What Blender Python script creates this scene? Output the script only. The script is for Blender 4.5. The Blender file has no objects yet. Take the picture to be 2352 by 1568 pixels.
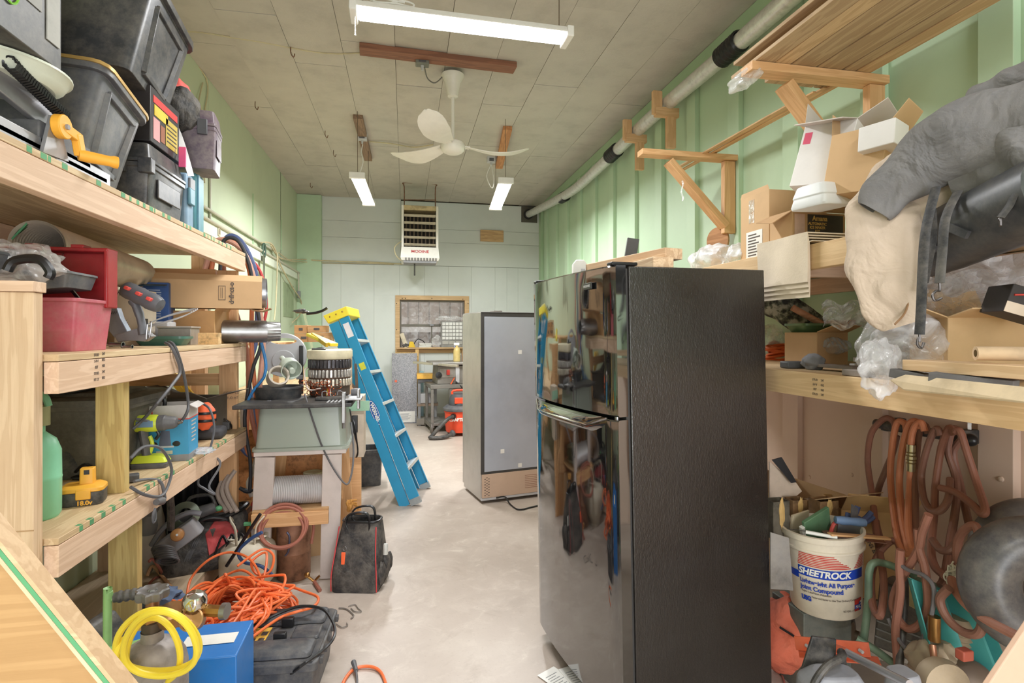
import bpy, bmesh, math, random
from mathutils import Vector, Matrix, Euler, noise
R = math.radians
C = bpy.context.scene.collection
sc = bpy.context.scene

# ---------------------------------------------------------------- camera, exposure
FPX, HOR, PSI, CAMZ = 1250.0, 765.0, math.atan(246 / 1250), 1.5
cd = bpy.data.cameras.new('camera')
cd.sensor_width = 36
cd.lens = FPX / 2352 * 36
cd.shift_y = -19 / 2352
cd.clip_start = 0.02
cam = bpy.data.objects.new('camera', cd)
C.objects.link(cam)
cam.location = (0, 0, CAMZ)
cam.rotation_euler = (R(90), 0, -PSI)
sc.camera = cam
sc.view_settings.view_transform = 'Standard'
sc.view_settings.look = 'None'
sc.view_settings.gamma = 1
sc.view_settings.use_curve_mapping = False
sc.view_settings.exposure = 0.4
w = bpy.data.worlds.new('world')
sc.world = w
w.use_nodes = True
w.node_tree.nodes['Background'].inputs[0].default_value = (1, .97, .93, 1)
w.node_tree.nodes['Background'].inputs[1].default_value = 1.3
LIGHT_W = 45.0          # watts of one shop light
# room
BY, LX, RX, CZ, RY = 9.6, -1.75, 2.43, 3.82, -2.6      # back wall, left, right, ceiling, rear wall

_f = Vector((math.sin(PSI), math.cos(PSI), 0)); _r = Vector((math.cos(PSI), -math.sin(PSI), 0))
def ray(u, v): return _f + _r * ((u - 1176) / FPX) + Vector((0, 0, (HOR - v) / FPX))
def P(u, v, d): return Vector((0, 0, CAMZ)) + ray(u, v) * d
def PX(u, v, X): q = ray(u, v); return Vector((0, 0, CAMZ)) + q * (X / q.x)
def PY(u, v, Y): q = ray(u, v); return Vector((0, 0, CAMZ)) + q * (Y / q.y)
def PZ(u, v, Z): q = ray(u, v); return Vector((0, 0, CAMZ)) + q * ((Z - CAMZ) / q.z)

# ---------------------------------------------------------------- materials
_m = {}
def _nt(name):
    m = bpy.data.materials.new(name); m.use_nodes = True
    nt = m.node_tree; return m, nt, nt.nodes['Principled BSDF']
def srgb(c): return tuple((x / 12.92 if x <= .04045 else ((x + .055) / 1.055) ** 2.4) for x in c)
def col(*c):
    return srgb([x / 255 for x in c]) + (1,)
def coords(nt, scale=(1, 1, 1), rnd=True):
    tc = nt.nodes.new('ShaderNodeTexCoord'); mp = nt.nodes.new('ShaderNodeMapping')
    mp.inputs['Scale'].default_value = scale
    nt.links.new(tc.outputs['Object'], mp.inputs[0])
    if rnd:
        oi = nt.nodes.new('ShaderNodeObjectInfo'); ml = nt.nodes.new('ShaderNodeMath'); ml.operation = 'MULTIPLY'; ml.inputs[1].default_value = 37
        nt.links.new(oi.outputs['Random'], ml.inputs[0]); nt.links.new(ml.outputs[0], mp.inputs['Location'])
    return mp.outputs[0]
def nz(nt, vec, scale, detail=4, rough=.6, dist=0):
    n = nt.nodes.new('ShaderNodeTexNoise'); n.inputs['Scale'].default_value = scale
    n.inputs['Detail'].default_value = detail; n.inputs['Roughness'].default_value = rough; n.inputs['Distortion'].default_value = dist
    nt.links.new(vec, n.inputs['Vector']); return n.outputs['Fac']
def ramp(nt, fac, stops):
    r = nt.nodes.new('ShaderNodeValToRGB'); e = r.color_ramp.elements
    while len(e) < len(stops): e.new(.5)
    for k, (p, c) in enumerate(stops): e[k].position = p; e[k].color = c
    nt.links.new(fac, r.inputs[0]); return r.outputs[0]
def mixc(nt, fac, a, b, mode='MIX'):
    x = nt.nodes.new('ShaderNodeMix'); x.data_type = 'RGBA'; x.blend_type = mode
    for s, v in ((0, fac), (6, a), (7, b)):
        if isinstance(v, (int, float, tuple)): x.inputs[s].default_value = v
        else: nt.links.new(v, x.inputs[s])
    return x.outputs[2]
def bump(nt, h, strength, dist, bs):
    b = nt.nodes.new('ShaderNodeBump'); b.inputs['Strength'].default_value = strength; b.inputs['Distance'].default_value = dist
    nt.links.new(h, b.inputs['Height']); nt.links.new(b.outputs[0], bs.inputs['Normal'])
def M(c, rough=.6, metal=0, var=.12, sc_=6, bmp=.15, dust=0, key=None, alpha=1, trans=0, coat=0, fine=60):
    k = key or (c, rough, metal, var, sc_, bmp, dust, alpha, trans, coat)
    if k in _m: return _m[k]
    m, nt, bs = _nt('mat_%d' % len(_m)); v = coords(nt)
    base = col(*c); n = nz(nt, v, sc_, 5, .65)
    dk = tuple(x * (1 - var * 2) for x in base[:3]) + (1,); lt = tuple(min(1, x * (1 + var) + var * .02) for x in base[:3]) + (1,)
    o = ramp(nt, n, [(.3, dk), (.5, base), (.75, lt)])
    if dust:
        n2 = nz(nt, v, sc_ * 2.3, 8, .75); o = mixc(nt, ramp(nt, n2, [(.4, (0, 0, 0, 1)), (.75, (dust, dust, dust, 1))]), o, col(176, 166, 152))
    nt.links.new(o, bs.inputs['Base Color'])
    bs.inputs['Roughness'].default_value = rough; bs.inputs['Metallic'].default_value = metal
    bs.inputs['Alpha'].default_value = alpha; bs.inputs['Transmission Weight'].default_value = trans; bs.inputs['Coat Weight'].default_value = coat
    if bmp: bump(nt, nz(nt, v, fine, 3), bmp, .002, bs)
    _m[k] = m; return m
def wood(c=(230, 198, 170), dark=(206, 168, 136), key=None, ax=0, knots=True, rough=.62):
    k = ('w', c, dark, ax, knots)
    if k in _m: return _m[k]
    m, nt, bs = _nt('wood_%d' % len(_m))
    s = [9, 9, 9]; s[ax] = .7
    v = coords(nt, tuple(s)); v2 = coords(nt, tuple(x * (3.2 if i != ax else 2) for i, x in enumerate(s)))
    g = nz(nt, v, 1.6, 3, .55, .5); wv = nt.nodes.new('ShaderNodeMath'); wv.operation = 'SINE'
    mu = nt.nodes.new('ShaderNodeMath'); mu.operation = 'MULTIPLY'; mu.inputs[1].default_value = 34
    nt.links.new(g, mu.inputs[0]); nt.links.new(mu.outputs[0], wv.inputs[0])
    a = ramp(nt, wv.outputs[0], [(0, col(*dark)), (.35, col(*c)), (1, col(*[min(255, x + 8) for x in c]))])
    f = nz(nt, v2, 5, 4, .6)
    lo = nz(nt, coords(nt), 1.7, 2)
    o = mixc(nt, .4, col(*c), a)
    o = mixc(nt, ramp(nt, f, [(.35, (.28, .28, .28, 1)), (.6, (0, 0, 0, 1))]), o, col(*dark))
    o = mixc(nt, ramp(nt, lo, [(.4, (0, 0, 0, 1)), (.7, (.35, .35, .35, 1))]), o, col(*[int(x * .93) for x in c]))
    if knots:
        vo = nt.nodes.new('ShaderNodeTexVoronoi'); vo.inputs['Scale'].default_value = 1
        sv = [4.5, 4.5, 4.5]; sv[ax] = 1.6
        nt.links.new(coords(nt, tuple(sv)), vo.inputs['Vector'])
        o = mixc(nt, ramp(nt, vo.outputs['Distance'], [(.045, (.75, .75, .75, 1)), (.11, (0, 0, 0, 1))]), o, col(140, 92, 60))
    nt.links.new(o, bs.inputs['Base Color']); bs.inputs['Roughness'].default_value = rough
    bump(nt, f, .2, .002, bs)
    _m[k] = m; return m
def emis(c, s):
    k = ('e', c, s)
    if k in _m: return _m[k]
    m, nt, bs = _nt('lamp'); bs.inputs['Base Color'].default_value = col(*c)
    bs.inputs['Emission Color'].default_value = col(*c); bs.inputs['Emission Strength'].default_value = s
    _m[k] = m; return m
def film(tint=(240, 240, 245), dens=.35, rough=.12, key='film'):
    """thin clear crinkled plastic: mixes clear with glossy and milky white"""
    k = (key, tint, dens)
    if k in _m: return _m[k]
    m, nt, bs = _nt('plastic_film'); v = coords(nt)
    n = nz(nt, v, 9, 4, .55, 1.2)
    bs.inputs['Base Color'].default_value = col(*tint); bs.inputs['Roughness'].default_value = rough
    a = ramp(nt, n, [(.38, (dens * .3,) * 3 + (1,)), (.68, (min(1, dens * 1.35),) * 3 + (1,))])
    nt.links.new(a, bs.inputs['Alpha']); bs.inputs['Specular IOR Level'].default_value = .9
    bump(nt, n, .6, .01, bs)
    _m[k] = m; return m
def cloth(c, rough=.88, wr=.5, dust=0, sc_=7):
    k = ('cl', c, wr, dust)
    if k in _m: return _m[k]
    m, nt, bs = _nt('cloth_%d' % len(_m)); v = coords(nt)
    n = nz(nt, v, sc_, 3, .5, 1.4); f = nz(nt, v, 220, 2)
    b = col(*c); o = ramp(nt, nz(nt, v, 4, 5), [(.3, tuple(x * .8 for x in b[:3]) + (1,)), (.7, b)])
    if dust: o = mixc(nt, ramp(nt, nz(nt, v, 9, 8, .75), [(.4, (0, 0, 0, 1)), (.75, (dust, dust, dust, 1))]), o, col(176, 166, 152))
    nt.links.new(o, bs.inputs['Base Color']); bs.inputs['Roughness'].default_value = rough
    mx = nt.nodes.new('ShaderNodeMath'); mx.operation = 'MULTIPLY_ADD'; mx.inputs[1].default_value = .04; nt.links.new(f, mx.inputs[0]); nt.links.new(n, mx.inputs[2])
    bump(nt, mx.outputs[0], wr, .05, bs); _m[k] = m; return m
BLK = M((48, 48, 50), .5, var=.15, dust=.35); BLKS = M((30, 30, 32), .35, var=.1); RUB = M((42, 42, 44), .65, var=.15, dust=.3)
DGREY = M((84, 85, 90), .5, var=.12, dust=.25); GREY = M((140, 141, 145), .5, var=.1, dust=.2); LGREY = M((190, 190, 192), .5, var=.08, dust=.1)
WHITE = M((236, 234, 228), .45, var=.04, dust=.08); STEEL = M((150, 150, 152), .35, 1, var=.1); CHROME = M((215, 215, 215), .12, 1, var=.03)
GALV = M((165, 165, 166), .34, .9, var=.22, sc_=9); BRASS = M((172, 130, 78), .35, 1, var=.15); CARD = M((206, 170, 128), .8, var=.06, sc_=3, fine=30)
CARDIN = M((184, 148, 108), .85, var=.08); RUST = M((128, 92, 70), .7, .3, var=.3, sc_=14); ORANGE = M((238, 112, 58), .5, var=.1, dust=.12)
PINE = wood(); PINEY = wood(ax=1); PINEZ = wood(ax=2); AMB = wood((226, 180, 130), (198, 144, 94)); AMBY = wood((226, 180, 130), (198, 144, 94), ax=1)
TREAT = wood((206, 180, 116), (160, 126, 70), ax=2); PLYE = wood((222, 196, 156), (176, 138, 96), ax=1, knots=False)

# ---------------------------------------------------------------- geometry builder
def basis(d):
    d = d.normalized(); a = Vector((0, 0, 1)) if abs(d.z) < .95 else Vector((1, 0, 0))
    x = a.cross(d).normalized(); return x, d.cross(x)
def smooth_path(pts, n=5, closed=False):
    pts = [Vector(p) for p in pts]
    if len(pts) < 3 or n < 2: return pts
    out = []; L = len(pts)
    for i in range(L if closed else L - 1):
        g = (lambda k: pts[k % L]) if closed else (lambda k: pts[max(0, min(L - 1, k))])
        a, b, c, d = g(i - 1), g(i), g(i + 1), g(i + 2)
        for j in range(n):
            t = j / n
            out.append(.5 * ((2 * b) + (c - a) * t + (2 * a - 5 * b + 4 * c - d) * t * t + (3 * b - a - 3 * c + d) * t ** 3))
    if not closed: out.append(pts[-1])
    return out
def rrect(w, d, r=.02, n=3, cx=0, cy=0):
    o = []
    for (sx, sy, a0) in ((1, 1, 0), (-1, 1, 90), (-1, -1, 180), (1, -1, 270)):
        for k in range(n + 1):
            a = R(a0 + 90 * k / n); o.append((cx + sx * (w / 2 - r) + r * math.cos(a), cy + sy * (d / 2 - r) + r * math.sin(a)))
    return o
class MB:
    def __init__(s): s.bm = bmesh.new()
    def ring(s, vs): return [s.bm.verts.new(v) for v in vs]
    def bridge(s, a, b):
        n = len(a)
        for i in range(n):
            try: s.bm.faces.new((a[i], a[(i + 1) % n], b[(i + 1) % n], b[i]))
            except ValueError: pass
    def cap(s, a, flip=False):
        try: s.bm.faces.new(a[::-1] if flip else a)
        except ValueError: pass
    def loft(s, rings, caps=(True, True), closed=False):
        rs = [s.ring(r) for r in rings]
        for a, b in zip(rs, rs[1:]): s.bridge(a, b)
        if closed: s.bridge(rs[-1], rs[0])
        else:
            if caps[0]: s.cap(rs[0], True)
            if caps[1]: s.cap(rs[-1])
        return s
    def box(s, x0, x1, y0, y1, z0, z1, m=None, top=None):
        """top=(sx,sy) scales the top face (taper)"""
        cx, cy = (x0 + x1) / 2, (y0 + y1) / 2; tx, ty = top or (1, 1)
        a = [(x0, y0, z0), (x1, y0, z0), (x1, y1, z0), (x0, y1, z0)]
        b = [(cx + (x - cx) * tx, cy + (y - cy) * ty, z1) for x, y, _ in a]
        if m: a = [m @ Vector(v) for v in a]; b = [m @ Vector(v) for v in b]
        return s.loft([a, b])
    def bar(s, p0, p1, w, t, up=(0, 0, 1)):
        """board from p0 to p1, width w across, thickness t along up"""
        p0, p1 = Vector(p0), Vector(p1); d = (p1 - p0).normalized(); x = Vector(up).cross(d).normalized(); y = d.cross(x)
        g = lambda p: [p + x * a * w / 2 + y * b * t / 2 for a, b in ((-1, -1), (1, -1), (1, 1), (-1, 1))]
        return s.loft([g(p0), g(p1)])
    def cyl(s, p0, p1, r0, r1=None, n=16, caps=(True, True)):
        p0, p1 = Vector(p0), Vector(p1); x, y = basis(p1 - p0); r1 = r0 if r1 is None else r1
        g = lambda p, r: [p + (x * math.cos(2 * math.pi * k / n) + y * math.sin(2 * math.pi * k / n)) * r for k in range(n)]
        return s.loft([g(p0, r0), g(p1, r1)], caps)
    def lathe(s, prof, o=(0, 0, 0), ax=(0, 0, 1), n=24, caps=(False, False)):
        o = Vector(o); ax = Vector(ax).normalized(); x, y = basis(ax)
        return s.loft([[o + ax * z + (x * math.cos(2 * math.pi * k / n) + y * math.sin(2 * math.pi * k / n)) * max(r, .0004) for k in range(n)] for r, z in prof], (True, True) if caps is True else caps)
    def tube(s, pts, r, n=8, sm=5, closed=False, radii=None, flat=None):
        pts = smooth_path(pts, sm, closed); m = len(pts); rings = []; x = None
        for i, p in enumerate(pts):
            a = pts[(i - 1) % m] if closed or i else p; b = pts[(i + 1) % m] if closed or i < m - 1 else p
            d = (b - a); d = d.normalized() if d.length > 1e-9 else Vector((0, 0, 1))
            if x is None: x, _ = basis(d)
            x = x - d * x.dot(d); x = x.normalized() if x.length > 1e-6 else basis(d)[0]
            y = d.cross(x); rr = r if radii is None else radii[min(len(radii) - 1, int(i / max(1, m - 1) * (len(radii) - 1) + .5))]
            fy = flat or 1
            rings.append([p + x * rr * math.cos(2 * math.pi * k / n) + y * rr * fy * math.sin(2 * math.pi * k / n) for k in range(n)])
        return s.loft(rings, (not closed, not closed), closed)
    def prism(s, poly, z0, z1, m=None):
        g = lambda z: [(m @ Vector((x, y, z)) if m else Vector((x, y, z))) for x, y in poly]
        return s.loft([g(z0), g(z1)])
    def grid(s, f, nu, nv, thick=0):
        vs = [[s.bm.verts.new(f(i / nu, j / nv)) for j in range(nv + 1)] for i in range(nu + 1)]
        for i in range(nu):
            for j in range(nv): s.bm.faces.new((vs[i][j], vs[i + 1][j], vs[i + 1][j + 1], vs[i][j + 1]))
        if thick:
            s.bm.normal_update()
            fs = list(s.bm.faces)
            r = bmesh.ops.solidify(s.bm, geom=fs, thickness=thick)
        return s
    def ell(s, c, r, m=None, seed=None, amp=0, fr=2, sub=4):
        q = bmesh.ops.create_icosphere(s.bm, subdivisions=sub, radius=1)['verts']; c = Vector(c)
        for v in q:
            p = v.co.copy()
            if amp: p *= 1 + amp * noise.noise(p * fr + Vector((seed or 0, 0, 0)) * 7.3) + amp * .25 * noise.noise(p * fr * 2.3 + Vector((0, (seed or 0) * 3, 1)))
            p = Vector((p.x * r[0], p.y * r[1], p.z * r[2]))
            if m: p = m @ p
            v.co = p + c
        return s
    def tray(s, w, d, h, w2=None, d2=None, t=.004, r=.02, rim=.01, z0=0, floor=True, lip=.012):
        """hollow container: base w x d, top w2 x d2"""
        w2 = w2 or w; d2 = d2 or d; L = lambda W, D, z, rr: [Vector((x, y, z)) for x, y in rrect(W, D, max(.002, rr), 3)]
        z1 = z0 + h
        s.loft([L(w, d, z0, r), L(w2, d2, z1 - lip, r), L(w2 + 2 * rim, d2 + 2 * rim, z1 - lip, r + rim), L(w2 + 2 * rim, d2 + 2 * rim, z1, r + rim),
                L(w2 - 2 * t, d2 - 2 * t, z1, r), L(w - 2 * t, d - 2 * t, z0 + t, r)])
        return s
    def build(s, name, mat, parent=None, world=False, bev=0, smooth=None, seg=2, mat4=None):
        if mat4: s.bm.transform(mat4)
        if parent and world: s.bm.transform(parent.matrix_basis.inverted() if not parent.parent else (parent.parent.matrix_basis @ parent.matrix_basis).inverted())
        bmesh.ops.recalc_face_normals(s.bm, faces=s.bm.faces)
        me = bpy.data.meshes.new(name); s.bm.to_mesh(me); s.bm.free()
        if smooth is None: smooth = 35
        if smooth:
            for p in me.polygons: p.use_smooth = True
            me.set_sharp_from_angle(angle=R(smooth))
        if mat: me.materials.append(mat)
        o = bpy.data.objects.new(name, me); C.objects.link(o)
        if parent: o.parent = parent
        if bev:
            b = o.modifiers.new('bevel', 'BEVEL'); b.width = bev; b.segments = seg; b.limit_method = 'ANGLE'; b.angle_limit = R(40)
        return o
def thing(name, label, cat, loc=(0, 0, 0), rot=0, group=None):
    o = bpy.data.objects.new(name, None); C.objects.link(o); o.empty_display_size = .05
    o.location = loc; o.rotation_euler = rot if isinstance(rot, (tuple, Euler)) else (0, 0, rot)
    o.matrix_basis = Matrix.LocRotScale(Vector(loc), o.rotation_euler, None)
    return tag(o, label, cat, group)
def tag(o, label, cat, group=None):
    o['label'] = label; o['category'] = cat
    if group: o['group'] = group
    return o
def struct(o): o['kind'] = 'structure'; return o
def lab(o, s): o['label'] = s; return o
def text(s, size, parent, mat, loc, rot=(R(90), 0, 0), name='lettering', ext=.0006, world=False, sx=1, align='CENTER', bold=0):
    cu = bpy.data.curves.new('t', 'FONT'); cu.body = s; cu.size = size; cu.extrude = ext; cu.align_x = align; cu.align_y = 'CENTER'; cu.offset = bold
    o = bpy.data.objects.new('t', cu); C.objects.link(o); bpy.context.view_layer.update()
    me = bpy.data.meshes.new_from_object(o.evaluated_get(bpy.context.evaluated_depsgraph_get()))
    bpy.data.objects.remove(o); me.materials.clear(); me.materials.append(mat)
    me.transform(Matrix.Diagonal((sx, 1, 1, 1)))
    n = bpy.data.objects.new(name, me); C.objects.link(n); n.parent = parent
    if isinstance(loc, Matrix): n.matrix_basis = loc
    elif isinstance(rot, Matrix): n.matrix_basis = rot
    else: n.location = loc; n.rotation_euler = rot
    return n
def facing(p0, p1, up=(0, 0, 1)):
    """matrix at p0, x axis to p1, z axis as near up as possible"""
    x = (Vector(p1) - Vector(p0)).normalized(); z = Vector(up); z = (z - x * z.dot(x)).normalized(); y = z.cross(x)
    m = Matrix((x, y, z)).transposed().to_4x4(); m.translation = Vector(p0); return m
def thing_m(name, label, cat, m, group=None):
    o = thing(name, label, cat, m.to_translation(), 0, group); o.rotation_euler = m.to_euler(); o.matrix_basis = m.copy(); return o
def board(name, p0, p1, w, t, parent=None, mat=None, up=(0, 0, 1), bev=.002):
    """a board as an object of its own with local frame along its length"""
    p0, p1 = Vector(p0), Vector(p1); m = facing((p0 + p1) / 2, p1, up); L = (p1 - p0).length
    o = MB().box(-L / 2, L / 2, -w / 2, w / 2, -t / 2, t / 2).build(name, mat or PINE, None, bev=bev)
    if parent:
        o.parent = parent; pm = parent.matrix_basis if not parent.parent else parent.parent.matrix_basis @ parent.matrix_basis
        m = pm.inverted() @ m
    o.matrix_basis = m
    return o
def cord(name, pts, r, mat, parent=None, sm=6, n=8, label=None, cat='cord', group=None):
    o = MB().tube(pts, r, n, sm).build(name, mat, parent, world=bool(parent))
    if label: tag(o, label, cat, group)
    return o
def sheet_img_lines(parent, w, h, n, mat, m, name='print'):
    b = MB(); random.seed(n)
    for i in range(n):
        z = h / 2 - (i + .5) * h / n; L = w * random.uniform(.6, 1)
        b.box(-w / 2, -w / 2 + L, -.0005, .0005, z - h / n * .2, z + h / n * .2, m=m)
    return b.build(name, mat, parent, smooth=0)
def carton(label, loc, rz, w, d, h, flaps=(), mat=None, cat='box', rot=None, group=None, name='cardboard_box', t=.004, inner=None, flen=None):
    """open cardboard box; flaps = {side: angle from horizontal outwards}; sides 'x+','x-','y+','y-'"""
    o = thing(name, label, cat, loc, rot or rz, group); m = mat or CARD
    MB().tray(w, d, h, t=t, r=.003, rim=0, lip=.001).build('body', m, o, smooth=0)
    fl = flen or min(w, d) / 2
    for side, ang in dict(flaps).items():
        a = R(ang); b = MB()
        if side[0] == 'x':
            s = 1 if side[1] == '+' else -1
            b.loft([[(s * w / 2, -d / 2, h), (s * w / 2, d / 2, h), (s * w / 2, d / 2, h + t), (s * w / 2, -d / 2, h + t)],
                    [(s * (w / 2 + fl * math.cos(a)), -d / 2 + .01, h + fl * math.sin(a)), (s * (w / 2 + fl * math.cos(a)), d / 2 - .01, h + fl * math.sin(a)),
                     (s * (w / 2 + fl * math.cos(a)), d / 2 - .01, h + t + fl * math.sin(a)), (s * (w / 2 + fl * math.cos(a)), -d / 2 + .01, h + t + fl * math.sin(a))]])
        else:
            s = 1 if side[1] == '+' else -1
            b.loft([[(-w / 2, s * d / 2, h), (w / 2, s * d / 2, h), (w / 2, s * d / 2, h + t), (-w / 2, s * d / 2, h + t)],
                    [(-w / 2 + .01, s * (d / 2 + fl * math.cos(a)), h + fl * math.sin(a)), (w / 2 - .01, s * (d / 2 + fl * math.cos(a)), h + fl * math.sin(a)),
                     (w / 2 - .01, s * (d / 2 + fl * math.cos(a)), h + t + fl * math.sin(a)), (-w / 2 + .01, s * (d / 2 + fl * math.cos(a)), h + t + fl * math.sin(a))]])
        b.build('flap', m, o, smooth=0)
    return o
def closed_box(name, label, cat, loc, rot, w, d, h, mat, bev=.003, part='body', group=None):
    o = thing(name, label, cat, loc, rot, group)
    MB().box(-w / 2, w / 2, -d / 2, d / 2, 0, h).build(part, mat, o, bev=bev); return o
# ================================================================ SETTING
MINT = M((186, 210, 178), .55, var=.035, sc_=1.5, bmp=.25, fine=25)
MINTD = M((172, 198, 162), .55, var=.04, sc_=2, bmp=.25, fine=25)
BACKG = M((214, 219, 215), .55, var=.03, sc_=1.4, bmp=.2, fine=20)
LWALL = M((196, 208, 178), .6, var=.035, sc_=1.2, bmp=.25, fine=20)
BEIGE = M((214, 188, 168), .65, var=.035, sc_=1.5, bmp=.2, fine=20)
CEILM = M((192, 185, 174), .85, var=.07, sc_=3.5, bmp=.8, fine=45)
DARKGAP = M((70, 62, 50), .9)
# concrete floor
def concrete():
    m, nt, bs = _nt('concrete'); v = coords(nt, rnd=False)
    a = nz(nt, v, 1.1, 6, .6); b = nz(nt, v, 7, 8, .7, .6); c = nz(nt, v, 60, 4, .7)
    o = ramp(nt, a, [(.3, col(168, 154, 142)), (.5, col(186, 172, 160)), (.72, col(200, 188, 176))])
    o = mixc(nt, ramp(nt, b, [(.5, (0, 0, 0, 1)), (.62, (.25, .25, .25, 1)), (.68, (.7, .7, .7, 1))]), o, col(214, 203, 190))
    o = mixc(nt, ramp(nt, nz(nt, v, 2.4, 7, .72, 1), [(.56, (0, 0, 0, 1)), (.72, (.5, .5, .5, 1))]), o, col(150, 132, 118))
    o = mixc(nt, ramp(nt, c, [(.3, (.3, .3, .3, 1)), (.42, (0, 0, 0, 1))]), o, col(148, 132, 118))
    nt.links.new(o, bs.inputs['Base Color']); bs.inputs['Roughness'].default_value = .42
    bump(nt, b, .15, .004, bs); return m
struct(MB().box(LX - .2, RX + .2, RY - .2, BY + .2, -.15, 0).build('floor', concrete(), smooth=0))
# ceiling slab with fibreboard tiles fixed to it
ce = struct(MB().box(LX - .2, RX + .2, RY - .2, BY + .2, CZ, CZ + .1).build('ceiling', DARKGAP, smooth=0))
random.seed(4)
tm = {}
cw, cl = .418, 1.22
for i in range(10):
    y = RY - (i * 7 % 5) * .26
    while y < BY:
        y0, y1 = max(y, RY), min(y + cl, BY - .006); y += cl
        if y1 - y0 < .1: continue
        L = round(y1 - y0, 2)
        if L not in tm:
            b = MB().box(-cw / 2 + .0015, cw / 2 - .0015, -L / 2 + .0015, L / 2 - .0015, -.016, 0)
            q = b.build('tile', CEILM, None, smooth=0); tm[L] = q.data; o = q
        else:
            o = bpy.data.objects.new('tile', tm[L]); C.objects.link(o)
        o.parent = ce; o.location = (LX + cw * (i + .5), (y0 + y1) / 2, CZ + random.uniform(-.004, .003))
        o.rotation_euler = (random.uniform(-.002, .002), random.uniform(-.007, .007), 0)
# left wall with tall boards
lw = struct(MB().box(LX - .2, LX - .02, RY, BY, 0, CZ).build('wall_left', DARKGAP, smooth=0))
py = RY
yj = [RY, -1.4, -.2, 1.02, 2.24, PX(479, 480, LX).y, PX(580, 480, LX).y, PX(645, 560, LX).y, 8.3, BY]
for a, b_ in zip(yj, yj[1:]):
    MB().box(LX - .02, LX, a + .003, b_ - .003, .003, CZ - .004).build('panel', LWALL, lw, bev=.002)
for u, v0, v1 in ((580, 445, 590), (645, 505, 575)):                      # open dark cracks between boards
    p = PX(u, v0, LX); q = PX(u, v1, LX)
    MB().box(LX, LX + .012, p.y - .012, p.y + .012, q.z, p.z).build('batten', MINTD, lw)
zb0, zb1 = PX(476, 541, LX).z, PX(476, 511, LX).z
bd = MB().box(LX, LX + .035, 1.2, PX(695, 640, LX).y, zb0, zb1).build('rail_board', M((222, 230, 212), .5, var=.02), lw, bev=.002)
# back wall: long vertical boards below the seam, horizontal above
bw = struct(MB().box(LX - .2, RX + .2, BY + .02, BY + .2, 0, CZ).build('wall_back', DARKGAP, smooth=0))
bpy.data.objects.remove(bw)
wx0, wx1 = PY(908, 740, BY).x, PY(1077, 740, BY).x; wz0, wz1 = PY(915, 808, BY).z, PY(915, 678, BY).z
bb = MB()
for (x0, x1, z0, z1) in ((LX - .2, wx0 + .05, 0, CZ), (wx1 - .05, RX + .2, 0, CZ), (wx0 + .05, wx1 - .05, 0, wz0 + .05), (wx0 + .05, wx1 - .05, wz1 - .05, CZ)):
    bb.box(x0, x1, BY + .02, BY + .14, z0, z1)
bw = struct(bb.build('wall_back', DARKGAP, smooth=0))
zs = PY(900, 608, BY).z
chx = PY(740, 600, BY).x
xs = [LX, chx] + [PY(u, 700, BY).x for u in (783, 804 + 55, 918, 975, 1030, 1083, 1137, 1164, 1190)] + [RX]
xs = sorted(xs)
for a, b_ in zip(xs, xs[1:]):
    segs = [(0.002, zs - .004)]
    if a < wx1 and b_ > wx0:
        segs = [(0.002, wz0), (wz1, zs - .004)]
        if a < wx0: MB().box(a + .001, wx0, BY, BY + .02, wz0, wz1).build('panel', BACKG, bw, smooth=0)
        if b_ > wx1: MB().box(wx1, b_ - .001, BY, BY + .02, wz0, wz1).build('panel', BACKG, bw, smooth=0)
    for z0, z1 in segs:
        MB().box(a + .0008, b_ - .0008, BY, BY + .02, z0, z1).build('panel', BACKG, bw, bev=.001, seg=1)
xm = PY(921, 520, BY).x
for (xa, xb, zz) in ((LX, xm, [zs, PY(800, 545, BY).z, PY(800, 507, BY).z, CZ - .01]), (xm, RX, [zs, PY(1100, 560, BY).z, PY(1100, 530, BY).z, CZ - .03])):
    for a, b_ in zip(zz, zz[1:]):
        MB().box(xa + .002, xb - .002, BY, BY + .02, a + .0015, b_ - .0015).build('panel', BACKG, bw, bev=.001, seg=1)
MB().box(LX, chx, BY - .1, BY, 0, CZ - .02).build('corner_box', MINT, bw, bev=.003)
MB().box(LX + .5, RX, BY - .012, BY, 0, .1).build('baseboard', M((176, 176, 168), .6), bw)
# right wall, green above and beige below, with flat studs
rw = struct(MB().box(RX, RX + .2, RY, BY, 0, 1.28).build('wall_right', BEIGE, smooth=0))
ru = struct(MB().box(RX, RX + .2, RY, BY, 1.28, CZ).build('wall_right', MINT, smooth=0))
for k in range(-7, 12):
    y = 2.36 + .61 * k
    if y < RY + .1 or y > BY - .1: continue
    MB().box(RX - .04, RX, y, y + .14, 0.002, 1.28).build('stud', BEIGE, rw, bev=.003)
    MB().box(RX - .04, RX, y, y + .14, 1.28, CZ - .14).build('stud', MINT, ru, bev=.003)
MB().box(RX - .045, RX, RY + .02, BY - .02, CZ - .14, CZ - .02).build('top_plate', MINTD, ru, bev=.003)
MB().box(RX - .045, RX, BY - .16, BY, 0, CZ - .14).build('stud', MINTD, ru, bev=.003)
for (u, v) in ((1957, 1090), (2300, 1100), (1860, 1095), (2215, 1040)):
    p = PX(u, v, RX - .04); MB().lathe([(.012, 0), (.01, .006), (.004, .009), (0, .009)], (RX - .0405, p.y, p.z), (-1, 0, 0), 10).build('nail_head', BEIGE, rw)
struct(MB().box(LX - .2, RX + .2, RY - .2, RY, 0, CZ).build('wall_rear', M((205, 200, 185), .6, var=.03), smooth=0))

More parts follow.
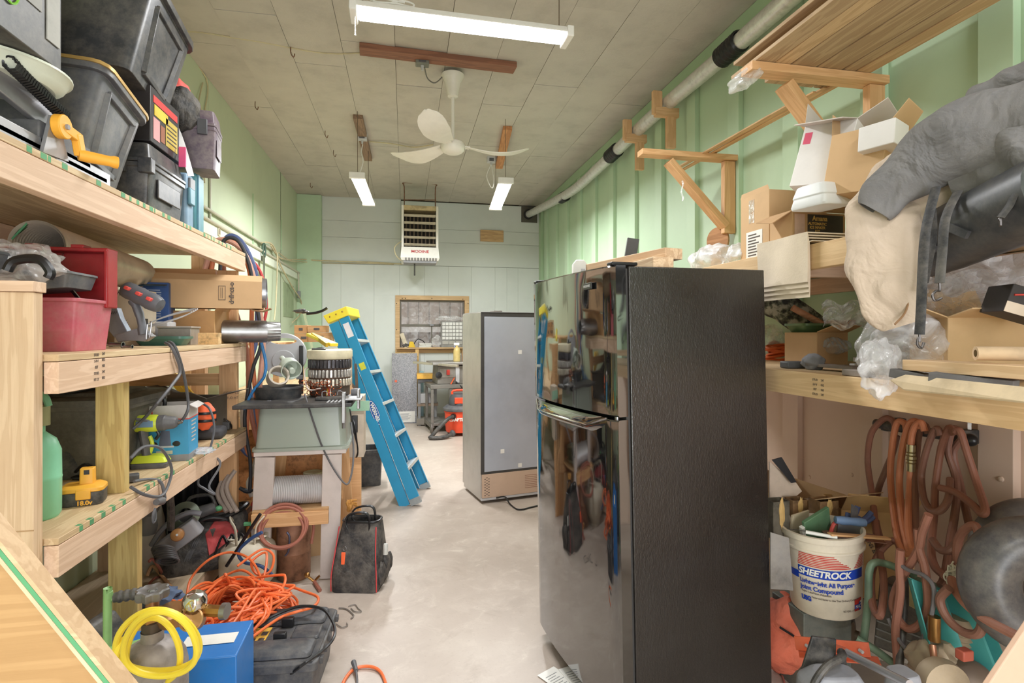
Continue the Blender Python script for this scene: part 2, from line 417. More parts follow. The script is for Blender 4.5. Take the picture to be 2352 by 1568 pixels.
# ---------------------------------------------------------------- window
wn = thing('window', '', ''); 
for k in ('label', 'category'): del wn[k]
wn.name = 'window_1'; wn['kind'] = 'structure'
FR = wood((216, 182, 136), (180, 140, 96)); t = .075
for nm, a in (('frame', (wx0, wx1, wz1 - t, wz1)), ('frame', (wx0, wx1, wz0 - .02, wz0 + t * .6)), ('frame', (wx0, wx0 + t, wz0 + t * .6, wz1 - t)), ('frame', (wx1 - t, wx1, wz0 + t * .6, wz1 - t))):
    MB().box(a[0], a[1], BY - .025, BY + .14, a[2], a[3]).build(nm, FR, wn, bev=.002)
sx0, sx1, sz0, sz1 = wx0 + t + .002, wx1 - t - .002, wz0 + t * .6 + .002, wz1 - t - .002
DSASH = M((112, 108, 98), .55)
for a in ((sx0, sx1, sz1 - .03, sz1), (sx0, sx0 + .025, sz0, sz1 - .03), (sx1 - .025, sx1, sz0, sz1 - .03), (sx0, sx1, sz0, sz0 + .02)):
    MB().box(a[0], a[1], BY + .06, BY + .12, a[2], a[3]).build('sash', DSASH, wn, bev=.002)
zm = PY(990, 747, BY).z
MB().box(sx0, sx1, BY + .07, BY + .10, zm - .02, zm + .02).build('meeting_rail', DSASH, wn, bev=.002)
xmid = PY(992, 760, BY).x
MB().box(xmid - .012, xmid + .012, BY + .07, BY + .09, sz0, zm).build('glazing_bar', DSASH, wn)
MB().box(xmid - .035, xmid + .035, BY + .045, BY + .07, zm - .012, zm + .022).build('latch', GREY, wn, bev=.004)
for (xa, xb, za, zb_) in ((sx0, sx1, zm + .02, sz1 - .03), (sx0, xmid, sz0 + .02, zm - .02), (xmid, sx1, sz0 + .02, zm - .02)):
    MB().box(xa, xb, BY + .084, BY + .088, za, zb_).build('pane', film((225, 225, 228), .16, .05, 'glass'), wn, smooth=0)
for (u, v) in ((924, 685), (931, 685), (992, 685), (1063, 687), (911, 697), (911, 757), (1075, 697)):
    p = PY(u, v, BY - .026); MB().cyl((p.x, BY - .0262, p.z), (p.x, BY - .024, p.z), .009, n=8).build('nail_hole', DARKGAP, wn)
# neighbouring store room seen through the glass: ribbed wall with a pale ledge
sd = struct(MB().box(-1.2, 3, BY + 1.5, BY + 1.6, 0, 3).build('wall_outside', M((214, 200, 190), .6, var=.04), smooth=0))
for k in range(18): MB().box(-1.0 + k * .21, -.98 + k * .21, BY + 1.47, BY + 1.5, .3, 3).build('rib', M((150, 140, 132), .6), sd)
MB().box(-1.2, 3, BY + 1.0, BY + 1.5, 1.52, 1.62).build('ledge', M((236, 232, 228), .6), sd)
struct(MB().box(-1.2, 3, BY + .2, BY + 1.5, .9, .95).build('floor_outside', M((190, 180, 170), .7), smooth=0))
# wooden block on the back wall
p0, p1 = PY(1103, 528, BY), PY(1156, 556, BY)
o = MB().box(p0.x, p1.x, BY - .03, BY - .001, p1.z, p0.z).build('wall_block', wood((214, 178, 130), (150, 104, 70)), bev=.003); tag(o, 'small plywood patch screwed high on the pale back wall', 'board')
# ---------------------------------------------------------------- conduits on the left wall
PIPEG = M((186, 184, 164), .5, var=.05)
z1, z2 = PX(476, 479, LX + .03).z, PX(476, 506, LX + .03).z
c1 = PX(613, 562, LX + .03).y; c2 = PX(602, 580, LX + .03).y; XC = LX + .03
o = thing('conduit', 'upper grey conduit along the left wall with clamps', 'pipe', (XC, 1.2, z1)); MB().tube([(XC, 1.2, z1), (XC, c1, z1), (XC, c1 + .4, z1)], .014, 10, 1).build('pipe', PIPEG, o, world=True)
for y in (2.4, 3.6, 4.8): MB().box(LX, XC + .017, y, y + .02, z1 - .02, z1 + .02).build('clamp', GREY, o, world=True)
o = thing('conduit', 'lower grey conduit along the left wall ending in a bend', 'pipe', (XC + .02, 1.2, z2)); 
pe = PX(683, 617, XC); pe2 = PX(683, 668, XC)
MB().tube([(XC + .02, 1.2, z2), (XC + .02, c2, z2), (XC + .02, pe.y - .12, z2 - .01), (XC + .02, pe.y - .03, z2 - .02), (XC + .02, pe.y, z2 - .1), (XC + .02, pe.y, pe2.z)], .014, 10, 3).build('pipe', PIPEG, o, world=True)
MB().box(LX + .035, XC + .045, pe.y - .05, pe.y + .05, pe2.z - .12, pe2.z).build('junction_box', GREY, o, world=True, bev=.003)
x = PX(479, 470, LX)
o = MB().tube([(LX + .012, x.y, 1.7), (LX + .012, x.y, CZ - .5)], .011, 8, 1).build('conduit', PIPEG); tag(o, 'vertical thin conduit at the board joint on the left wall', 'pipe')
pr = PX(472, 515, LX)
o = thing('wall_socket', 'beige socket plate on the white rail board behind the upper shelf end', 'socket', (LX + .036, PX(493, 531, LX).y, PX(493, 531, LX).z))
MB().box(0, .008, -.03, .03, -.045, .045).build('plate', M((214, 208, 184), .5), o, bev=.003); MB().box(.008, .012, -.012, .012, -.025, .025).build('outlet', M((150, 140, 120), .5), o)
# cables running along the walls
CABT = M((198, 186, 150), .6); 
def cable(label, pts, r=.007, mat=None, name='cable', cat='cable', sm=5): return cord(name, pts, r, mat or CABT, None, sm, 6, label, cat)
zc = PY(925, 605, BY).z
cable('pair of cream cables crossing the back wall to the heater', [PX(622, 563, LX + .05), PX(640, 590, LX + .05), PX(665, 596, LX + .06), (LX + .12, BY - .14, zc + .01), (chx, BY - .12, zc), PY(850, 602, BY - .03), PY(925, 606, BY - .03)], .012)
cable('lower cream cable sagging across the back wall below its twin', [PX(640, 580, LX + .05), PX(668, 599, LX + .06), (LX + .12, BY - .14, zc - .03), PY(760, 604, BY - .04), PY(850, 605, BY - .03), PY(905, 607, BY - .03)], .008)
cable('cream rope cable looping down from the conduit end', [PX(600, 557, LX + .05), PX(626, 562, LX + .06), PX(645, 610, LX + .06), PX(672, 660, LX + .06), PX(691, 690, LX + .07), PX(690, 720, LX + .07), PX(672, 740, LX + .07)], .011)
cable('thin cream cable hanging straight down beside the hand saw', [PX(636, 580, LX + .07), PX(637, 610, LX + .07), PX(634, 690, LX + .07), PX(630, 735, LX + .07)], .009)
cable('thin tan cable running across the ceiling to the dark plank', [PX(470, 255, LX + .01), PX(474, 180, LX + .01), PX(402, 75, LX + .01) + Vector((0, 0, -.01)), PZ(560, 90, CZ - .02), PZ(745, 122, CZ - .02), PZ(880, 120, CZ - .03), PZ(950, 132, CZ - .05)], .006)
cable('tan cable hanging down the left wall above the blue cases', [PX(466, 190, LX + .01), PX(455, 240, LX + .02), PX(462, 255, LX + .01), PX(470, 420, LX + .01)], .006)
cable('cream cable between the left ceiling plank and the fan', [PZ(848, 325, CZ - .03), PZ(900, 330, CZ - .05), PZ(950, 338, CZ - .04), PZ(995, 332, CZ - .04)], .007)
# hand saw hanging on rail
q = PX(606, 585, LX + .06)
o = thing('hand_saw', 'old hand saw with green handle hanging on the left wall rail', 'saw', q)
MB().loft([[(0, -.05, .0), (.003, -.05, 0), (.003, .05, 0), (0, .05, 0)], [(0, -.02, -.45), (.003, -.02, -.45), (.003, .03, -.45), (0, .03, -.45)]]).build('blade', M((120, 125, 105), .5, .5), o)
b = MB(); b.tube([(0, -.04, 0), (0, -.06, .07), (0, -.02, .13), (0, .05, .12), (0, .06, .03), (0, .03, -.02)], .014, 8, 4); b.build('handle', M((70, 92, 78), .6), o)
for (u, v) in ((668, 108), (747, 300), (766, 345), (586, 233), (713, 420)):
    p = PZ(u, v, CZ - .02); o = MB().tube([p, p + Vector((0, 0, -.05)), p + Vector((.02, 0, -.08)), p + Vector((.03, 0, -.05))], .004, 6, 3).build('ceiling_hook', RUST)
    tag(o, {668: 'rusty hook in ceiling above the thin cable near the upper left', 747: 'rusty ceiling hook left of the left hanging plank', 766: 'rusty ceiling hook just below and right of another hook', 586: 'rusty ceiling hook close to the left wall', 713: 'farthest ceiling hook near the back left corner'}[u], 'hook')
# ---------------------------------------------------------------- shop lights
def shop_light(label, a, b_, wd=.15, power=None, pull=True, group=None):
    a, b_ = Vector(a), Vector(b_); m = facing((a + b_) / 2, b_); L = (b_ - a).length / 2
    o = thing_m('shop_light', label, 'lamp', m, group)
    MB().loft([[(-L, -wd / 2, 0), (-L, wd / 2, 0), (-L, wd * .42, .035), (-L, -wd * .42, .035)], [(L, -wd / 2, 0), (L, wd / 2, 0), (L, wd * .42, .035), (L, -wd * .42, .035)]]).build('housing', WHITE, o, bev=.004)
    MB().loft([[(s * (L - .03), wd * .46 * math.cos(R(t_)), .0 - .022 * math.sin(R(t_))) for t_ in range(0, 181, 20)] for s in (-1, 1)]).build('diffuser', emis((255, 252, 250), 7), o)
    for s in (-1, 1): MB().box(s * L - .02, s * L + .02, -wd / 2 - .004, wd / 2 + .004, -.026, .038).build('end_cap', WHITE, o, bev=.006)
    for s in (-1, 1):
        MB().tube([(s * L * .92, 0, .035), (s * L * .92, 0, CZ - m.translation.z - .01)], .003, 5, 1).build('chain', M((120, 105, 90), .5, .6), o)
    if pull: MB().tube([(-L * .985, -.01, 0), (-L * .985, -.01, -.12), (-L * .985, -.01, -.13)], .0035, 5, 1, radii=[.0025, .0025, .006]).build('pull_cord', WHITE, o)
    ld = bpy.data.lights.new('shop_light_glow', 'AREA'); ld.shape = 'RECTANGLE'; ld.size = 2 * L - .08; ld.size_y = wd * .8; ld.energy = power or LIGHT_W; ld.color = (.97, .985, 1)
    lo = bpy.data.objects.new('glow', ld); C.objects.link(lo); lo.parent = o; lo.location = (0, 0, -.03)
    return o
shop_light('long bright shop light across the top, above the dark ceiling plank', P(812, 28, 2.97), P(1302, 88, 3.23), .15)
shop_light('lit shop light hanging left of the ceiling fan, toward the heater', P(820, 404, 5.6), P(847, 468, 6.8), .15, LIGHT_W * 1.35)
shop_light('lit shop light hanging right of the ceiling fan with a pull cord', P(1162, 416, 5.8), P(1138, 478, 7.0), .16, LIGHT_W * 1.35)
shop_light('shop light behind the camera', (-.9, -1.2, 3.2), (.4, -1.2, 3.2), .15, power=LIGHT_W * .75)
shop_light('second shop light behind the camera', (.9, .1, 3.45), (2.1, .1, 3.45), .15, power=LIGHT_W * .45)
dr = thing('door', '', '', (.6, RY + .01, 0))  # unseen doorway added behind the camera to carry a soft fill light
for k in ('label', 'category'): del dr[k]
dr.name = 'added_door_1'; dr['kind'] = 'structure'
for a in ((-1.0, -.9, 0, 2.2), (.9, 1.0, 0, 2.2), (-1.0, 1.0, 2.2, 2.3)): MB().box(a[0], a[1], 0, .06, a[2], a[3]).build('frame', PINE, dr)
MB().box(-.9, .9, .001, .01, .01, 2.2).build('added_glow_sheet', emis((236, 242, 255), 1.5), dr)  # glowing sheet added in the frame as part of the fill
ld = bpy.data.lights.new('added_fill_lamp', 'AREA'); ld.shape = 'RECTANGLE'; ld.size = 1.8; ld.size_y = 2.1; ld.energy = 70; ld.color = (.95, .975, 1)  # added area lamp, brightens the faces turned to the camera
lo = bpy.data.objects.new('added_fill', ld); C.objects.link(lo); lo.parent = dr; lo.location = (0, .05, 1.15); lo.rotation_euler = (R(90), 0, 0)
b = MB(); random.seed(2)
pp = [P(1000 + 0, 6, 3.0)]
cable('coiled white cable lying on top of the long shop light', [P(840, -6, 3.0), P(880, 8, 3.0), P(925, 2, 3.03), P(950, 10, 3.03), P(944, 16, 3.03), P(910, 8, 3.0), P(860, 4, 2.98), P(870, -4, 3), P(930, 6, 3.03)], .005, WHITE)
# planks on the ceiling
DKW = wood((150, 100, 76), (96, 66, 54)); OGW = wood((206, 146, 96), (160, 100, 62)); BRW = wood((150, 120, 96), (90, 70, 58))
def cboard(label, a, b_, w_, mat):
    p, q = PZ(*a, CZ - .04), PZ(*b_, CZ - .04); o = board('ceiling_plank', p, q, w_, .045, None, mat); return tag(o, label, 'board')
cboard('dark stained plank on the ceiling above the white fan', (826, 112), (1183, 156), .13, DKW)
cboard('weathered plank on the ceiling above the left hanging light', (822, 268), (846, 366), .1, BRW)
cboard('orange brown plank on the ceiling behind the right fan blade', (1166, 294), (1146, 384), .1, OGW)
def outlet(label, u, v, d_, mat):
    p = PZ(u, v, CZ - .07); o = thing('outlet_box', label, 'outlet', p)
    MB().box(-.055, .055, -.04, .04, -.02, .06).build('box', mat, o, bev=.006); MB().box(-.03, .03, -.042, -.038, -.01, .03).build('socket', DGREY, o, bev=.003); MB().cyl((0, 0, -.02), (0, 0, -.06), .014, .01, 8).build('plug', LGREY, o); return o
outlet('grey outlet box on the dark plank feeding the fan', 970, 145, 0, M((120, 122, 112), .5))
outlet('outlet box on the left ceiling plank', 832, 318, 0, LGREY)
outlet('outlet box under the orange ceiling plank', 1128, 370, 0, LGREY)
cable('grey lead drooping from the outlet box to the fan canopy', [PZ(975, 155, CZ - .09), PZ(982, 180, CZ - .12), P(1000, 190, 4.8), P(1022, 170, 4.78)], .006, M((120, 118, 112), .5))
cable('white lead from left outlet down to the left hanging light', [P(833, 332, 5.9), P(830, 350, 5.8), P(834, 370, 5.7), P(826, 398, 5.6)], .006, WHITE)
cable('white lead hanging in a loop beside the right hanging light', [P(1128, 378, 6.1), P(1118, 405, 6.0), P(1130, 432, 5.95), P(1134, 412, 5.95), P(1129, 380, 6.1)], .005, WHITE)
# ---------------------------------------------------------------- ceiling fan
hub = P(1040, 340, 4.8)
fan = thing('ceiling_fan', 'white three-bladed ceiling fan on a thin rod', 'fan', hub, -PSI)
FW = M((236, 232, 220), .4, var=.03, dust=.1); top = CZ - .045 - hub.z
MB().lathe([(0, -.05), (.06, -.048), (.085, -.035), (.1, -.02), (.106, 0), (.106, .03), (.098, .045), (.03, .055), (.014, .07)], n=36).build('motor_housing', FW, fan)
MB().lathe([(.108, -.004), (.111, .008), (.108, .02)], n=36).build('trim_ring', FW, fan)
MB().cyl((0, 0, .05), (0, 0, top - .1), .016, n=14).build('rod', FW, fan)
MB().lathe([(.018, top - .2), (.045, top - .19), (.055, top - .13), (.07, top - .06), (.1, top - .01), (.1, top)], n=30).build('canopy', FW, fan)
FBW = wood((232, 228, 216), (206, 198, 184), knots=False)
for a in (148, 14, 258):
    b = MB(); rr = []
    for k in range(15):
        t_ = k / 14; x = .1 + .60 * t_; wd = .045 + .07 * min(1, t_ * 1.8) * 1 if t_ < .75 else .115 * math.sqrt(max(.02, 1 - ((t_ - .75) / .25) ** 2))
        z = .02 - .05 * math.sin(t_ * 2.4) + .07 * t_ ** 3; tw = R(16 - 10 * t_)
        rr.append([(x, s * wd * math.cos(tw) + .02 * t_, z + s * wd * math.sin(tw) + h) for s, h in ((-1, 0), (0, -.006), (1, 0), (1, .005), (0, .0), (-1, .005))])
    b.loft(rr, (True, True)); b.build('blade', FW, fan, mat4=Matrix.Rotation(R(a), 4, 'Z'))
    MB().box(.08, .15, -.03, .03, .008, .02, Matrix.Rotation(R(a), 4, 'Z')).build('blade_bracket', FW, fan, bev=.003)
# ---------------------------------------------------------------- heater
HY = 8.4; h0, h1 = PY(922, 600, HY), PY(1007, 474, HY)
hw = h1.x - h0.x; hx = (h0.x + h1.x) / 2; hz = h0.z; hh = h1.z - h0.z
ht = thing('unit_heater', 'white gas unit heater hanging near the back wall', 'heater', (hx, HY, hz))
HM = M((232, 228, 220), .4, .1, var=.04, dust=.2); sl = hw / 2
MB().box(-sl, -sl + .035, 0, .5, .04, hh).build('side_panel', HM, ht, bev=.004); MB().box(sl - .035, sl, 0, .5, .04, hh).build('side_panel', HM, ht, bev=.004)
MB().box(-sl + .035, sl - .035, 0, .5, hh - .07, hh).build('top_panel', M((190, 170, 130), .5, .2, var=.25, sc_=10), ht, bev=.004)
MB().box(-sl + .035, sl - .035, 0.45, .5, .04, hh - .07).build('rear_panel', M((60, 55, 50), .7), ht)
fz = hh * .26
MB().loft([[(-sl, 0, .02), (sl, 0, .02), (sl, .5, .02), (-sl, .5, .02)], [(-sl - .015, -.03, .06), (sl + .015, -.03, .06), (sl, .5, .06), (-sl, .5, .06)], [(-sl, -.015, fz), (sl, -.015, fz), (sl, .4, fz), (-sl, .4, fz)]]).build('burner_door', WHITE, ht, bev=.004)
bt = MB().box(-sl + .03, sl - .03, .0, .3, -.015, .02).build('bottom_grille', GREY, ht)
for k in range(11): MB().box(-sl + .06 + k * .045, -sl + .075 + k * .045, -.034, -.028, .012, .055).build('slot', M((60, 58, 55), .6), ht)
for k in range(5):
    z = fz + .04 + k * (hh - fz - .19) / 4.0
    MB().bar((-sl + .04, .02, z), (sl - .04, .02, z), .055, .006, (0, .5, 1)).build('louver', M((214, 204, 184), .5, .2, var=.15, sc_=12), ht)
for k in range(8):
    x = -sl + .07 + k * (hw - .14) / 7; MB().cyl((x, .12, fz), (x, .12, hh - .13), .012, n=8).build('heat_tube', M((110, 95, 82), .5, .5, var=.25), ht)
text('MODINE', .055, ht, M((190, 50, 50), .5), (0, -.026, fz * .68), (R(86), 0, 0), sx=1.25, bold=.001)
for s in (-1, 1):
    x = s * sl * .85; MB().tube([(x, .1, hh), (x, .1, hh + .3), (x + s * .02, .1, hh + .36), (x - s * .12, .1, hh + .37)], .009, 6, 3).build('hanger', RUST, ht)
MB().cyl((-sl * .9, .1, hh + .1), (sl * .9, .1, hh + .12), .007, n=6).build('hanger', RUST, ht)
MB().cyl((-.08, .1, -.02), (-.08, .1, -.2), .012, n=8).build('gas_pipe', M((70, 68, 64), .5, .5), ht)
MB().tube([(-sl, .1, fz + .1), (-sl - .1, .06, fz), (-sl - .08, .06, .1), (-sl, .08, .02)], .008, 6, 4).build('supply_cord', CABT, ht)
# ---------------------------------------------------------------- insulated duct
duct = thing('foil_duct', 'foil wrapped duct running under the ceiling along the green wall', 'duct', (2.28, 1, 3.53))
FOIL = M((218, 217, 212), .3, .4, var=.12, sc_=25, bmp=1.0, fine=40)
dp = [(2.28, .6, 3.52), (2.28, 2, 3.53), (2.28, 3.5, 3.52), (2.28, 4.8, 3.53), (2.28, 6, 3.49), (2.27, 7, 3.46), (2.25, 7.8, 3.5), (2.22, 8.8, 3.58), (2.18, BY - .02, 3.64)]
MB().tube(dp, .062, 18, 6).build('foil_sleeve', FOIL, duct, world=True)
for y, z in ((3.5, 3.52), (5.72, 3.5), (7.66, 3.49)):
    b = MB(); n = 9
    b.lathe([(.064, -.12)] + [(.071 if k % 2 else .079, -.11 + .022 * k) for k in range(11)] + [(.064, .12)], (2.275, y, z), (0, 1, -.02 if y < 7 else .08), 20); b.build('coupling', BLKS, duct, world=True)
MB().cyl((2.18, BY - .08, 3.64), (2.18, BY - .001, 3.64), .085, n=18).build('wall_collar', BLKS, duct, world=True)
MB().box(2.06, 2.35, BY - .02, BY - .001, 3.5, 3.78).build('wall_plate', M((90, 86, 76), .7), duct, world=True)
for y, lb in ((4.44, 'wooden duct hanger nearer the camera, above the shelf brackets'), (5.09, 'wooden duct hanger farther along, next to a black coupling')):
    o = thing('duct_hanger', lb, 'bracket', (2.3, y, 3.1))
    for a, b_ in (((2.3, y, 3.13), (2.3, y, 3.46)), ((2.3 + .07, y, 3.44), (2.15, y, 3.44)), ((2.17, y, 3.42), (2.17, y, 3.62))):
        board('arm', a, b_, .085 if a[0] == b_[0] else .08, .04 if a[0] == b_[0] else .05, o, wood((226, 186, 140), (200, 150, 104), ax=0, knots=False), (0, 1, 0))
# ================================================================ LEFT SHELVING
GREENM = M((92, 160, 112), .6)
SH = thing('shelving_unit', 'tall pine and plywood shelving unit along the left wall', 'shelf', (-1.36, 2.4, 0))
def bx(name, x0, x1, y0, y1, z0, z1, mat, parent, bev=.002, **k): return MB().box(x0, x1, y0, y1, z0, z1, **k).build(name, mat, parent, world=True, bev=bev)
for z, y0, y1 in ((1.99, .75, 3.6), (1.44, 1.76, 3.62), (.92, 1.76, 3.62)):
    bx('deck', -1.73, -.962, y0, y1, z - .02, z, PLYE, SH)
    board('front_rail', (-.981, y0, z - .067), (-.981, y1, z - .067), .09, .038, SH, PINE, (1, 0, 0))
    board('back_rail', (-1.70, y0, z - .067), (-1.70, y1, z - .067), .09, .038, SH, PINE, (1, 0, 0))
    random.seed(int(z * 100)); y = y0 + .1; b = MB()
    while y < y1 - .3:                                                   # green grade stamp dashes on the plywood edge
        L = random.uniform(.008, .03); b.box(-.9622, -.9612, y, y + L, z - .018, z - .002); b.box(-.975, -.962, y, y + L, z, z + .0004); y += random.uniform(.03, .075)
        if random.random() < .2: y += .12
    if z != 1.44: b.build('stamp', GREENM, SH, world=True, smooth=0)['kind'] = 'stuff'
for x0, x1, y0, y1, z0, z1, m in ((-1.093, -1.0, 2.21, 2.25, .92, 1.33, TREAT), (-1.1, -1.0, 2.31, 2.35, .14, .81, TREAT), (-1.10, -1.0, 3.56, 3.6, .14, .81, AMB), (-1.10, -1.0, 3.56, 3.6, .92, 1.33, AMB), (-1.11, -1.0, 3.56, 3.6, 1.44, 1.88, AMB)):
    bx('post', x0, x1, y0, y1, z0, z1, m if m is TREAT else wood((222, 178, 132), (190, 140, 96), ax=2), SH)
for y in (2.3, 3.5):
    for z0, z1 in ((0, .81), (.92, 1.33), (1.44, 1.88)): bx('post', -1.72, -1.63, y, y + .04, z0, z1, PINEZ, SH)
board('cross_rail', (-1.62, 3.6, 1.22), (-1.1, 3.6, 1.22), .07, .035, SH, AMB, (0, 1, 0))
board('cross_rail', (-1.62, 3.58, 1.85), (-1.12, 3.58, 1.85), .07, .035, SH, AMB, (0, 1, 0))
# mirrored grade stamps inked on rails and posts
INK = M((92, 82, 76), .8)
def stamp(u, v, plane, X, rot, lines=('STUD', 'S-P-F', 'HT  2'), size=.014, parent=None):
    p = PX(u, v, X) if plane == 'x' else PY(u, v, X)
    for i, s in enumerate(lines): 
        dz = -i * size * 1.5
        text(s, size, parent or SH, INK, p + Vector((0, 0, dz)) - (parent or SH).location, rot, 'grade_stamp', .0003, sx=.9)
stamp(222, 815, 'x', -.9612, (R(90), 0, R(90)), ('STUD', 'S-P-F', '027', 'STUD', 'HT 27'), .013)
stamp(238, 812, 'x', -.9612, (R(90), 0, R(90)), ('247', '052', 'NR', '247', '052'), .013)
stamp(532, 902, 'y', 3.559, (R(90), 0, 0), ('027 SPF 027', 'STUD HT'), .02)
# low platform of plywood on the floor under the unit
PF = thing('platform', 'low plywood platform on the floor below the left shelves', 'platform', (-1.4, 2.9, 0))
bx('top', -1.74, -1.12, 2.36, 3.95, .12, .14, wood((200, 178, 150), (170, 146, 118), ax=1, knots=False), PF); board('rail', (-1.14, 2.36, .07), (-1.14, 3.95, .07), .1, .038, PF, PINE, (1, 0, 0)); board('rail', (-1.7, 2.36, .07), (-1.7, 3.95, .07), .1, .038, PF, PINE, (1, 0, 0))
# near end post with cap
NP = thing('end_post', 'wide pale plank post with a cap at the near left edge', 'post', (-1.12, 1.73, 0))
bx('post', -1.30, -.995, 1.71, 1.75, 0, 1.612, wood((222, 192, 158), (188, 152, 116), ax=2), NP); bx('cap', -1.30, -.99, 1.70, 1.757, 1.613, 1.642, PINE, NP)
for z in (.96, .84): bx('crack', -1.2, -.9945, 1.7085, 1.711, z, z + .003, CARDIN, NP, bev=0)
# slanted plywood in the foreground
a, b_, c_ = PY(-90, 1183, .85), PY(225, 1568, .85), PY(340, 1708, .85)
PW = thing('plywood_offcut', 'slanted tan plywood piece with green edge paint in the near left corner', 'board', a)
poly = [(a.x, a.z), (c_.x, c_.z), (c_.x - .1, 0.3), (a.x, .3)]
b = MB(); b.loft([[Vector((x, .85, z)) for x, z in poly], [Vector((x, .868, z)) for x, z in poly]]); b.build('sheet', wood((190, 150, 102), (170, 130, 84), ax=0, knots=False), PW, world=True)
d = (c_ - a).normalized(); n = Vector((-d.z, 0, d.x)) * -1
n = Vector((-d.z, 0, d.x)); n = n if n.x > 0 else -n
for k, (o1, o2, mt) in enumerate(((.001, .006, M((226, 196, 160), .7)), (.0065, .012, GREENM), (.0125, .018, wood((222, 190, 152), (190, 150, 110))))):
    b = MB(); b.loft([[a + n * o1 + Vector((0, y, 0)) for y in (-.002, .03)] + [a + n * o2 + Vector((0, y, 0)) for y in (.03, -.002)], [c_ + n * o1 + Vector((0, y, 0)) for y in (-.002, .03)] + [c_ + n * o2 + Vector((0, y, 0)) for y in (.03, -.002)]])
    b.build('edge_strip', mt, PW, world=True)

# ---------------------------------------------------------------- top shelf
def tote(label, loc, rot, w, d, h, mat, rimmat=None, ribs=True, lid=None, name='storage_tote', cat='tote', flare=1.12, group=None, inset=None):
    o = thing(name, label, cat, loc, rot, group)
    MB().tray(w / flare, d / flare, h, w, d, r=.035, rim=.02, lip=.03, t=.005).build('tub', mat, o, bev=.002)
    if ribs:
        n = 0
        for s in (-1, 1):
            for k in range(4):
                x = (-.3 + .2 * k) * w; MB().box(x - .006, x + .006, s * (d / 2 + .008) - .01, s * (d / 2 + .008) + .01, h - .075, h - .03).build('rib', mat, o)
    if inset:
        s = inset
        b = MB(); q = [(s * (w / 2 * .985), d * .3, h * .8), (s * (w / 2 * .985), -d * .3, h * .8), (s * w / 2 * .91, -d * .22, h * .12), (s * w / 2 * .91, d * .22, h * .12)]
        for i in range(4): b.bar(q[i], q[(i + 1) % 4], .022, .022)
        b.build('handle_recess', mat, o, bev=.003)
    if lid:
        b = MB(); L = lambda W, D, z: [Vector((x, y, z)) for x, y in rrect(W, D, .04, 3)]
        b.loft([L(w + .05, d + .05, h - .012), L(w + .055, d + .055, h + .012), L(w + .02, d + .02, h + .022), L(w - .08, d - .08, h + .022), L(w - .1, d - .1, h + .035)]).build('lid', lid, o)
    if rimmat: MB().tray(w + .046, d + .046, .012, t=.012, r=.05, rim=0, lip=.003, z0=h - .01).build('gold_band', rimmat, o)
    return o
T_BLK = M((58, 59, 62), .38, var=.15, dust=.3); T_GREY = M((92, 93, 97), .42, var=.12, dust=.35); NAVY = M((62, 78, 108), .35, var=.12)
o = closed_box('product_box', 'black carton with green line drawings in the upper left corner', 'box', (-1.2, 1.48, 2.242), 0, .48, .58, .42, M((62, 62, 58), .5, var=.2, dust=.3), .004)
LIME = M((128, 196, 60), .5); 
MB().box(.241, .243, .1, .2, .12, .3).build('print', M((150, 148, 142), .6), o, smooth=0); MB().box(.241, .244, .22, .275, .06, .34).build('print', M((170, 168, 160), .6), o, smooth=0)
MB().box(.241, .2435, -.1, .0, .12, .15).build('print', LIME, o, smooth=0); MB().box(.241, .2435, -.05, .03, .3, .32).build('print', LIME, o, smooth=0)
MB().tube([(.244, .08 + .03 * math.cos(t / 8 * 6.28), .12 + .045 * math.sin(t / 8 * 6.28)) for t in range(8)], .003, 5, 3, True).build('print', LIME, o)
MB().tube([(.244, -.02, .18), (.244, .02, .15), (.244, .07, .2), (.244, .09, .25)], .002, 5, 3).build('print', LIME, o)
for k in range(5): MB().box(-.2 + k * .08, -.16 + k * .08, .0, .22, -.0012, 0.0).build('print', M((190, 150, 130), .6) if k % 2 else LIME, o, smooth=0)
o = thing('oval_basin', 'white oval plastic basin under the black carton', 'basin', (-1.12, 1.76, 2.195), 0)
b = MB(); b.lathe([(.0, .0), (.2, .0), (.235, .022), (.25, .045), (.262, .05), (.262, .058), (.24, .056), (.2, .02), (0, .012)], n=40); b.build('bowl', M((226, 232, 214), .35, var=.04), o, mat4=Matrix.Diagonal((.66, .66, .75, 1)))
# miter tool
o = thing('tile_cutter', 'grey metal saw stand with coil spring and yellow crank on the top shelf', 'tool', (-1.18, 1.78, 1.99))
GM = M((168, 168, 172), .4, .5, var=.12, dust=.2)
b = MB(); b.box(-.2, .16, -.45, .36, .03, .05); b.box(-.2, .16, -.45, .36, .0, .015); b.build('base', BLK, o, bev=.004)
for s, x in ((0, -.18), (1, .14)): MB().box(x, x + .02, -.45, .38, .0, .07).build('side_rail', GM, o, bev=.003)
MB().bar((.10, -.5, .27), (.13, .14, .14), .02, .075).build('arm', GM, o, bev=.003)
MB().box(.0, .16, .0, .26, .05, .12).build('motor_block', DGREY, o, bev=.006)
MB().loft([[(.17, -.02, .02), (.18, -.02, .02), (.18, .1, .03), (.17, .1, .03)], [(.17, .02, .14), (.18, .02, .14), (.18, .05, .14), (.17, .05, .14)]]).build('bracket', GM, o)
pts = []
for k in range(180):
    t = k / 180; c0 = Vector((.17, -.14 + .24 * t, .215 - .05 * t)); pts.append(c0 + Vector((math.cos(k * .9) * .017, 0, math.sin(k * .9) * .017)))
MB().tube(pts, .0035, 5, 1).build('spring', BLKS, o)
YC = M((248, 178, 60), .45, var=.05)
b = MB(); b.cyl((.18, .04, .115), (.205, .04, .115), .035, n=18); b.bar((.195, .03, .115), (.20, .11, .105), .03, .02, (1, 0, 0)); b.bar((.2, .1, .115), (.2, .12, .055), .03, .022, (1, 0, 0)); b.build('crank_arm', YC, o, bev=.003)
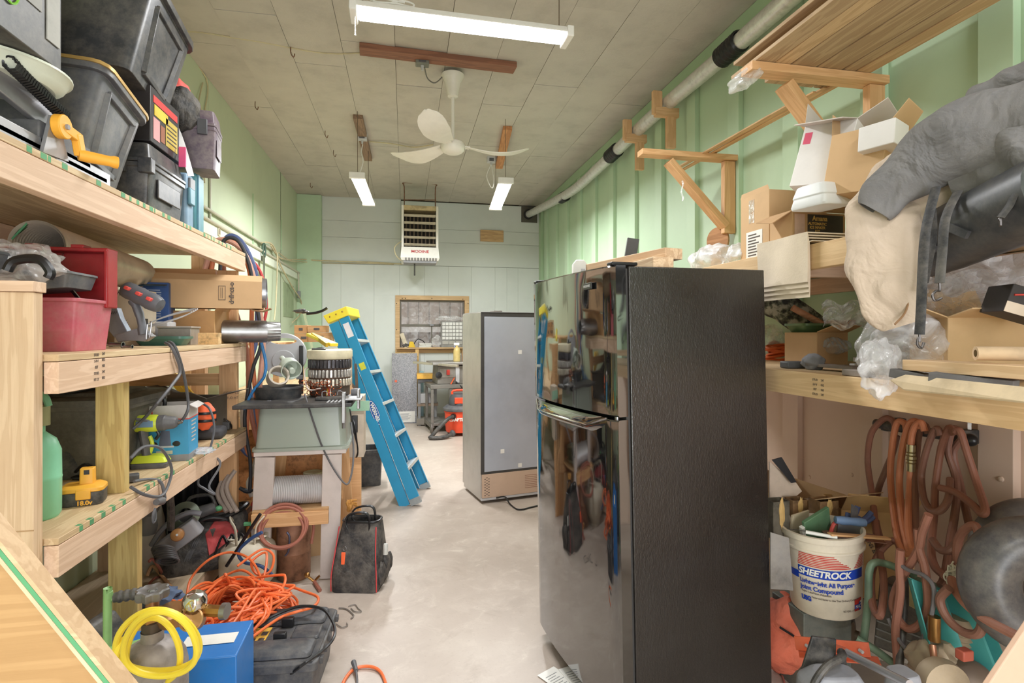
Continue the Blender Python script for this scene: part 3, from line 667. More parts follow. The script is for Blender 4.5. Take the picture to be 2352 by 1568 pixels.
b = MB(); b.lathe([(.0, .0), (.016, 0), (.018, .02), (.016, .08), (.019, .09), (.019, .1), (.012, .1), (.012, .08)], (.2, .11, .055), (.75, .6, 0), 14); b.build('crank_handle', YC, o)
MB().cyl((.18, .04, .115), (.212, .04, .115), .008, n=6).build('bolt', GREY, o)
tote('grey storage tote with a gold band tipped behind the yellow crank', (-1.29, 2.14, 2.05), (R(-12), R(4), 0), .54, .31, .35, T_GREY, M((196, 160, 96), .4, .5), False, inset=1)
tote('large black tote balanced highest on the top shelf', (-1.33, 2.5, 2.50), (R(-10), R(4), 0), .66, .42, .4, T_BLK, None, True, inset=1)
tote('navy tub with grey rim behind the black carton', (-1.45, 2.02, 2.44), (R(-8), 0, 0), .5, .3, .36, NAVY, M((168, 168, 172), .5), False)
TB = cloth((44, 44, 46), .75, .5, .4)
o = thing('tool_bag', 'small black cloth bag with a red top on the top shelf', 'bag', P(412, 300, 2.62))
MB().ell((0, 0, .1), (.085, .12, .10), seed=3, amp=.18).build('pouch', TB, o)
MB().ell((-.03, .03, .2), (.06, .08, .06), seed=8, amp=.2).build('flap', M((232, 96, 88), .7), o)
def toolbox(label, loc, rot, w, d, h, mat, latch=None, group=None, lidh=.3, name='toolbox', handle=True):
    """w along x (front latch side faces -y)"""
    o = thing(name, label, 'toolbox', loc, rot, group); L = lambda W, D, z: [Vector((x, y, z)) for x, y in rrect(W, D, .018, 2)]
    hb = h * (1 - lidh)
    MB().loft([L(w * .93, d * .9, 0), L(w * .98, d * .97, hb - .02), L(w, d, hb - .018), L(w, d, hb)]).build('body', mat, o, bev=.002)
    MB().loft([L(w * 1.01, d * 1.01, hb + .002), L(w * 1.01, d * 1.01, hb + h * .06), L(w * .97, d * .96, hb + h * .07), L(w * .92, d * .86, h)]).build('lid', mat, o, bev=.003)
    for s in (-1, 1):
        MB().box(s * w * .28 - .022, s * w * .28 + .022, -d * .5 - .012, -d * .5 + .004, hb - .045, hb + .03).build('latch', latch or mat, o, bev=.003)
    MB().box(w * .49, w * .503, -d * .3, d * .3, hb * .35, hb * .75).build('side_panel', mat, o, bev=.005)
    if handle:
        MB().tube([(-w * .2, 0, h - .005), (-w * .2, 0, h + .02), (0, 0, h + .025), (w * .2, 0, h + .02), (w * .2, 0, h - .005)], .011, 8, 3).build('handle', mat, o)
    return o
o = toolbox('black toolbox below the drill carton on the top shelf', (-1.24, 2.60, 1.99), 0, .48, .37, .28, T_BLK, handle=False)
b = MB(); b.box(.2, .25, -.2, -.16, .15, .21); b.build('latch', T_BLK, o, bev=.004)
o = closed_box('product_box', 'black carton with yellow and red print on the black toolbox', 'box', (-1.17, 2.61, 2.285), 0, .3, .29, .23, M((44, 40, 40), .45, var=.1), .003)
for (y0, y1, z0, z1, c_) in ((-.12, .12, .17, .2, (206, 60, 56)), (-.11, .02, .12, .165, (220, 190, 60)), (-.12, -.06, .02, .11, (206, 150, 150)), (.0, .12, .03, .15, (196, 170, 70)), (-.05, -.01, .03, .1, (150, 90, 60))): MB().box(.1505, .152, y0, y1, z0, z1).build('print', M(c_, .5), o, smooth=0)
for k in range(5): MB().box(.152, .1525, .01, .11, .05 + k * .018, .056 + k * .018).build('print', M((60, 50, 40), .6), o, smooth=0)
text('750', .03, o, WHITE, (-.08, -.151, .2)); MB().box(-.1, -.04, -.1515, -.1505, .16, .168).build('print', M((220, 80, 60), .5), o, smooth=0)
TEAL = M((92, 142, 160), .45, var=.1, dust=.15); TEALD = M((84, 140, 150), .45, var=.1)
o = closed_box('tool_case', 'slate blue case with metal latch on the top shelf', 'case', (-1.22, 2.86, 1.99), 0, .42, .09, .27, M((128, 158, 182), .45, var=.1, dust=.2), .012)
MB().box(.21, .222, -.03, .03, .17, .25).build('latch', GREY, o, bev=.003); MB().box(.21, .226, -.044, .02, .12, .2).build('handle', TEAL, o, bev=.006)
o = closed_box('tool_case', 'teal case standing last on the top shelf', 'case', (-1.22, 2.97, 1.99), 0, .44, .11, .3, TEALD, .02)
MB().box(.215, .225, -.045, -.02, .01, .29).build('seam', TEAL, o, bev=.003)
o = toolbox('dusty purple black toolbox standing highest above the teal case', (-1.06, 3.0, 2.31), R(8), .26, .2, .29, M((92, 76, 90), .45, var=.12, dust=.5), M((90, 90, 94), .5), lidh=.28, handle=False)
b = MB()
def fsh(s, t): 
    p = P(372 + 60 * s + 14 * t, 285 + 120 * s - 30 * t * (1 - s), 2.50 + .03 * t); return p + Vector((0, 0, .05 * math.sin(s * 3.1)))
b.grid(lambda s, t: fsh(s, t), 12, 3, .002); tag(b.build('paper_sheet', M((200, 198, 196), .5), None), 'curled grey paper strip hanging beside the drill carton', 'paper')
o = MB().box(-.014, .014, -.004, .004, -.05, .04).build('pink_tag', M((226, 90, 140), .5)); o.location = P(419, 358, 2.47); tag(o, 'pink card hanging beside the curled paper', 'card')

# ---------------------------------------------------------------- middle shelf
FLEX = M((206, 192, 172), .35, .3, var=.12)
p0, p1 = P(85, 556, 1.93), P(318, 612, 2.95)
p0.z = 1.815; p1.z = 1.815
o = thing('flexible_duct', 'long ribbed aluminium duct lying behind the red toolbox', 'duct', (p0 + p1) / 2)
d = p1 - p0; L = d.length; pf = []
for k in range(int(L / .009)): pf.append(((.0800 if k % 2 else .0855), k * .009))
b = MB(); b.lathe(pf + [(.078, pf[-1][1])] + [((.076 if k % 2 else .081), k * .009) for k in range(len(pf) - 1, -1, -1)], p0, d, 32); b.build('tube', FLEX, o, world=True, smooth=20)
MB().loft([[p0 + Vector((-.09, -.005, .0)), p0 + Vector((-.03, -.005, .075)), p0 + Vector((-.03, .0, .07)), p0 + Vector((-.085, .0, .0))], [p0 + Vector((-.1, .03, .02)), p0 + Vector((-.035, .03, .085)), p0 + Vector((-.035, .035, .08)), p0 + Vector((-.095, .035, .02))]]).build('green_label', GREENM, o, world=True)
carton('brown carton under the ribbed duct behind the red toolbox', (-1.52, 2.55, 1.44), 0, .3, .3, .26)
REDB = M((196, 92, 108), .5, var=.1, dust=.35); REDL = M((160, 34, 40), .35, var=.12, dust=.05)
o = thing('open_toolbox', 'open red toolbox with faded pink body and dark trays', 'toolbox', (-1.27, 2.12, 1.44))
MB().tray(.42, .2, .175, .45, .225, r=.012, rim=.006, t=.004).build('body', REDB, o, bev=.002)
MB().box(-.228, .228, .115, .122, .17, .36).build('lid', REDL, o, bev=.004)
b = MB(); b.box(.222, .236, .05, .12, .15, .355, top=(1, 1)); b.box(-.236, -.222, .05, .12, .15, .355); b.box(-.236, .236, .05, .122, .348, .362); b.build('lid_rim', REDL, o, bev=.004)
b = MB()
for x in (-.15, .0, .14): b.box(x - .02, x + .02, .05, .1, .36, .372)
b.build('lid_hinge', REDL, o, bev=.002)
MB().box(.0, .05, -.122, -.114, .09, .15).build('latch', BLKS, o, bev=.003)
text('PLANO', .022, o, M((232, 190, 196), .5), (.0, -.1075, .05), (R(90), 0, 0)); MB().ell((-.02, -.106, .075), (.02, .002, .007)).build('logo', M((232, 190, 196), .5), o)
def cant(name, x0, x1, y0, y1, z, tilt, mat):
    b = MB(); m = Matrix.Translation(((x0 + x1) / 2, (y0 + y1) / 2, z)) @ Matrix.Rotation(R(tilt), 4, 'Y')
    b.tray(x1 - x0 - .03, y1 - y0 - .02, .05, x1 - x0, y1 - y0, r=.012, rim=.005, t=.003, lip=.008); return b.build(name, mat, o, bev=.001, mat4=m)
cant('tray', -.38, .1, -.26, -.05, .235, -4, M((82, 86, 94), .4, dust=.2)); cant('tray', -.15, .22, -.14, .03, .19, -6, M((86, 90, 96), .42, dust=.3))
MB().bar((.2, .03, .12), (.15, -.05, .24), .02, .003).build('tray_arm', STEEL, o)
o = tag(MB().ell((0, 0, 0), (.12, .09, .075), seed=5, amp=.35, fr=2.5, sub=5).build('plastic_bag', film((235, 232, 232), .5)), 'clear plastic bag bulging from the open red toolbox tray', 'bag'); o.location = PY(38, 610, 1.98) 
o = tag(MB().tube([(-.05, 0, 0), (-.03, 0, .03), (.03, 0, .035), (.06, 0, 0), (.055, .0, -.02)], .014, 8, 4).build('plastic_loop', BLKS), 'curved black plastic loop lying in the tray beside the clear bag', 'plastic'); o.location = PY(62, 622, 1.86)
# grey tool with red windows
TG = M((98, 100, 106), .45, var=.06)
c0 = P(333, 690, 2.35)
o = thing('power_tool', 'grey pistol-grip tool with red windows beside the red toolbox', 'tool', (c0.x, c0.y, 1.44), -.2)
A, B = P(286, 662, 2.25), P(372, 704, 2.25)
MB().lathe([(.0, -.0), (.026, .0), (.034, .01), (.036, .03), (.033, .05), (.037, .07), (.033, .1), (.037, .12), (.034, .15), (.028, .165), (0, .17)], A, B - A, 20).build('barrel', TG, o, world=True)
REDW = M((232, 92, 84), .4)
for t in (.12, .42, .7):
    c = A.lerp(B, t) + Vector((.012, -.034, .006)); b = MB(); b.bar(c - (B - A) * .06, c + (B - A) * .06, .014, .03, (0, -1, 0)); b.build('window', REDW, o, world=True, bev=.003)
h0, h1 = P(308, 690, 2.26), P(330, 768, 2.26)
MB().tube([h0, P(318, 715, 2.26), P(325, 740, 2.26), h1], .02, 12, 4, radii=[.026, .02, .018, .022], flat=.8).build('handle', TG, o, world=True)
MB().tube([P(345, 740, 2.25), P(348, 742, 2.25), P(343, 775, 2.25), P(336, 778, 2.25), P(339, 745, 2.25)], .003, 6, 4).build('belt_hook', STEEL, o, world=True)
b = MB(); q = [P(u, v, 2.26) for u, v in ((262, 770), (320, 752), (348, 772), (330, 784), (300, 782), (270, 786))]; b.loft([q, [x + Vector((0, .05, 0)) for x in q]]); b.build('foot_plate', GREY, o, world=True, bev=.003)
c = P(268, 738, 2.33)
o = thing('circular_saw', 'grey circular saw guard with toothed blade beside the red toolbox', 'saw', (c.x, c.y, 1.44))
q = [P(u, v, 2.33) for u, v in ((252, 704), (268, 706), (276, 730), (290, 755), (296, 772), (262, 775), (250, 760))]
b = MB(); b.loft([q, [x + Vector((0, .04, 0)) for x in q]]); b.build('guard', M((150, 162, 176), .4, .3), o, world=True, bev=.003)
for k in range(3): MB().bar(P(255 + k * 5, 722 - 1, 2.325), P(259 + k * 5, 715, 2.325), .002, .003).build('vent', DGREY, o, world=True)
b = MB(); cc = P(272, 748, 2.36)
for k in range(24):
    a = k / 24 * 6.283; b.loft([[cc + Vector((math.cos(a + e) * r_, .0, math.sin(a + e) * r_)) for e, r_ in ((0, .03), (.13, .03), (.16, .044))], [cc + Vector((math.cos(a + e) * r_, .002, math.sin(a + e) * r_)) for e, r_ in ((0, .03), (.13, .03), (.16, .044))]])
b.cyl(cc, cc + Vector((0, .002, 0)), .034, n=24); b.build('blade', STEEL, o, world=True)
for i, (u0, v0, u1, v1, r_, lb) in enumerate(((252, 778, 283, 780, .012, 'short steel pipe with a flared end before the grey tool'), (280, 780, 304, 778, .008, 'short thin steel socket tube beside the flared pipe'))):
    a, b_ = P(u0, v0, 2.1), P(u1, v1, 2.1); a.z = b_.z = 1.44 + r_ + (.004 if i == 0 else 0); o = MB().lathe([(r_ * .8, 0), (r_ * .8, .01), (r_ * .7, .012), (r_ * .7, (b_ - a).length * .8), (r_, (b_ - a).length), (r_ * .7, (b_ - a).length), (r_ * .5, .0)], a, b_ - a, 14).build('pipe_fitting', STEEL); tag(o, lb, 'pipe')
o = closed_box('product_box', 'white carton with black lettering behind the grey tool', 'box', (P(312, 700, 2.7).x, P(312, 700, 2.7).y, 1.44), -.1, .12, .14, .27, M((222, 208, 190), .6), .002)
text('WKPRO', .03, o, INK, (-.0, -.0712, .25), (R(90), 0, 0))
q = P(356, 700, 2.95); o = closed_box('product_box', 'blue carton with white print beside the long cardboard tube', 'box', (q.x, q.y, 1.44), .15, .16, .14, .33, M((58, 94, 160), .5), .002)
sheet_img_lines(o, .07, .15, 12, M((190, 205, 230), .5), Matrix.Translation((.02, -.071, .22))); MB().box(-.08, .08, -.07, -.02, .33, .333, Matrix.Rotation(R(14), 4, 'X')).build('flap', M((40, 84, 120), .5), o)
# long cardboard tube box with metal liner
A, B = P(352, 668, 3.0), P(604, 677, 3.2); A.z = B.z = 1.735
o = thing('duct_box', 'long cardboard box with rolled metal pipe sticking out its end', 'box', (A + B) / 2)
dv = B - A; m = facing(A, B); w_, h_ = .095, .095
oc = lambda x: [m @ Vector((x, y, z)) for y, z in ((-w_, -h_), (w_, -h_), (w_, h_ * .7), (w_ * .6, h_), (-w_ * .6, h_), (-w_, h_ * .62))]
ic = lambda x: [m @ Vector((x, y * .96, z * .96)) for y, z in ((-w_, -h_), (w_, -h_), (w_, h_ * .7), (w_ * .6, h_), (-w_ * .6, h_), (-w_, h_ * .62))]
MB().loft([oc(0), oc(dv.length), ic(dv.length), ic(.01)]).build('box', CARD, o, world=True, smooth=0)
MB().lathe([(.086, .02), (.086, dv.length + .02), (.083, dv.length + .02), (.083, .02)], A, dv, 30).build('outer_pipe', M((170, 172, 178), .3, .8), o, world=True)
MB().lathe([(.074, .1), (.074, dv.length + .0), (.071, dv.length), (.071, .1)], A + Vector((.0, .0, -.006)), dv, 30).build('inner_pipe', GALV, o, world=True)
for k in range(4): MB().tube([A + dv * .6 + Vector((0, 0, -.05 + k * .03)), A + dv * .99 + Vector((0, 0, -.055 + k * .033))], .0025, 5, 1).build('pipe_seam', DGREY, o, world=True)
mm = m @ Matrix.Translation((dv.length * .66, w_ + .001, 0))
text('deflect-o', .034, o, INK, (0, 0, 0), (Matrix.Translation(-o.location) @ facing(A, B) @ Matrix.Translation((dv.length * .72, -w_ - .001, -.01)) @ Euler((R(90), R(-90), 0)).to_matrix().to_4x4()), bold=.001)
b = MB()
for (x0, x1, z0, z1) in ((.60, .603, -.05, .03), (.66, .663, -.05, .03), (.6, .663, -.05, -.047), (.6, .663, .027, .03), (.62, .622, -.04, .02), (.635, .637, -.04, .02)): b.box(dv.length * x0, dv.length * x1 if x1 - x0 > .01 else dv.length * x0 + .002, -w_ - .001, -w_, z0, z1)
b.build('print', INK, o, mat4=Matrix.Translation(-o.location) @ m, smooth=0)
MB().loft([[m @ Vector((dv.length * t, s * w_ * .9, -.1 - .03 * q_)) for s in (-1, 1)] + [m @ Vector((dv.length * t, s * w_ * .9, -.104 - .03 * q_)) for s in (1, -1)] for t, q_ in ((.9, 0), (1.0, .2), (1.08, -.4))]).build('torn_flap', CARDIN, o, world=True, smooth=0)
# galvanised duct pieces
A, B = P(508, 757, 3.2), P(612, 757, 3.32); A.z = B.z = 1.44 + .07
o = thing('metal_duct', 'short galvanised duct pipe with crimped end on the shelf end', 'duct', (A + B) / 2)
MB().lathe([(.064, 0), (.067, 0), (.067, (B - A).length), (.064, (B - A).length), (.064, 0)], A, B - A, 32).build('pipe', GALV, o, world=True)
n = 40; dx, dy = basis(B - A); dd = (B - A).normalized()
cr = lambda t, r0, amp: [B + dd * t + (dx * math.cos(k / n * 6.283) + dy * math.sin(k / n * 6.283)) * (r0 + (amp if k % 2 else -amp)) for k in range(n)]
MB().loft([cr(-.01, .062, 0), cr(.02, .06, .001), cr(.075, .056, .003), cr(.075, .053, .003), cr(.0, .058, 0)], (False, False)).build('crimped_end', GALV, o, world=True, smooth=20)
q = P(444, 760, 3.05); o = carton('torn brown carton under the long duct box', (q.x - .03, q.y + .1, 1.44), .0, .3, .26, .185, {'x+': 60}, mat=M((204, 160, 110), .8, var=.08), flen=.06)
q = P(470, 770, 2.88); o = closed_box('wood_block', 'chipboard block before the torn brown carton', 'block', (q.x, q.y, 1.44), .0, .15, .05, .062, M((222, 184, 130), .7, var=.3, sc_=30), .002)
MB().box(-.0751, .0751, -.0252, -.0245, .03, .032).build('joint', CARDIN, o)
q = P(376, 775, 2.66); o = thing('green_tray', 'low dark green plastic tray at the shelf edge', 'tray', (q.x, q.y, 1.44)); MB().tray(.18, .1, .045, .22, .13, r=.02, rim=.006).build('tray', M((72, 116, 106), .35), o)
q = P(412, 765, 2.8); o = closed_box('grey_box', 'flat grey metal box behind the green tray', 'box', (q.x, q.y, 1.44), 0, .15, .12, .085, M((168, 158, 148), .5, .3), .003); MB().box(-.08, .08, -.065, .065, .085, .095).build('lid', M((188, 178, 168), .5, .3), o, bev=.002)
q = P(300 + 45, 745, 2.75); o = closed_box('light_box', 'pale plastic box lid behind the grey tool handle', 'box', (q.x, q.y + .06, 1.44), 0, .16, .1, .12, M((206, 206, 210), .4), .008)
for i in range(4):
    c = P(385 + i * 4, 733 - i, 2.62); L = [c + Vector((.105 * math.cos(t), .03 * math.sin(t), .018 * math.sin(t) + .035 * math.cos(t))) for t in [k * 6.283 / 14 for k in range(14)]]
    if i == 0: o = thing('wire_coil', 'loop of white wire lying across the grey box', 'wire', (c.x, c.y, 1.535))
    MB().tube([x + Vector((0, i * .004, i * .003)) for x in L], .0022, 5, 2, True).build('loop', LGREY, o, world=True)
MB().box(-.012, .012, -.012, .012, -.012, .014).build('tie', BLKS, o, mat4=Matrix.Translation((-.1, -.005, .02)))

# ---------------------------------------------------------------- lower shelf
q = P(112, 1205, 1.70); q.z = .92
o = thing('gas_bottle', 'mint green bottle half hidden behind the near post', 'bottle', (q.x - .045, q.y + .02, .92)); MINTP = M((142, 214, 176), .4, var=.05)
MB().lathe([(0, 0), (.055, 0), (.062, .012), (.063, .12), (.0645, .125), (.063, .13), (.062, .21), (.05, .245), (.022, .27), (.022, .29), (0, .29)], n=28).build('bottle', MINTP, o)
MB().cyl((0, 0, .29), (0, 0, .35), .034, n=18).build('collar', M((176, 180, 140), .5), o); MB().box(-.005, .036, -.036, -.033, .3, .34).build('label', BLKS, o); MB().tube([(-.03, 0, .35), (-.02, 0, .385), (.02, 0, .385), (.034, 0, .35)], .01, 8, 3).build('handle', MINTP, o)
q = PZ(176, 1163, .92); o = thing('battery_pack', 'black battery pack with yellow top marked 18.0V', 'battery', (q.x, q.y + .04, .92), .25)
L = lambda W, D, z, r=.02, cx=0: [Vector((x, y, z)) for x, y in rrect(W, D, r, 3, cx)]
MB().loft([L(.118, .085, 0), L(.124, .09, .01), L(.124, .09, .045)]).build('case', BLK, o, bev=.002)
YB = M((240, 176, 62), .45, var=.05); MB().loft([L(.126, .092, .0455), L(.126, .092, .058), L(.1, .07, .068)]).build('top', YB, o, bev=.002)
MB().loft([L(.042, .036, .066, .006, .012), L(.04, .034, .12, .006, .012)]).build('stem', YB, o, bev=.002); MB().box(.005, .02, -.02, -.017, .1, .115).build('contact', BLKS, o); MB().box(-.012, .03, -.05, -.044, .022, .055).build('release_tab', YB, o, bev=.003)
text('18.0v', .02, o, YB, (.012, -.0458, .01), (R(90), 0, 0), bold=.0008)
q = PZ(138, 1110, .92) + Vector((-.02, .12, 0))
o = thing('speaker_horn', 'black cone stand with looped cord behind the yellow battery', 'stand', q); MB().lathe([(0, 0), (.07, 0), (.07, .02), (.055, .06), (.035, .17), (.03, .18), (0, .18)], n=22).build('cone', BLK, o); MB().tube([(.03, -.05, .02), (.08, -.07, .06), (.09, -.03, .02), (.04, -.08, .01), (.1, -.09, .008)], .006, 6, 5).build('cord', BLKS, o)
q = PZ(158, 1090, .92) + Vector((0, .15, 0)); o = tag(MB().box(-.035, .035, -.03, .03, 0, .17, top=(.9, .9)).build('lime_charger', M((206, 220, 70), .45), bev=.008), 'lime green plastic block behind the black cone', 'charger'); o.location = q
OLV = M((84, 80, 72), .6, var=.2, dust=.25)
o = tote('large dusty black tote on the lower shelf behind the boxes', (-1.40, 2.66, .92), 0, .56, .4, .3, OLV, None, False, M((76, 74, 68), .55, dust=.3))
closed_box('storage_case', 'flat olive case lying on the dusty black tote', 'case', (-1.46, 2.62, 1.257), 0, .3, .26, .055, OLV, .012)
q = PZ(342, 1075, .92); LM = M((208, 222, 62), .42, var=.05); 
o = thing('cordless_drill', 'lime green and black cordless drill standing on its battery', 'drill', (q.x - .0, q.y + .02, .92), .05)
MB().loft([L(.135, .07, 0, .01), L(.14, .075, .02, .01), L(.13, .07, .024, .01)]).build('battery', DGREY, o, bev=.002)
MB().loft([L(.14, .072, .0245, .01), L(.12, .06, .045, .01, .0), L(.08, .05, .055, .01, -.01)]).build('battery_top', LM, o, bev=.003)
MB().tube([(-.015, 0, .05), (-.02, 0, .09), (-.028, 0, .14), (-.03, 0, .165)], .024, 12, 3, flat=.75).build('grip', DGREY, o)
MB().tube([(-.005, 0, .06), (.005, 0, .1), (-.005, 0, .135)], .008, 8, 3).build('grip_stripe', LM, o); MB().tube([(.02, 0, .16), (.03, 0, .14), (.018, 0, .12)], .007, 8, 3).build('trigger', BLKS, o)
MB().lathe([(0, -.075), (.03, -.075), (.036, -.06), (.037, .02), (.033, .03)], (0, 0, .19), (1, 0, 0), 22).build('motor_housing', LM, o)
MB().lathe([(.034, .03), (.034, .055), (.03, .06), (.026, .09), (.02, .1), (.012, .103), (0, .104)], (0, 0, .19), (1, 0, 0), 22).build('chuck', DGREY, o)
MB().lathe([(0, .104), (.007, .104), (.007, .12), (0, .125)], (0, 0, .19), (1, 0, 0), 10).build('bit', STEEL, o); MB().box(-.045, .02, -.039, -.034, .178, .205).build('nameplate', M((120, 150, 180), .4), o, bev=.002)
q = PZ(428, 1060, .92); BW = M((196, 190, 186), .6); BB = M((62, 152, 196), .5, var=.06)
o = thing('product_box', 'blue and white power tool carton printed BOSCH', 'box', (q.x - .135, q.y + .09, .92), .1)
MB().box(-.13, .13, -.08, .08, .0, .19).build('lower_panel', BB, o, bev=.002); MB().box(-.1305, .1305, -.0805, .0805, .0, .03).build('grey_base', GREY, o, bev=.001); MB().tray(.26, .16, .062, t=.003, r=.003, rim=0, z0=.191, lip=.001).build('top_panel', BW, o)
MB().box(-.131, .131, -.081, .081, .188, .193).build('red_line', M((220, 90, 80), .5), o); text('BOSCH', .032, o, M((214, 62, 58), .5), (-.065, -.0815, .228), bold=.0012)
b = MB(); b.loft([L(.05, .03, 0, .01), L(.04, .03, .04, .01), L(.036, .02, .07, .01)]); b.build('print_motor', M((86, 92, 112), .5), o, mat4=Matrix.Translation((.035, -.081, .07)) @ Matrix.Diagonal((1, .05, 1, 1)))
for s in (-1, 1): MB().ell((.035 + s * .045, -.081, .08), (.016, .001, .012)).build('print_knob', BLKS, o)
MB().box(.0, .07, -.082, -.081, .064, .072).build('print_base', LGREY, o); MB().box(.0, .065, -.0822, -.0815, .034, .05).build('sticker', M((220, 214, 190), .5), o)
for k in range(6): MB().box(.1305, .1312, -.04, .04 - .01 * (k % 3), .17 - k * .018, .176 - k * .018).build('print_line', BW, o, smooth=0)
MB().tube([(-.05, .0, .24), (-.05, .0, .275), (-.02, .0, .285), (.01, 0, .275), (.01, 0, .24)], .009, 8, 3).build('carry_handle', BLKS, o)
MB().loft([[(.13, -.08, .253), (.13, .08, .253), (.13, .08, .256), (.13, -.08, .256)], [(.16, -.07, .235), (.16, .06, .24), (.161, .06, .243), (.161, -.07, .238)]]).build('flap', BW, o, smooth=0)
q = P(470, 985, 2.92); o = thing('orange_pouch', 'bright orange padded pouch with black straps on the black case', 'pouch', (q.x, q.y, .985)); ORF = M((252, 108, 60), .55)
MB().ell((0, 0, .07), (.055, .05, .075), seed=2, amp=.12).build('pouch', ORF, o)
for z in (.05, .09): MB().tube([(.057 * math.cos(t), .052 * math.sin(t), z) for t in [k * 6.283 / 12 for k in range(12)]], .004, 6, 2, True, flat=2).build('strap', BLKS, o)
q = PZ(474, 1010, .92); closed_box('soft_case', 'black soft case under the orange pouch', 'case', (q.x, q.y + .06, .92), .1, .15, .14, .06, M((70, 70, 74), .7), .02)
q = P(508, 992, 3.25); o = thing('headset', 'black headband with a buckle on the shelf end', 'headset', (q.x, q.y, .93)); MB().tube([(-.06, 0, .05), (-.02, 0, .07), (.03, .0, .05), (.055, 0, .02), (.05, .03, .0)], .01, 8, 4, flat=.4).build('band', BLKS, o); MB().box(.0, .05, -.02, .02, -.005, .04).build('buckle', DGREY, o, bev=.005)
q = P(436, 905, 3.1); DK = M((104, 96, 86), .75, var=.15)
o = carton('dark grey open carton on the shelf behind the tool carton', (q.x, q.y + .08, .92), -.2, .26, .22, .21, {'x-': 25, 'x+': 15, 'y-': 20}, mat=DK, flen=.14)
for i, (du, lb) in enumerate(((0, 'yellow level leaning behind the lower shelf'), (14, 'second yellow bar leaning beside the yellow level'))):
    a, b_ = P(378 + du, 850, 3.45), P(432 + du, 915, 3.35); o = board('leaning_bar', a, b_ + (b_ - a) * .6, .035, .02, None, M((232, 190, 60), .5), (0, 1, 0)); tag(o, lb, 'level')
q = P(470, 1035, 2.9); o = tag(MB().ell((0, 0, 0), (.05, .05, .014), seed=9, amp=.5, sub=4).build('plastic_wrap', film((220, 228, 238), .45)), 'small crumpled clear wrap beside the blue tool carton', 'wrap'); q = PZ(466, 1035, .935); o.location = q
# cords draped over the lower shelf
CG = M((96, 96, 100), .5)
cable('twin grey cords hanging from the middle shelf in a long loop', [PX(388, 785, -1.02), PX(402, 796, -.955), PX(420, 850, -.95), PX(432, 920, -.95), PX(428, 950, -.95), PX(404, 975, -1.0), P(360, 970, 2.35), P(312, 962, 2.3)], .0065, CG)
cable('second grey cord hanging from the middle shelf', [PX(380, 787, -1.02), PX(396, 800, -.955), PX(414, 850, -.945), PX(398, 880, -.95), PX(362, 925, -.98), P(330, 962, 2.28), P(305, 985, 2.26)], .0065, CG)
cable('grey cord looping over the lower shelf rail with a plug', [PX(300, 1052, -1.0), PX(330, 1026, -.98), PX(370, 1030, -.95), PX(394, 1075, -.945), PX(384, 1120, -.945), PX(366, 1140, -.945), PX(330, 1135, -.95), PX(300, 1118, -.97)], .006, CG)
cable('short grey cord from a small adapter over the shelf rail', [PX(308, 1105, -1.0), PX(345, 1100, -.98), PX(370, 1108, -.955), PX(379, 1145, -.945)], .006, CG)
o = tag(MB().box(-.03, .03, -.02, .02, -.015, .015).build('adapter', DGREY, bev=.005), 'small grey adapter lying before the drill battery', 'adapter'); q = PZ(306, 1100, .937); o.location = q + Vector((-.02, .02, 0)); o.rotation_euler = (0, 0, .4)
c = PX(372, 1150, -.94); o = thing('power_plug', 'three prong plug dangling over the lower shelf rail', 'plug', c)
MB().cyl((-.0, -.05, .01), (0, .0, 0), .012, .016, 12).build('body', DGREY, o)
for dy, dz in ((.0, .006), (.0, -.006), (.0, .0)): MB().cyl((.006 * (dz == 0), .0, dz), (.006 * (dz == 0), .02, dz * 1.2), .0025, n=6).build('prong', STEEL, o)
cable('bundle of thin cord tied below the plug', [c + Vector((0, -.06, -.01)), c + Vector((.0, -.08, -.03)), c + Vector((0, -.075, -.06)), c + Vector((.0, -.055, -.05)), c + Vector((0, -.06, -.015)), c + Vector((0, -.07, -.03)), c + Vector((0, -.065, -.055))], .004, CG)
cable('grey cord trailing off the shelf beside the black case', [P(462, 925, 2.85), P(482, 940, 2.82), P(492, 985, 2.8), P(478, 1045, 2.74), P(455, 1105, 2.7), P(470, 1122, 2.7), P(494, 1135, 2.7), P(480, 1115, 2.72), P(505, 1070, 2.8), P(495, 1050, 2.85), P(455, 1040, 2.85)], .006, CG)
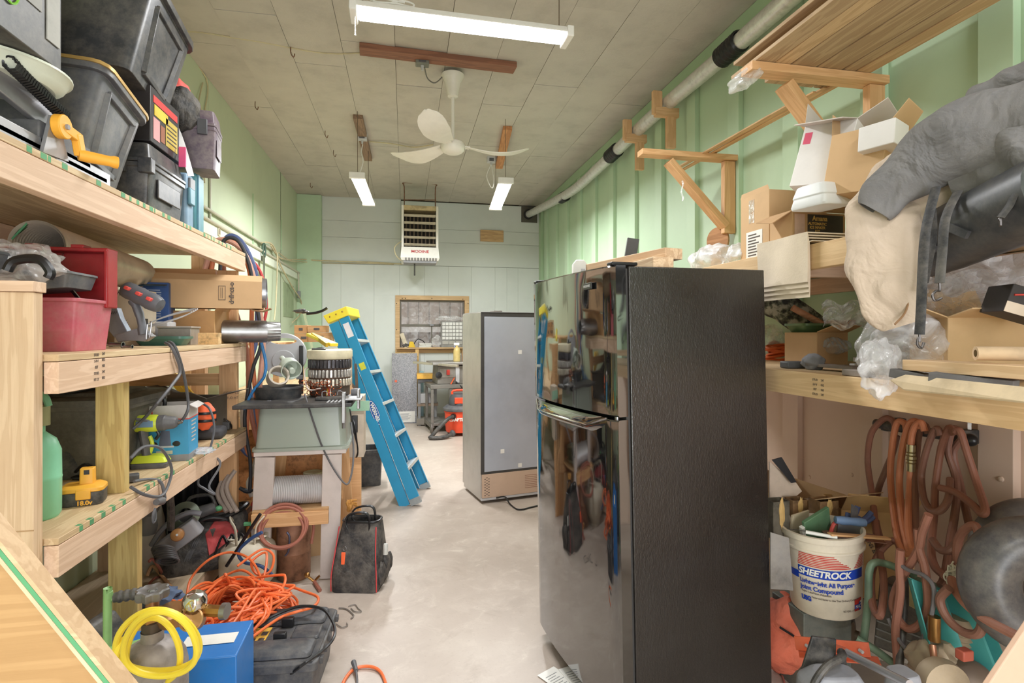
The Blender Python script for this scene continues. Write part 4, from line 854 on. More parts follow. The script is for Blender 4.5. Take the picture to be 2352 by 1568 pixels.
# ---------------------------------------------------------------- hoses hanging at the shelf end
hk = P(520, 580, 3.75)
o = thing('hose_hook', 'wooden post with hook behind the shelf end carrying the hoses', 'hook', (hk.x - .08, 3.80, 0)); MB().box(-.04, .04, -.03, .03, 0, 2.12).build('post', wood((222, 178, 132), (190, 140, 96), ax=2), o, bev=.002); MB().tube([(0, -.02, 2.05), (0, -.1, 2.06), (.1, -.12, 2.08), (.1, -.12, 2.1)], .012, 8, 3).build('hook', STEEL, o)
HB = M((168, 110, 88), .6, var=.12); HO = M((222, 134, 92), .55, var=.08); HP = M((204, 150, 130), .6); HN = M((82, 96, 138), .5); HK = M((50, 50, 54), .6); HBL = M((50, 130, 196), .4); HR = M((196, 66, 66), .5)
for mt, r_, pts, lb in ((HP, .016, [(470, 620), (490, 560), (520, 552), (560, 580), (585, 650), (604, 780), (596, 900), (604, 1010)], 'thick pale pink hose nearest the front of the hanging bundle'),
    (HO, .014, [(482, 650), (498, 562), (530, 552), (562, 590), (578, 660), (578, 800), (590, 930), (598, 1020), (580, 1045), (566, 1020), (570, 900)], 'orange hose in the bundle hanging at the shelf end'),
    (HB, .015, [(478, 640), (500, 568), (512, 600), (520, 650), (566, 800), (572, 920), (590, 1010), (600, 1038)], 'brown hose in the bundle hanging at the shelf end'),
    (HN, .015, [(500, 600), (520, 546), (548, 548), (575, 590), (590, 650), (588, 780), (570, 860), (592, 990), (600, 1035), (575, 1046), (556, 1030)], 'navy blue hose curving over the top of the hanging bundle'),
    (HK, .011, [(505, 640), (512, 556), (545, 552), (570, 600), (582, 660), (600, 780), (580, 850), (562, 960), (575, 1060), (574, 1125)], 'thin black hose crossing the hanging bundle diagonally'),
    (HBL, .009, [(596, 770), (610, 830), (608, 860), (600, 875), (580, 900), (560, 940)], 'bright blue hose curve at the right of the hanging bundle'),
    (HR, .010, [(566, 590), (590, 610), (605, 645), (612, 700), (606, 740), (586, 790), (556, 816)], 'red hose arching right of the bundle above the duct box')):
    n_ = {HP: 3.72, HO: 3.76, HB: 3.80, HN: 3.84, HK: 3.68, HBL: 3.64, HR: 3.88}[mt]
    cord('hose', [PY(u, v, n_) for u, v in pts], r_, mt, None, 6, 10, lb, 'hose', 'hoses hanging at the shelf end')
cord('hose', [PY(u, v, 3.9) for u, v in ((560, 1000), (556, 940), (575, 918), (598, 925), (600, 960), (596, 1020), (580, 1085), (570, 1110), (578, 1140))], .014, M((216, 208, 196), .5), None, 6, 10, 'off white hose looping low behind the shelf end post', 'hose')
o = thing('jumper_clamps', 'red handled jumper cable clamps hanging below the shelf end', 'clamp', PY(580, 1145, 3.7))
for pts, mt in (([(592, 1122), (586, 1150), (572, 1170)], M((206, 72, 60), .5)), ([(606, 1140), (590, 1155), (575, 1172)], M((206, 72, 60), .5)), ([(580, 1160), (570, 1172), (562, 1182)], M((190, 150, 130), .4, .7)), ([(550, 1120), (568, 1128), (584, 1124)], HK)):
    MB().tube([PY(u, v, 3.7) for u, v in pts], .013, 8, 3, radii=[.012, .015, .008]).build('clamp', mt, o, world=True)
# ================================================================ FRIDGES
def fridge_black():
    rot = Euler((R(-.4), R(-1.0), R(9.0)))
    o = thing('refrigerator', 'large glossy black top-freezer refrigerator nearest the camera', 'refrigerator', (.759, 1.866, .012), rot)
    W, H, t, D = .776, 1.735, .074, .655
    m, nt, bs = _nt('black_gloss'); v = coords(nt, (1, 1, .5), False)
    n = nz(nt, v, 3.2, 2, .5); bs.inputs['Base Color'].default_value = col(22, 22, 24); bs.inputs['Roughness'].default_value = .045
    bs.inputs['Specular IOR Level'].default_value = 1.0; bs.inputs['IOR'].default_value = 1.9; bs.inputs['Coat Weight'].default_value = .5; bs.inputs['Coat Roughness'].default_value = .02; bs.inputs['Coat IOR'].default_value = 1.6
    bump(nt, n, .35, .02, bs)
    m2, nt, bs = _nt('black_textured'); v = coords(nt, (1, 1, .45), False); n = nz(nt, v, 150, 3, .7)
    sm = nz(nt, coords(nt, (1, 1, 1), False), 2.2, 4, .6)
    bs.inputs['Base Color'].default_value = col(31, 27, 25)
    nt.links.new(ramp(nt, sm, [(.35, (.24, .24, .24, 1)), (.65, (.40, .40, .40, 1))]), bs.inputs['Roughness']); bs.inputs['IOR'].default_value = 1.8
    bump(nt, n, .8, .0022, bs)
    DK = M((26, 26, 28), .4, var=.05)
    MB().box(t + .012, t + D, .004, W - .004, .03, H).build('cabinet', m2, o, bev=.004)
    MB().box(t - .004, t + .012, .014, W - .014, .06, H - .008).build('gasket', M((60, 58, 56), .8), o)
    MB().box(t + .03, t + D - .03, .03, W - .03, .0, .03).build('base', DK, o)
    def door(z0, z1, cut):
        b = MB(); n = 24; rings = []
        def prof(z, inset=0.0):
            pts = []
            for k in range(n + 1):
                s = k / n; y = .0 + W * s; bow = .030 * (1 - (2 * s - 1) ** 2) ; e = min(s, 1 - s) * W
                x = .016 - bow + (.012 * (1 - min(1, e / .012)) ** 2) + inset
                if cut and z > z1 - .045 and .16 < s < .86:
                    q = min(1, (s - .16) / .06, (.86 - s) / .06); x += .0
                pts.append(Vector((x, y, z)))
            return pts + [Vector((t - .004, W, z)), Vector((t - .004, 0, z))]
        b.loft([prof(z0, .006), prof(z0 + .006), prof(z1 - .006), prof(z1, .006)])
        return b.build('door', m, o, smooth=30)
    g0, g1 = 1.168, 1.18
    d2 = door(.065, g0, True); d1 = door(g1, H + .002, False)
    # curved pocket handle along the gap
    b = MB(); n = 20; rr = []
    for k in range(n + 1):
        s = .06 + .86 * k / n; y = W * s; x = .016 - .030 * (1 - (2 * s - 1) ** 2); e = min(k, n - k) / n; dz = -.034 * min(1, e * 7) ; ox = -.028 * min(1, e * 6)
        rr.append([Vector((x + ox * .1 - .001, y, g0 + .006 + dz * .0)), Vector((x + ox, y, g0 + .004 + dz)), Vector((x + ox + .002, y, g0 - .012 + dz)), Vector((x + .002, y, g0 - .026 + dz))])
    b.loft(rr); b.build('handle', m, d2, smooth=60)
    b = MB(); b.tube([Vector(r_[1]) + Vector((-.002, 0, .001)) for r_ in rr], .004, 8, 1); b.build('handle_trim', CHROME, d2)
    MB().cyl((.04, .03, g0 - .002), (.04, .03, g1 + .004), .009, n=12).build('hinge_pin', STEEL, o)
    MB().loft([[(x, y, z) for x, y in ((.02, .01), (.13, .01), (.13, .07), (.05, .075), (.02, .05))] for z in (H + .003, H + .016)]).build('hinge_cap', DK, o, bev=.004)
    MB().loft([[(x, W - y, z) for x, y in ((.02, .01), (.13, .01), (.13, .07), (.05, .075), (.02, .05))] for z in (H + .003, H + .016)]).build('hinge_cap', DK, o, bev=.004)
    yb = .155; xb = .016 - .03 * (1 - (2 * yb / W - 1) ** 2)
    rb = R(-90 + math.degrees(math.atan(-.03 * 4 / W * (1 - 2 * yb / W) * -1)) * -1)
    MB().box(-.042, .042, -.003, .003, -.013, .013).build('badge', M((60, 58, 56), .4, .4), d1, bev=.002, mat4=Matrix.Translation((xb - .003, yb, 1.672)) @ Matrix.Rotation(rb, 4, 'Z'))
    text('FRIGIDAIRE', .0125, d1, LGREY, Matrix.Translation((xb - .0068, yb, 1.672)) @ Matrix.Rotation(rb, 4, 'Z') @ Matrix.Rotation(R(90), 4, 'X'), bold=.0003)
    return o
fridge_black()
q = PZ(1105, 1158, 0); q2 = PZ(1222, 1143, 0); ang = math.atan2(q2.y - q.y, q2.x - q.x)
o = thing('refrigerator', 'refrigerator turned backwards showing its silver metal back panel', 'refrigerator', (q.x, q.y, 0), ang)
SILV = M((190, 198, 212), .32, .45, var=.08, sc_=1.6, bmp=.05); SIDE = M((190, 184, 178), .35, .35, var=.1, sc_=3); BE2 = M((200, 172, 150), .7, var=.04)
MB().box(0, .74, .012, .50, .03, 1.685).build('cabinet', SIDE, o, bev=.004)
MB().box(0.0, .74, .0, .012, .26, 1.685).build('back_frame', M((66, 64, 62), .5), o, bev=.002); MB().box(.03, .71, -.004, .0, .28, 1.645).build('back_panel', SILV, o, bev=.002)
MB().box(.01, .73, -.002, .012, .05, .258).build('compressor_cover', BE2, o, bev=.002); MB().box(.0, .74, -.006, .02, .03, .048).build('bottom_rail', LGREY, o)
for k in range(14):
    for j in range(3): MB().box(.03 + j * .018, .042 + j * .018, -.004, -.0015, .07 + k * .012, .075 + k * .012, Matrix.Identity(4)).build('vent_slot', M((70, 62, 56), .7), o, smooth=0) if (k + j) % 2 == 0 else None
for (x, z) in ((.37, 1.33), (.2, .45), (.37, .31)): MB().box(x - .018, x + .018, -.0055, -.004, z - .018, z + .018).build('sticker', WHITE, o, smooth=0)
for k in range(8): MB().box(.42, .60, -.0035, -.002, .10 + k * .016, .102 + k * .016).build('print_line', M((140, 90, 76), .7), o, smooth=0)
MB().box(.2, .28, .2, .32, 1.686, 1.71).build('hinge_cap', M((120, 112, 104), .5), o, bev=.004); MB().box(0, .74, -.01, .51, 1.685, 1.689).build('top_lip', LGREY, o)
MB().box(.0, .74, .502, .54, .06, 1.68).build('door', SIDE, o, bev=.006)
cable('black cord on the floor from the backwards refrigerator', [P(1140, 1143, 4.82), P(1160, 1141, 4.8), PZ(1172, 1158, .008), PZ(1192, 1170, .008), PZ(1222, 1164, .008), PZ(1260, 1155, .008)], .007, BLKS)
# on top of the black fridge
zt = 1.752
p0, p1 = P(1548, 590, 2.2), P(1352, 600, 2.78); p0.z = p1.z = zt + .07
o = board('timber', p0, p1, .09, .045, None, wood((226, 196, 160), (176, 132, 96)), bev=.003); tag(o, 'upper sawn timber lying across the top of the black refrigerator', 'timber')
p0, p1 = P(1524, 600, 2.12), P(1400, 605, 2.6); p0.z = p1.z = zt + .023
o = board('timber', p0, p1, .09, .045, None, wood((226, 196, 160), (176, 132, 96)), bev=.003); tag(o, 'lower timber block under the sawn timber on the black refrigerator', 'timber')
q = P(1333, 610, 2.75); o = thing('plastic_housing', 'small white chamfered plastic box behind the timbers on the refrigerator', 'box', (q.x, q.y, zt), -.2)
MB().prism([(-.04, 0), (.04, 0), (.04, .08), (.015, .115), (-.025, .115), (-.04, .095)], -.03, .03, Matrix.Rotation(R(90), 4, 'X')).build('shell', WHITE, o, bev=.004); MB().box(.0, .02, -.032, -.03, .04, .07).build('switch', LGREY, o)
q = P(1405, 600, 3.0); o = thing('grey_sheet', 'dark grey panel leaning behind the timbers', 'panel', (q.x, q.y - .2, 1.76), (0, R(9), -.2)); MB().box(-.03, .03, -.01, .01, 0.01, .23).build('panel', M((84, 82, 80), .6), o, bev=.002); MB().bar((.03, .02, .01), (.045, .1, .19), .01, .01).build('prop', M((110, 104, 98), .6), o)

# ================================================================ BACK OF ROOM
q0, q1 = PY(900, 972, 9.25), PY(958, 968, 9.25); zt_ = PY(902, 810, 9.45).z
o = thing('granite_board', 'tall speckled grey board with a white label leaning under the window', 'board', (q0.x, 9.22, 0), (R(-2.2), 0, 0))
wv_ = q1.x - q0.x
m, nt, bs = _nt('granite'); v = coords(nt); nt.links.new(ramp(nt, nz(nt, v, 70, 4, .8), [(.35, col(92, 92, 100)), (.5, col(140, 138, 142)), (.68, col(176, 174, 176))]), bs.inputs['Base Color']); bs.inputs['Roughness'].default_value = .25
MB().box(0, wv_, 0, .02, 0, zt_).build('board', m, o, bev=.002); MB().box(wv_ * .25, wv_ * .92, -.002, 0, .02, .2).build('label', WHITE, o, smooth=0)
MB().cyl((wv_ * .16, -.003, .62 * zt_ - .02), (wv_ * .16, 0, .62 * zt_ - .02), .022, n=14).build('orange_sticker', M((236, 110, 80), .5), o); sheet_img_lines(o, wv_ * .5, .12, 7, M((150, 150, 156), .6), Matrix.Translation((wv_ * .58, -.0027, .11)))
q = PY(963, 890, 9.4); o = tag(board('panel_edge', (q.x - .035, 9.38, .02), (q.x - .035, 9.46, zt_ + .06), .06, .03, None, wood((222, 184, 120), (190, 146, 84), knots=False), (0, 1, 0)), 'chipboard sheet standing behind the speckled board', 'board')
q = PY(965, 900, 9.36); o = tag(MB().box(-.03, .04, 0, .03, 0, .86).build('blue_sheet', M((150, 182, 190), .5), bev=.01), 'pale blue grey panel standing beside the speckled board', 'panel'); o.location = (q.x + .02, 9.34, .0)
a, b_ = PY(908, 812, 9.5), PY(960, 806, 9.5); o = tag(MB().box(a.x, b_.x, 9.42, 9.58, a.z - .05, a.z + .02).build('ledge_block', M((226, 190, 130), .7, var=.25, sc_=25), bev=.003), 'chipboard ledge block below the left corner of the window', 'block')
# items on the sill
sill = wz0 + t * .6 if False else PY(990, 800, BY).z
def on_sill(u, y=BY - .0): return PY(u, 800, y).x
SILLZ = PY(990, 797, BY).z
slb = MB().box(wx0 + .02, wx1 - .02, BY - .17, BY - .026, SILLZ - .025, SILLZ).build('sill_shelf', FR, wn, bev=.003)
x = on_sill(926); o = board('wood_strip', (x + .06, BY - .1, SILLZ), (x - .03, BY - .04, SILLZ + .24), .07, .012, None, M((214, 200, 176), .7), (0, 1, 0)); tag(o, 'pale wood strip leaning in the window corner', 'board')
x = on_sill(946); o = thing('yellow_tool', 'yellow and black tool with cable on the window ledge', 'tool', (x, BY - .1, SILLZ)); MB().loft([[(-.06, 0, .0), (.06, 0, .0), (.06, .05, 0), (-.06, .05, 0)], [(-.04, 0, .1), (.02, 0, .1), (.02, .04, .1), (-.04, .04, .1)]]).build('body', M((228, 190, 40), .5), o, bev=.005); MB().tube([(.03, .02, .05), (.1, .02, .14), (.2, .02, .1), (.24, .02, .02), (.3, .02, .01)], .008, 6, 4).build('cable', BLKS, o); MB().ell((-.1, .02, .03), (.06, .03, .035), seed=4, amp=.4).build('bundle', BLK, o)
x = on_sill(977); o = thing('paper_stack', 'stack of papers on the window ledge', 'papers', (x, BY - .09, SILLZ + .001))
for k in range(6): MB().box(-.11, .1, -.06, .06, k * .012, k * .012 + .009, Matrix.Rotation(.15 * math.sin(k * 5), 4, 'Z')).build('sheet', WHITE, o, smooth=0)
x = on_sill(1000); o = tag(MB().ell((0, 0, 0), (.1, .06, .1), seed=12, amp=.35, sub=4).build('plastic_bag', film((235, 235, 235), .5)), 'crumpled clear bag on the window ledge beside the drawer organiser', 'bag'); o.location = (x + .03, BY - .08, SILLZ + .1)
xa, xb = on_sill(1012), on_sill(1062); za = SILLZ; zb_ = PY(1030, 738, BY).z
o = thing('parts_organiser', 'grey small-parts drawer organiser standing in the window', 'organiser', ((xa + xb) / 2, BY - .16, za)); OW, OH = xb - xa, zb_ - za
MB().box(-OW / 2, OW / 2, .02, .14, 0, OH).build('cabinet', M((140, 138, 134), .5), o, bev=.004)
for r_ in range(5):
    for c in range(6):
        x0 = -OW / 2 + .015 + c * (OW - .03) / 6; z0 = OH - .05 - r_ * .062; MB().box(x0 + .004, x0 + (OW - .03) / 6 - .004, .008, .02, z0 - .018, z0 + .03).build('drawer', M((228, 226, 222), .35), o, bev=.002)
for r_ in range(3):
    for c in range(3):
        x0 = -OW / 2 + .015 + c * (OW - .03) / 3; z0 = OH - .37 - r_ * .07; 
        if z0 > .02: MB().box(x0 + .004, x0 + (OW - .03) / 3 - .004, .008, .02, z0 - .028, z0 + .026).build('drawer', M((176, 172, 164), .35), o, bev=.002)
o = tag(MB().ell((0, 0, 0), (.24, .07, .05), seed=21, amp=.35, sub=4).build('plastic_sheet', film((238, 238, 240), .45)), 'clear plastic sheet draped on top of the drawer organiser', 'sheet'); o.location = ((xa + xb) / 2 - .05, BY - .1, zb_ + .05)
# table saw on cart
sx = P(1000, 900, 8.6); CT = M((126, 122, 116), .5, .3, var=.12, dust=.15)
o = thing('tool_cart', 'grey steel rolling cart under the table saw', 'cart', (PY(985, 960, 8.9).x, 8.55, 0), .1)
for x, y in ((.0, .35), (.0, -.25), (.85, -.25), (.85, .35), (.28, -.25)): MB().box(x - .02, x + .02, y - .02, y + .02, .08, .72).build('leg', CT, o, bev=.003)
MB().box(-.03, .9, -.28, .38, .66, .72).build('top_frame', CT, o, bev=.004); MB().box(.26, .88, -.262, -.25, .1, .66).build('front_panel', M((136, 134, 132), .45, .3), o); MB().box(-.02, .88, -.27, .37, .1, .14).build('bottom_shelf', CT, o, bev=.004); MB().bar((-.02, .3, .1), (.0, -.28, .1), .05, .06).build('foot_rail', CT, o)
for x, y in ((-.02, -.3), (-.02, .36), (.86, .36)):
    MB().lathe([(.0, -.018), (.055, -.018), (.07, -.01), (.07, .01), (.055, .018), (0, .018)], (x, y, .07), (1, 0, 0), 18).build('wheel', M((110, 104, 98), .6), o)
o = thing('table_saw', 'grey benchtop table saw with rails on the steel cart', 'saw', (PY(990, 860, 8.6).x, 8.35, .722), .1)
MB().box(.08, .78, -.02, .5, .0, .28, top=(.96, 1)).build('housing', M((122, 118, 112), .5, .2, dust=.15), o, bev=.008)
MB().box(.0, .95, -.1, .6, .30, .335).build('table', M((176, 174, 170), .35, .7), o, bev=.004); MB().box(.12, .4, -.026, -.02, .1, .24).build('front_plate', M((140, 134, 126), .5), o, bev=.003); MB().box(.36, .42, -.04, -.02, .02, .26).build('side_vent', LGREY, o, bev=.003)
MB().bar((-.25, .2, .33), (.35, -.28, .29), .05, .035).build('fence_rail', M((196, 188, 176), .35, .7), o, bev=.003)
MB().lathe([(0, 0), (.05, .0), (.05, .02), (.015, .025), (.015, .05), (0, .05)], (.1, -.02, .14), (0, -1, 0), 20).build('hand_wheel', BLKS, o); MB().box(.22, .27, -.045, -.02, .14, .22).build('switch', M((200, 60, 50), .5), o, bev=.004)
for k in range(6): MB().box(.5, .64, -.022, -.019, .15 + k * .015, .158 + k * .015).build('vent', DGREY, o)
MB().bar((.34, -.05, .1), (.28, -.06, .0), .03, .008).build('orange_tag', ORF, o); MB().tube([(.36, -.05, .04), (.5, -.1, -.1), (.6, -.16, -.25)], .012, 6, 4).build('cord', BLKS, o)
MB().lathe([(0, 0), (.1, 0), (.1, .03), (0, .03)], (.55, .3, .34), (0, 1, .0), 18).build('blade_guard', M((150, 140, 130), .6), o)
a, b_ = PY(958, 858, 9.1), PY(995, 858, 9.1); q = P(957, 862, 8.95)
o = thing('folding_bench', 'yellow topped folding work bench behind the table saw', 'bench', (q.x, q.y - .1, 0)); MB().box(.0, .34, -.1, .2, .76, .84).build('top', M((240, 184, 80), .5), o, bev=.006); MB().box(.02, .32, -.08, .18, .70, .76).build('frame', DGREY, o, bev=.003)
for x in (.04, .3): MB().box(x - .02, x + .02, -.06, -.02, 0, .7).build('leg', GREY, o); MB().box(x - .02, x + .02, .12, .16, 0, .7).build('leg', GREY, o)
MB().box(.0, .34, -.07, .17, .32, .36).build('lower_shelf', M((150, 130, 112), .6), o); MB().box(.02, .32, -.05, .15, .361, .52).build('wrapped_bundle', LGREY, o, bev=.01)
MB().box(.0, .36, -.08, .18, .02, .12).build('foot_box', M((146, 138, 128), .6), o, bev=.004)
q = PY(1050, 838, 8.5); o = thing('spray_bottle', 'clear spray bottle with amber liquid and white trigger on the table saw', 'bottle', (q.x, 8.55, 1.06))
MB().lathe([(0, 0), (.052, 0), (.055, .01), (.055, .15), (.045, .2), (.018, .23), (.018, .245)], n=20).build('bottle', M((226, 200, 130), .15, alpha=.75), o); MB().box(-.05, .04, -.02, .02, .245, .29).build('trigger_head', WHITE, o, bev=.01); MB().bar((-.045, 0, .26), (-.03, 0, .21), .012, .01).build('trigger', M((150, 160, 220), .4), o)
q = PY(1066, 838, 8.7); o = thing('wooden_block', 'amber bottle shape beside the spray bottle', 'bottle', (q.x, 8.72, 1.06)); MB().lathe([(0, 0), (.04, 0), (.04, .12), (.02, .17), (.02, .28), (0, .28)], n=16).build('body', M((190, 140, 90), .4), o)
# shop vacuum
q = PZ(1053, 1003, .0); VX, VY = q.x + .03, q.y + .2
o = thing('shop_vacuum', 'red and black wet dry shop vacuum with a black hose', 'vacuum', (VX, VY, 0)); VR = M((238, 82, 48), .4, var=.05)
MB().lathe([(0, .05), (.19, .05), (.2, .08), (.215, .34), (.225, .345), (.225, .36)], n=36).build('tank', VR, o); MB().lathe([(.23, .36), (.24, .37), (.24, .4), (.19, .44), (0, .44)], n=36).build('lid', DGREY, o)
MB().lathe([(.15, .44), (.15, .52), (.12, .6), (0, .61)], n=28).build('motor_head', M((80, 80, 84), .5), o); MB().tube([(-.1, -.02, .58), (-.09, -.02, .65), (.09, -.02, .65), (.1, -.02, .58)], .018, 8, 3).build('carry_handle', VR, o); MB().box(-.08, .08, -.15, -.12, .47, .56).build('front_panel', VR, o, bev=.008)
text('CRAFTSMAN', .06, o, WHITE, (.0, -.224, .25), (R(88), 0, 0), bold=.003, sx=.95)
for a in (-60, -125, 45, 135): x, y = .19 * math.cos(R(a)), .19 * math.sin(R(a)); MB().ell((x, y, .05), (.045, .045, .05)).build('caster', DGREY, o); 
MB().lathe([(.03, 0), (.04, .0), (.04, .04), (.03, .04)], (-.1, -.2, .3), (-.4, -1, 0), 16).build('hose_port', BLKS, o)
hp = [Vector((-.11, -.22, .3)), Vector((-.2, -.3, .27)), Vector((-.33, -.33, .15)), Vector((-.42, -.34, .05)), Vector((-.44, -.36, .035)), Vector((-.36, -.38, .03)), Vector((-.25, -.36, .035)), Vector((-.15, -.3, .05))]
MB().tube(hp, .028, 12, 8).build('hose', BLK, o)
# ladder
A1, A2 = PZ(945, 1162, 0), PZ(968, 1118, 0); T1 = P(762, 712, 4.78); T1.z = max(T1.z, 1.66)
LB = M((44, 146, 190), .4, var=.04); YL = M((244, 224, 70), .4, var=.04)
lad = thing('step_ladder', 'blue fibreglass step ladder with yellow top leaning across the aisle', 'ladder', (A1.x, A1.y, 0))
wb = (A2 - A1); wb.z = 0; up = (T1 - A1); Ld = up.length; up.normalize(); wdir = (wb - up * wb.dot(up)).normalized(); nrm = up.cross(wdir).normalized()
if nrm.x < 0: nrm = -nrm
Wb, Wt = .55, .34
def LP(s, w_, n_): return A1 + up * (s * Ld) + wdir * w_ + nrm * n_
def rail(name, side, off, s0=0, s1=.97):
    inn = 1 if side == 0 else -1
    def sec(s):
        c = ((Wb - Wt) / 2 * s) if side == 0 else Wb - (Wb - Wt) / 2 * s
        return [LP(s, c, off - .045), LP(s, c + inn * .028, off - .045), LP(s, c + inn * .028, off - .041), LP(s, c + inn * .004, off - .041), LP(s, c + inn * .004, off + .041), LP(s, c + inn * .028, off + .041), LP(s, c + inn * .028, off + .045), LP(s, c, off + .045)]
    return MB().loft([sec(s0), sec(s1)]).build(name, LB, lad, world=True, smooth=0)
for sd_ in (0, 1): rail('front_rail', sd_, .045); rail('rear_rail', sd_, -.055, 0.01, .95)
for k in range(5):
    s = .165 + k * .165; c0, c1 = (Wb - Wt) / 2 * s + .004, Wb - (Wb - Wt) / 2 * s - .004
    MB().bar(LP(s, c0, .05), LP(s, c1, .05), .09, .028, nrm.cross(wdir) * .8 + nrm * .0).build('step', M((205, 208, 206), .4, .5), lad, world=True, bev=.003)
for k in range(4):
    s = .2 + k * .2; c0, c1 = (Wb - Wt) / 2 * s + .004, Wb - (Wb - Wt) / 2 * s - .004; MB().bar(LP(s, c0, -.06), LP(s, c1, -.06), .04, .02, nrm).build('brace', M((205, 208, 206), .4, .5), lad, world=True)
c0, c1 = (Wb - Wt) / 2, Wb - (Wb - Wt) / 2
b = MB(); b.loft([[LP(.955, c0 - .02, -.1), LP(.955, c1 + .02, -.1), LP(.955, c1 + .02, .1), LP(.955, c0 - .02, .1)], [LP(1.0, c0 - .025, -.115), LP(1.0, c1 + .025, -.115), LP(1.0, c1 + .025, .115), LP(1.0, c0 - .025, .115)]]); b.build('top_cap', YL, lad, world=True, bev=.008)
for n_ in (-.06, .0, .06): MB().lathe([(0, 0), (.007, 0), (.007, .004), (0, .006)], LP(.982, c0 - .0245, n_), -wdir, 8).build('rivet', BRASS, lad, world=True)
ml = Matrix((up * -1, nrm, wdir * -1)).transposed().to_4x4()
def ldec(s, n_, L, w_, mat, nm='label', z=.0012):
    c = (Wb - Wt) / 2 * s - z; b = MB(); b.loft([[LP(s - L / 2, c, n_ - w_ / 2), LP(s + L / 2, c, n_ - w_ / 2), LP(s + L / 2, c, n_ + w_ / 2), LP(s - L / 2, c, n_ + w_ / 2)], [x - wdir * .0006 for x in (LP(s - L / 2, c, n_ - w_ / 2), LP(s + L / 2, c, n_ - w_ / 2), LP(s + L / 2, c, n_ + w_ / 2), LP(s - L / 2, c, n_ + w_ / 2))]]); return b.build(nm, mat, lad, world=True, smooth=0)
ldec(.87, .045, .11, .055, M((228, 226, 232), .4)); ldec(.70, .045, .035, .05, M((220, 222, 80), .4))
def oval(s, n_, a, b2, mat, z):
    c = (Wb - Wt) / 2 * s - z; pts = [LP(s, c, n_) + up * (a * math.cos(t)) + nrm * (b2 * math.sin(t)) for t in [k * 6.283 / 32 for k in range(32)]]
    MB().loft([pts, [x - wdir * .0006 for x in pts]]).build('emblem', mat, lad, world=True, smooth=0)
oval(.47, .0, .12, .036, M((30, 80, 150), .4), .0012); oval(.47, .0, .113, .031, M((228, 232, 240), .4), .002); oval(.47, .0, .106, .027, M((40, 90, 160), .4), .0028)
c = (Wb - Wt) / 2 * .47 - .0036; mt4 = ml.copy(); mt4.translation = LP(.47, c, .0) - lad.location
text('WERNER', .042, lad, WHITE, mt4, bold=.0015, sx=1.05)
MB().bar(LP(.72, -.012, .02), LP(.56, -.012, -.08), .024, .004, wdir).build('spreader', M((130, 124, 120), .4, .7), lad, world=True); MB().bar(LP(.66, -.016, -.09), LP(.55, -.016, -.03), .024, .004, wdir).build('spreader', M((130, 124, 120), .4, .7), lad, world=True)
for sd_ in (0, 1):
    c = -.004 if sd_ == 0 else Wb - .03; MB().loft([[LP(-.0, c, .0), LP(0, c + .036, .0), LP(0, c + .036, .095), LP(0, c, .095)], [LP(.03, c, .0), LP(.03, c + .036, .0), LP(.03, c + .036, .095), LP(.03, c, .095)]]).build('foot', M((150, 156, 158), .5), lad, world=True)
# black bin with hardware
q = PZ(845, 1118, 0)
o = tote('small black bin of loose hardware on the floor beside the bench', (q.x, q.y + .14, 0), .05, .26, .28, .36, T_BLK, None, False)
q0 = o.location; hb = MB(); random.seed(9)
for k in range(60): c = Vector((random.uniform(-.1, .1), random.uniform(-.11, .11), .25 + random.random() * .04)); d = Vector((random.uniform(-1, 1), random.uniform(-1, 1), random.uniform(-.4, .4))).normalized() * .03; hb.cyl(c - d, c + d, .007, n=5)
h_ = hb.build('hardware', GALV); h_['kind'] = 'stuff'; h_.location = (q0.x, q0.y, 0); tag(h_, 'loose bolts and hardware filling the small black bin', 'hardware')
# ================================================================ BENCH LINE (left, beyond the shelves)
WB = wood((224, 190, 146), (190, 150, 104), ax=2)
o = thing('workbench', 'long wooden workbench along the left wall beyond the shelves', 'workbench', (-1.2, 5.6, 0))
bx('top', -1.73, -.62, 4.35, 7.6, .88, .92, wood((206, 178, 140), (160, 128, 90), ax=1), o)
for x in (-.68, -1.68):
    for y in (4.4, 5.9, 7.5): bx('leg', x - .045, x + .045, y, y + .04, 0, .88, WB, o)
board('front_rail', (-.63, 4.4, .83), (-.63, 7.55, .83), .09, .038, o, PINE, (1, 0, 0)); board('end_brace', (-1.6, 4.38, .2), (-.7, 4.38, .2), .09, .038, o, AMB, (0, 1, 0)); board('end_rail', (-1.7, 4.34, .83), (-.66, 4.34, .83), .09, .038, o, AMB, (0, 1, 0)); board('diagonal_brace', (-.64, 5.9, .1), (-.64, 5.2, .75), .09, .03, o, AMB, (1, 0, 0))
bx('back_sheet', -1.72, -.75, 4.5, 4.52, .02, .80, M((190, 132, 84), .7, var=.3, sc_=22), o)
# raised crate shelf on the bench
o = thing('bench_rack', 'small raised wooden rack standing on the workbench', 'rack', (-1.35, 5.2, .92))
bx('shelf', -1.72, -1.02, 4.75, 5.9, 1.40, 1.42, AMBY, o)
for x, y in ((-1.04, 4.77), (-1.04, 5.88), (-1.7, 4.77), (-1.7, 5.88)): bx('post', x - .02, x + .02, y - .02, y + .02, .92, 1.40, AMB, o)
def crate(label, u, v, d, w_, h_, dd=.25, mat=None):
    q = P(u, v, d); o = thing('wooden_crate', label, 'crate', q)
    mt = mat or AMB
    for nm, a in (('front_board', (0, w_, 0, .012, 0, h_)), ('rear_board', (0, w_, dd - .012, dd, 0, h_)), ('side_board', (0, .012, .012, dd - .012, 0, h_)), ('side_board', (w_ - .012, w_, .012, dd - .012, 0, h_)), ('bottom', (.012, w_ - .012, .012, dd - .012, 0, .01))): MB().box(*a).build(nm, mt, o, bev=.001)
    MB().box(w_ * .35, w_ * .65, -.006, 0, h_ * .35, h_ * .65).build('label_holder', DGREY, o, bev=.002); return o
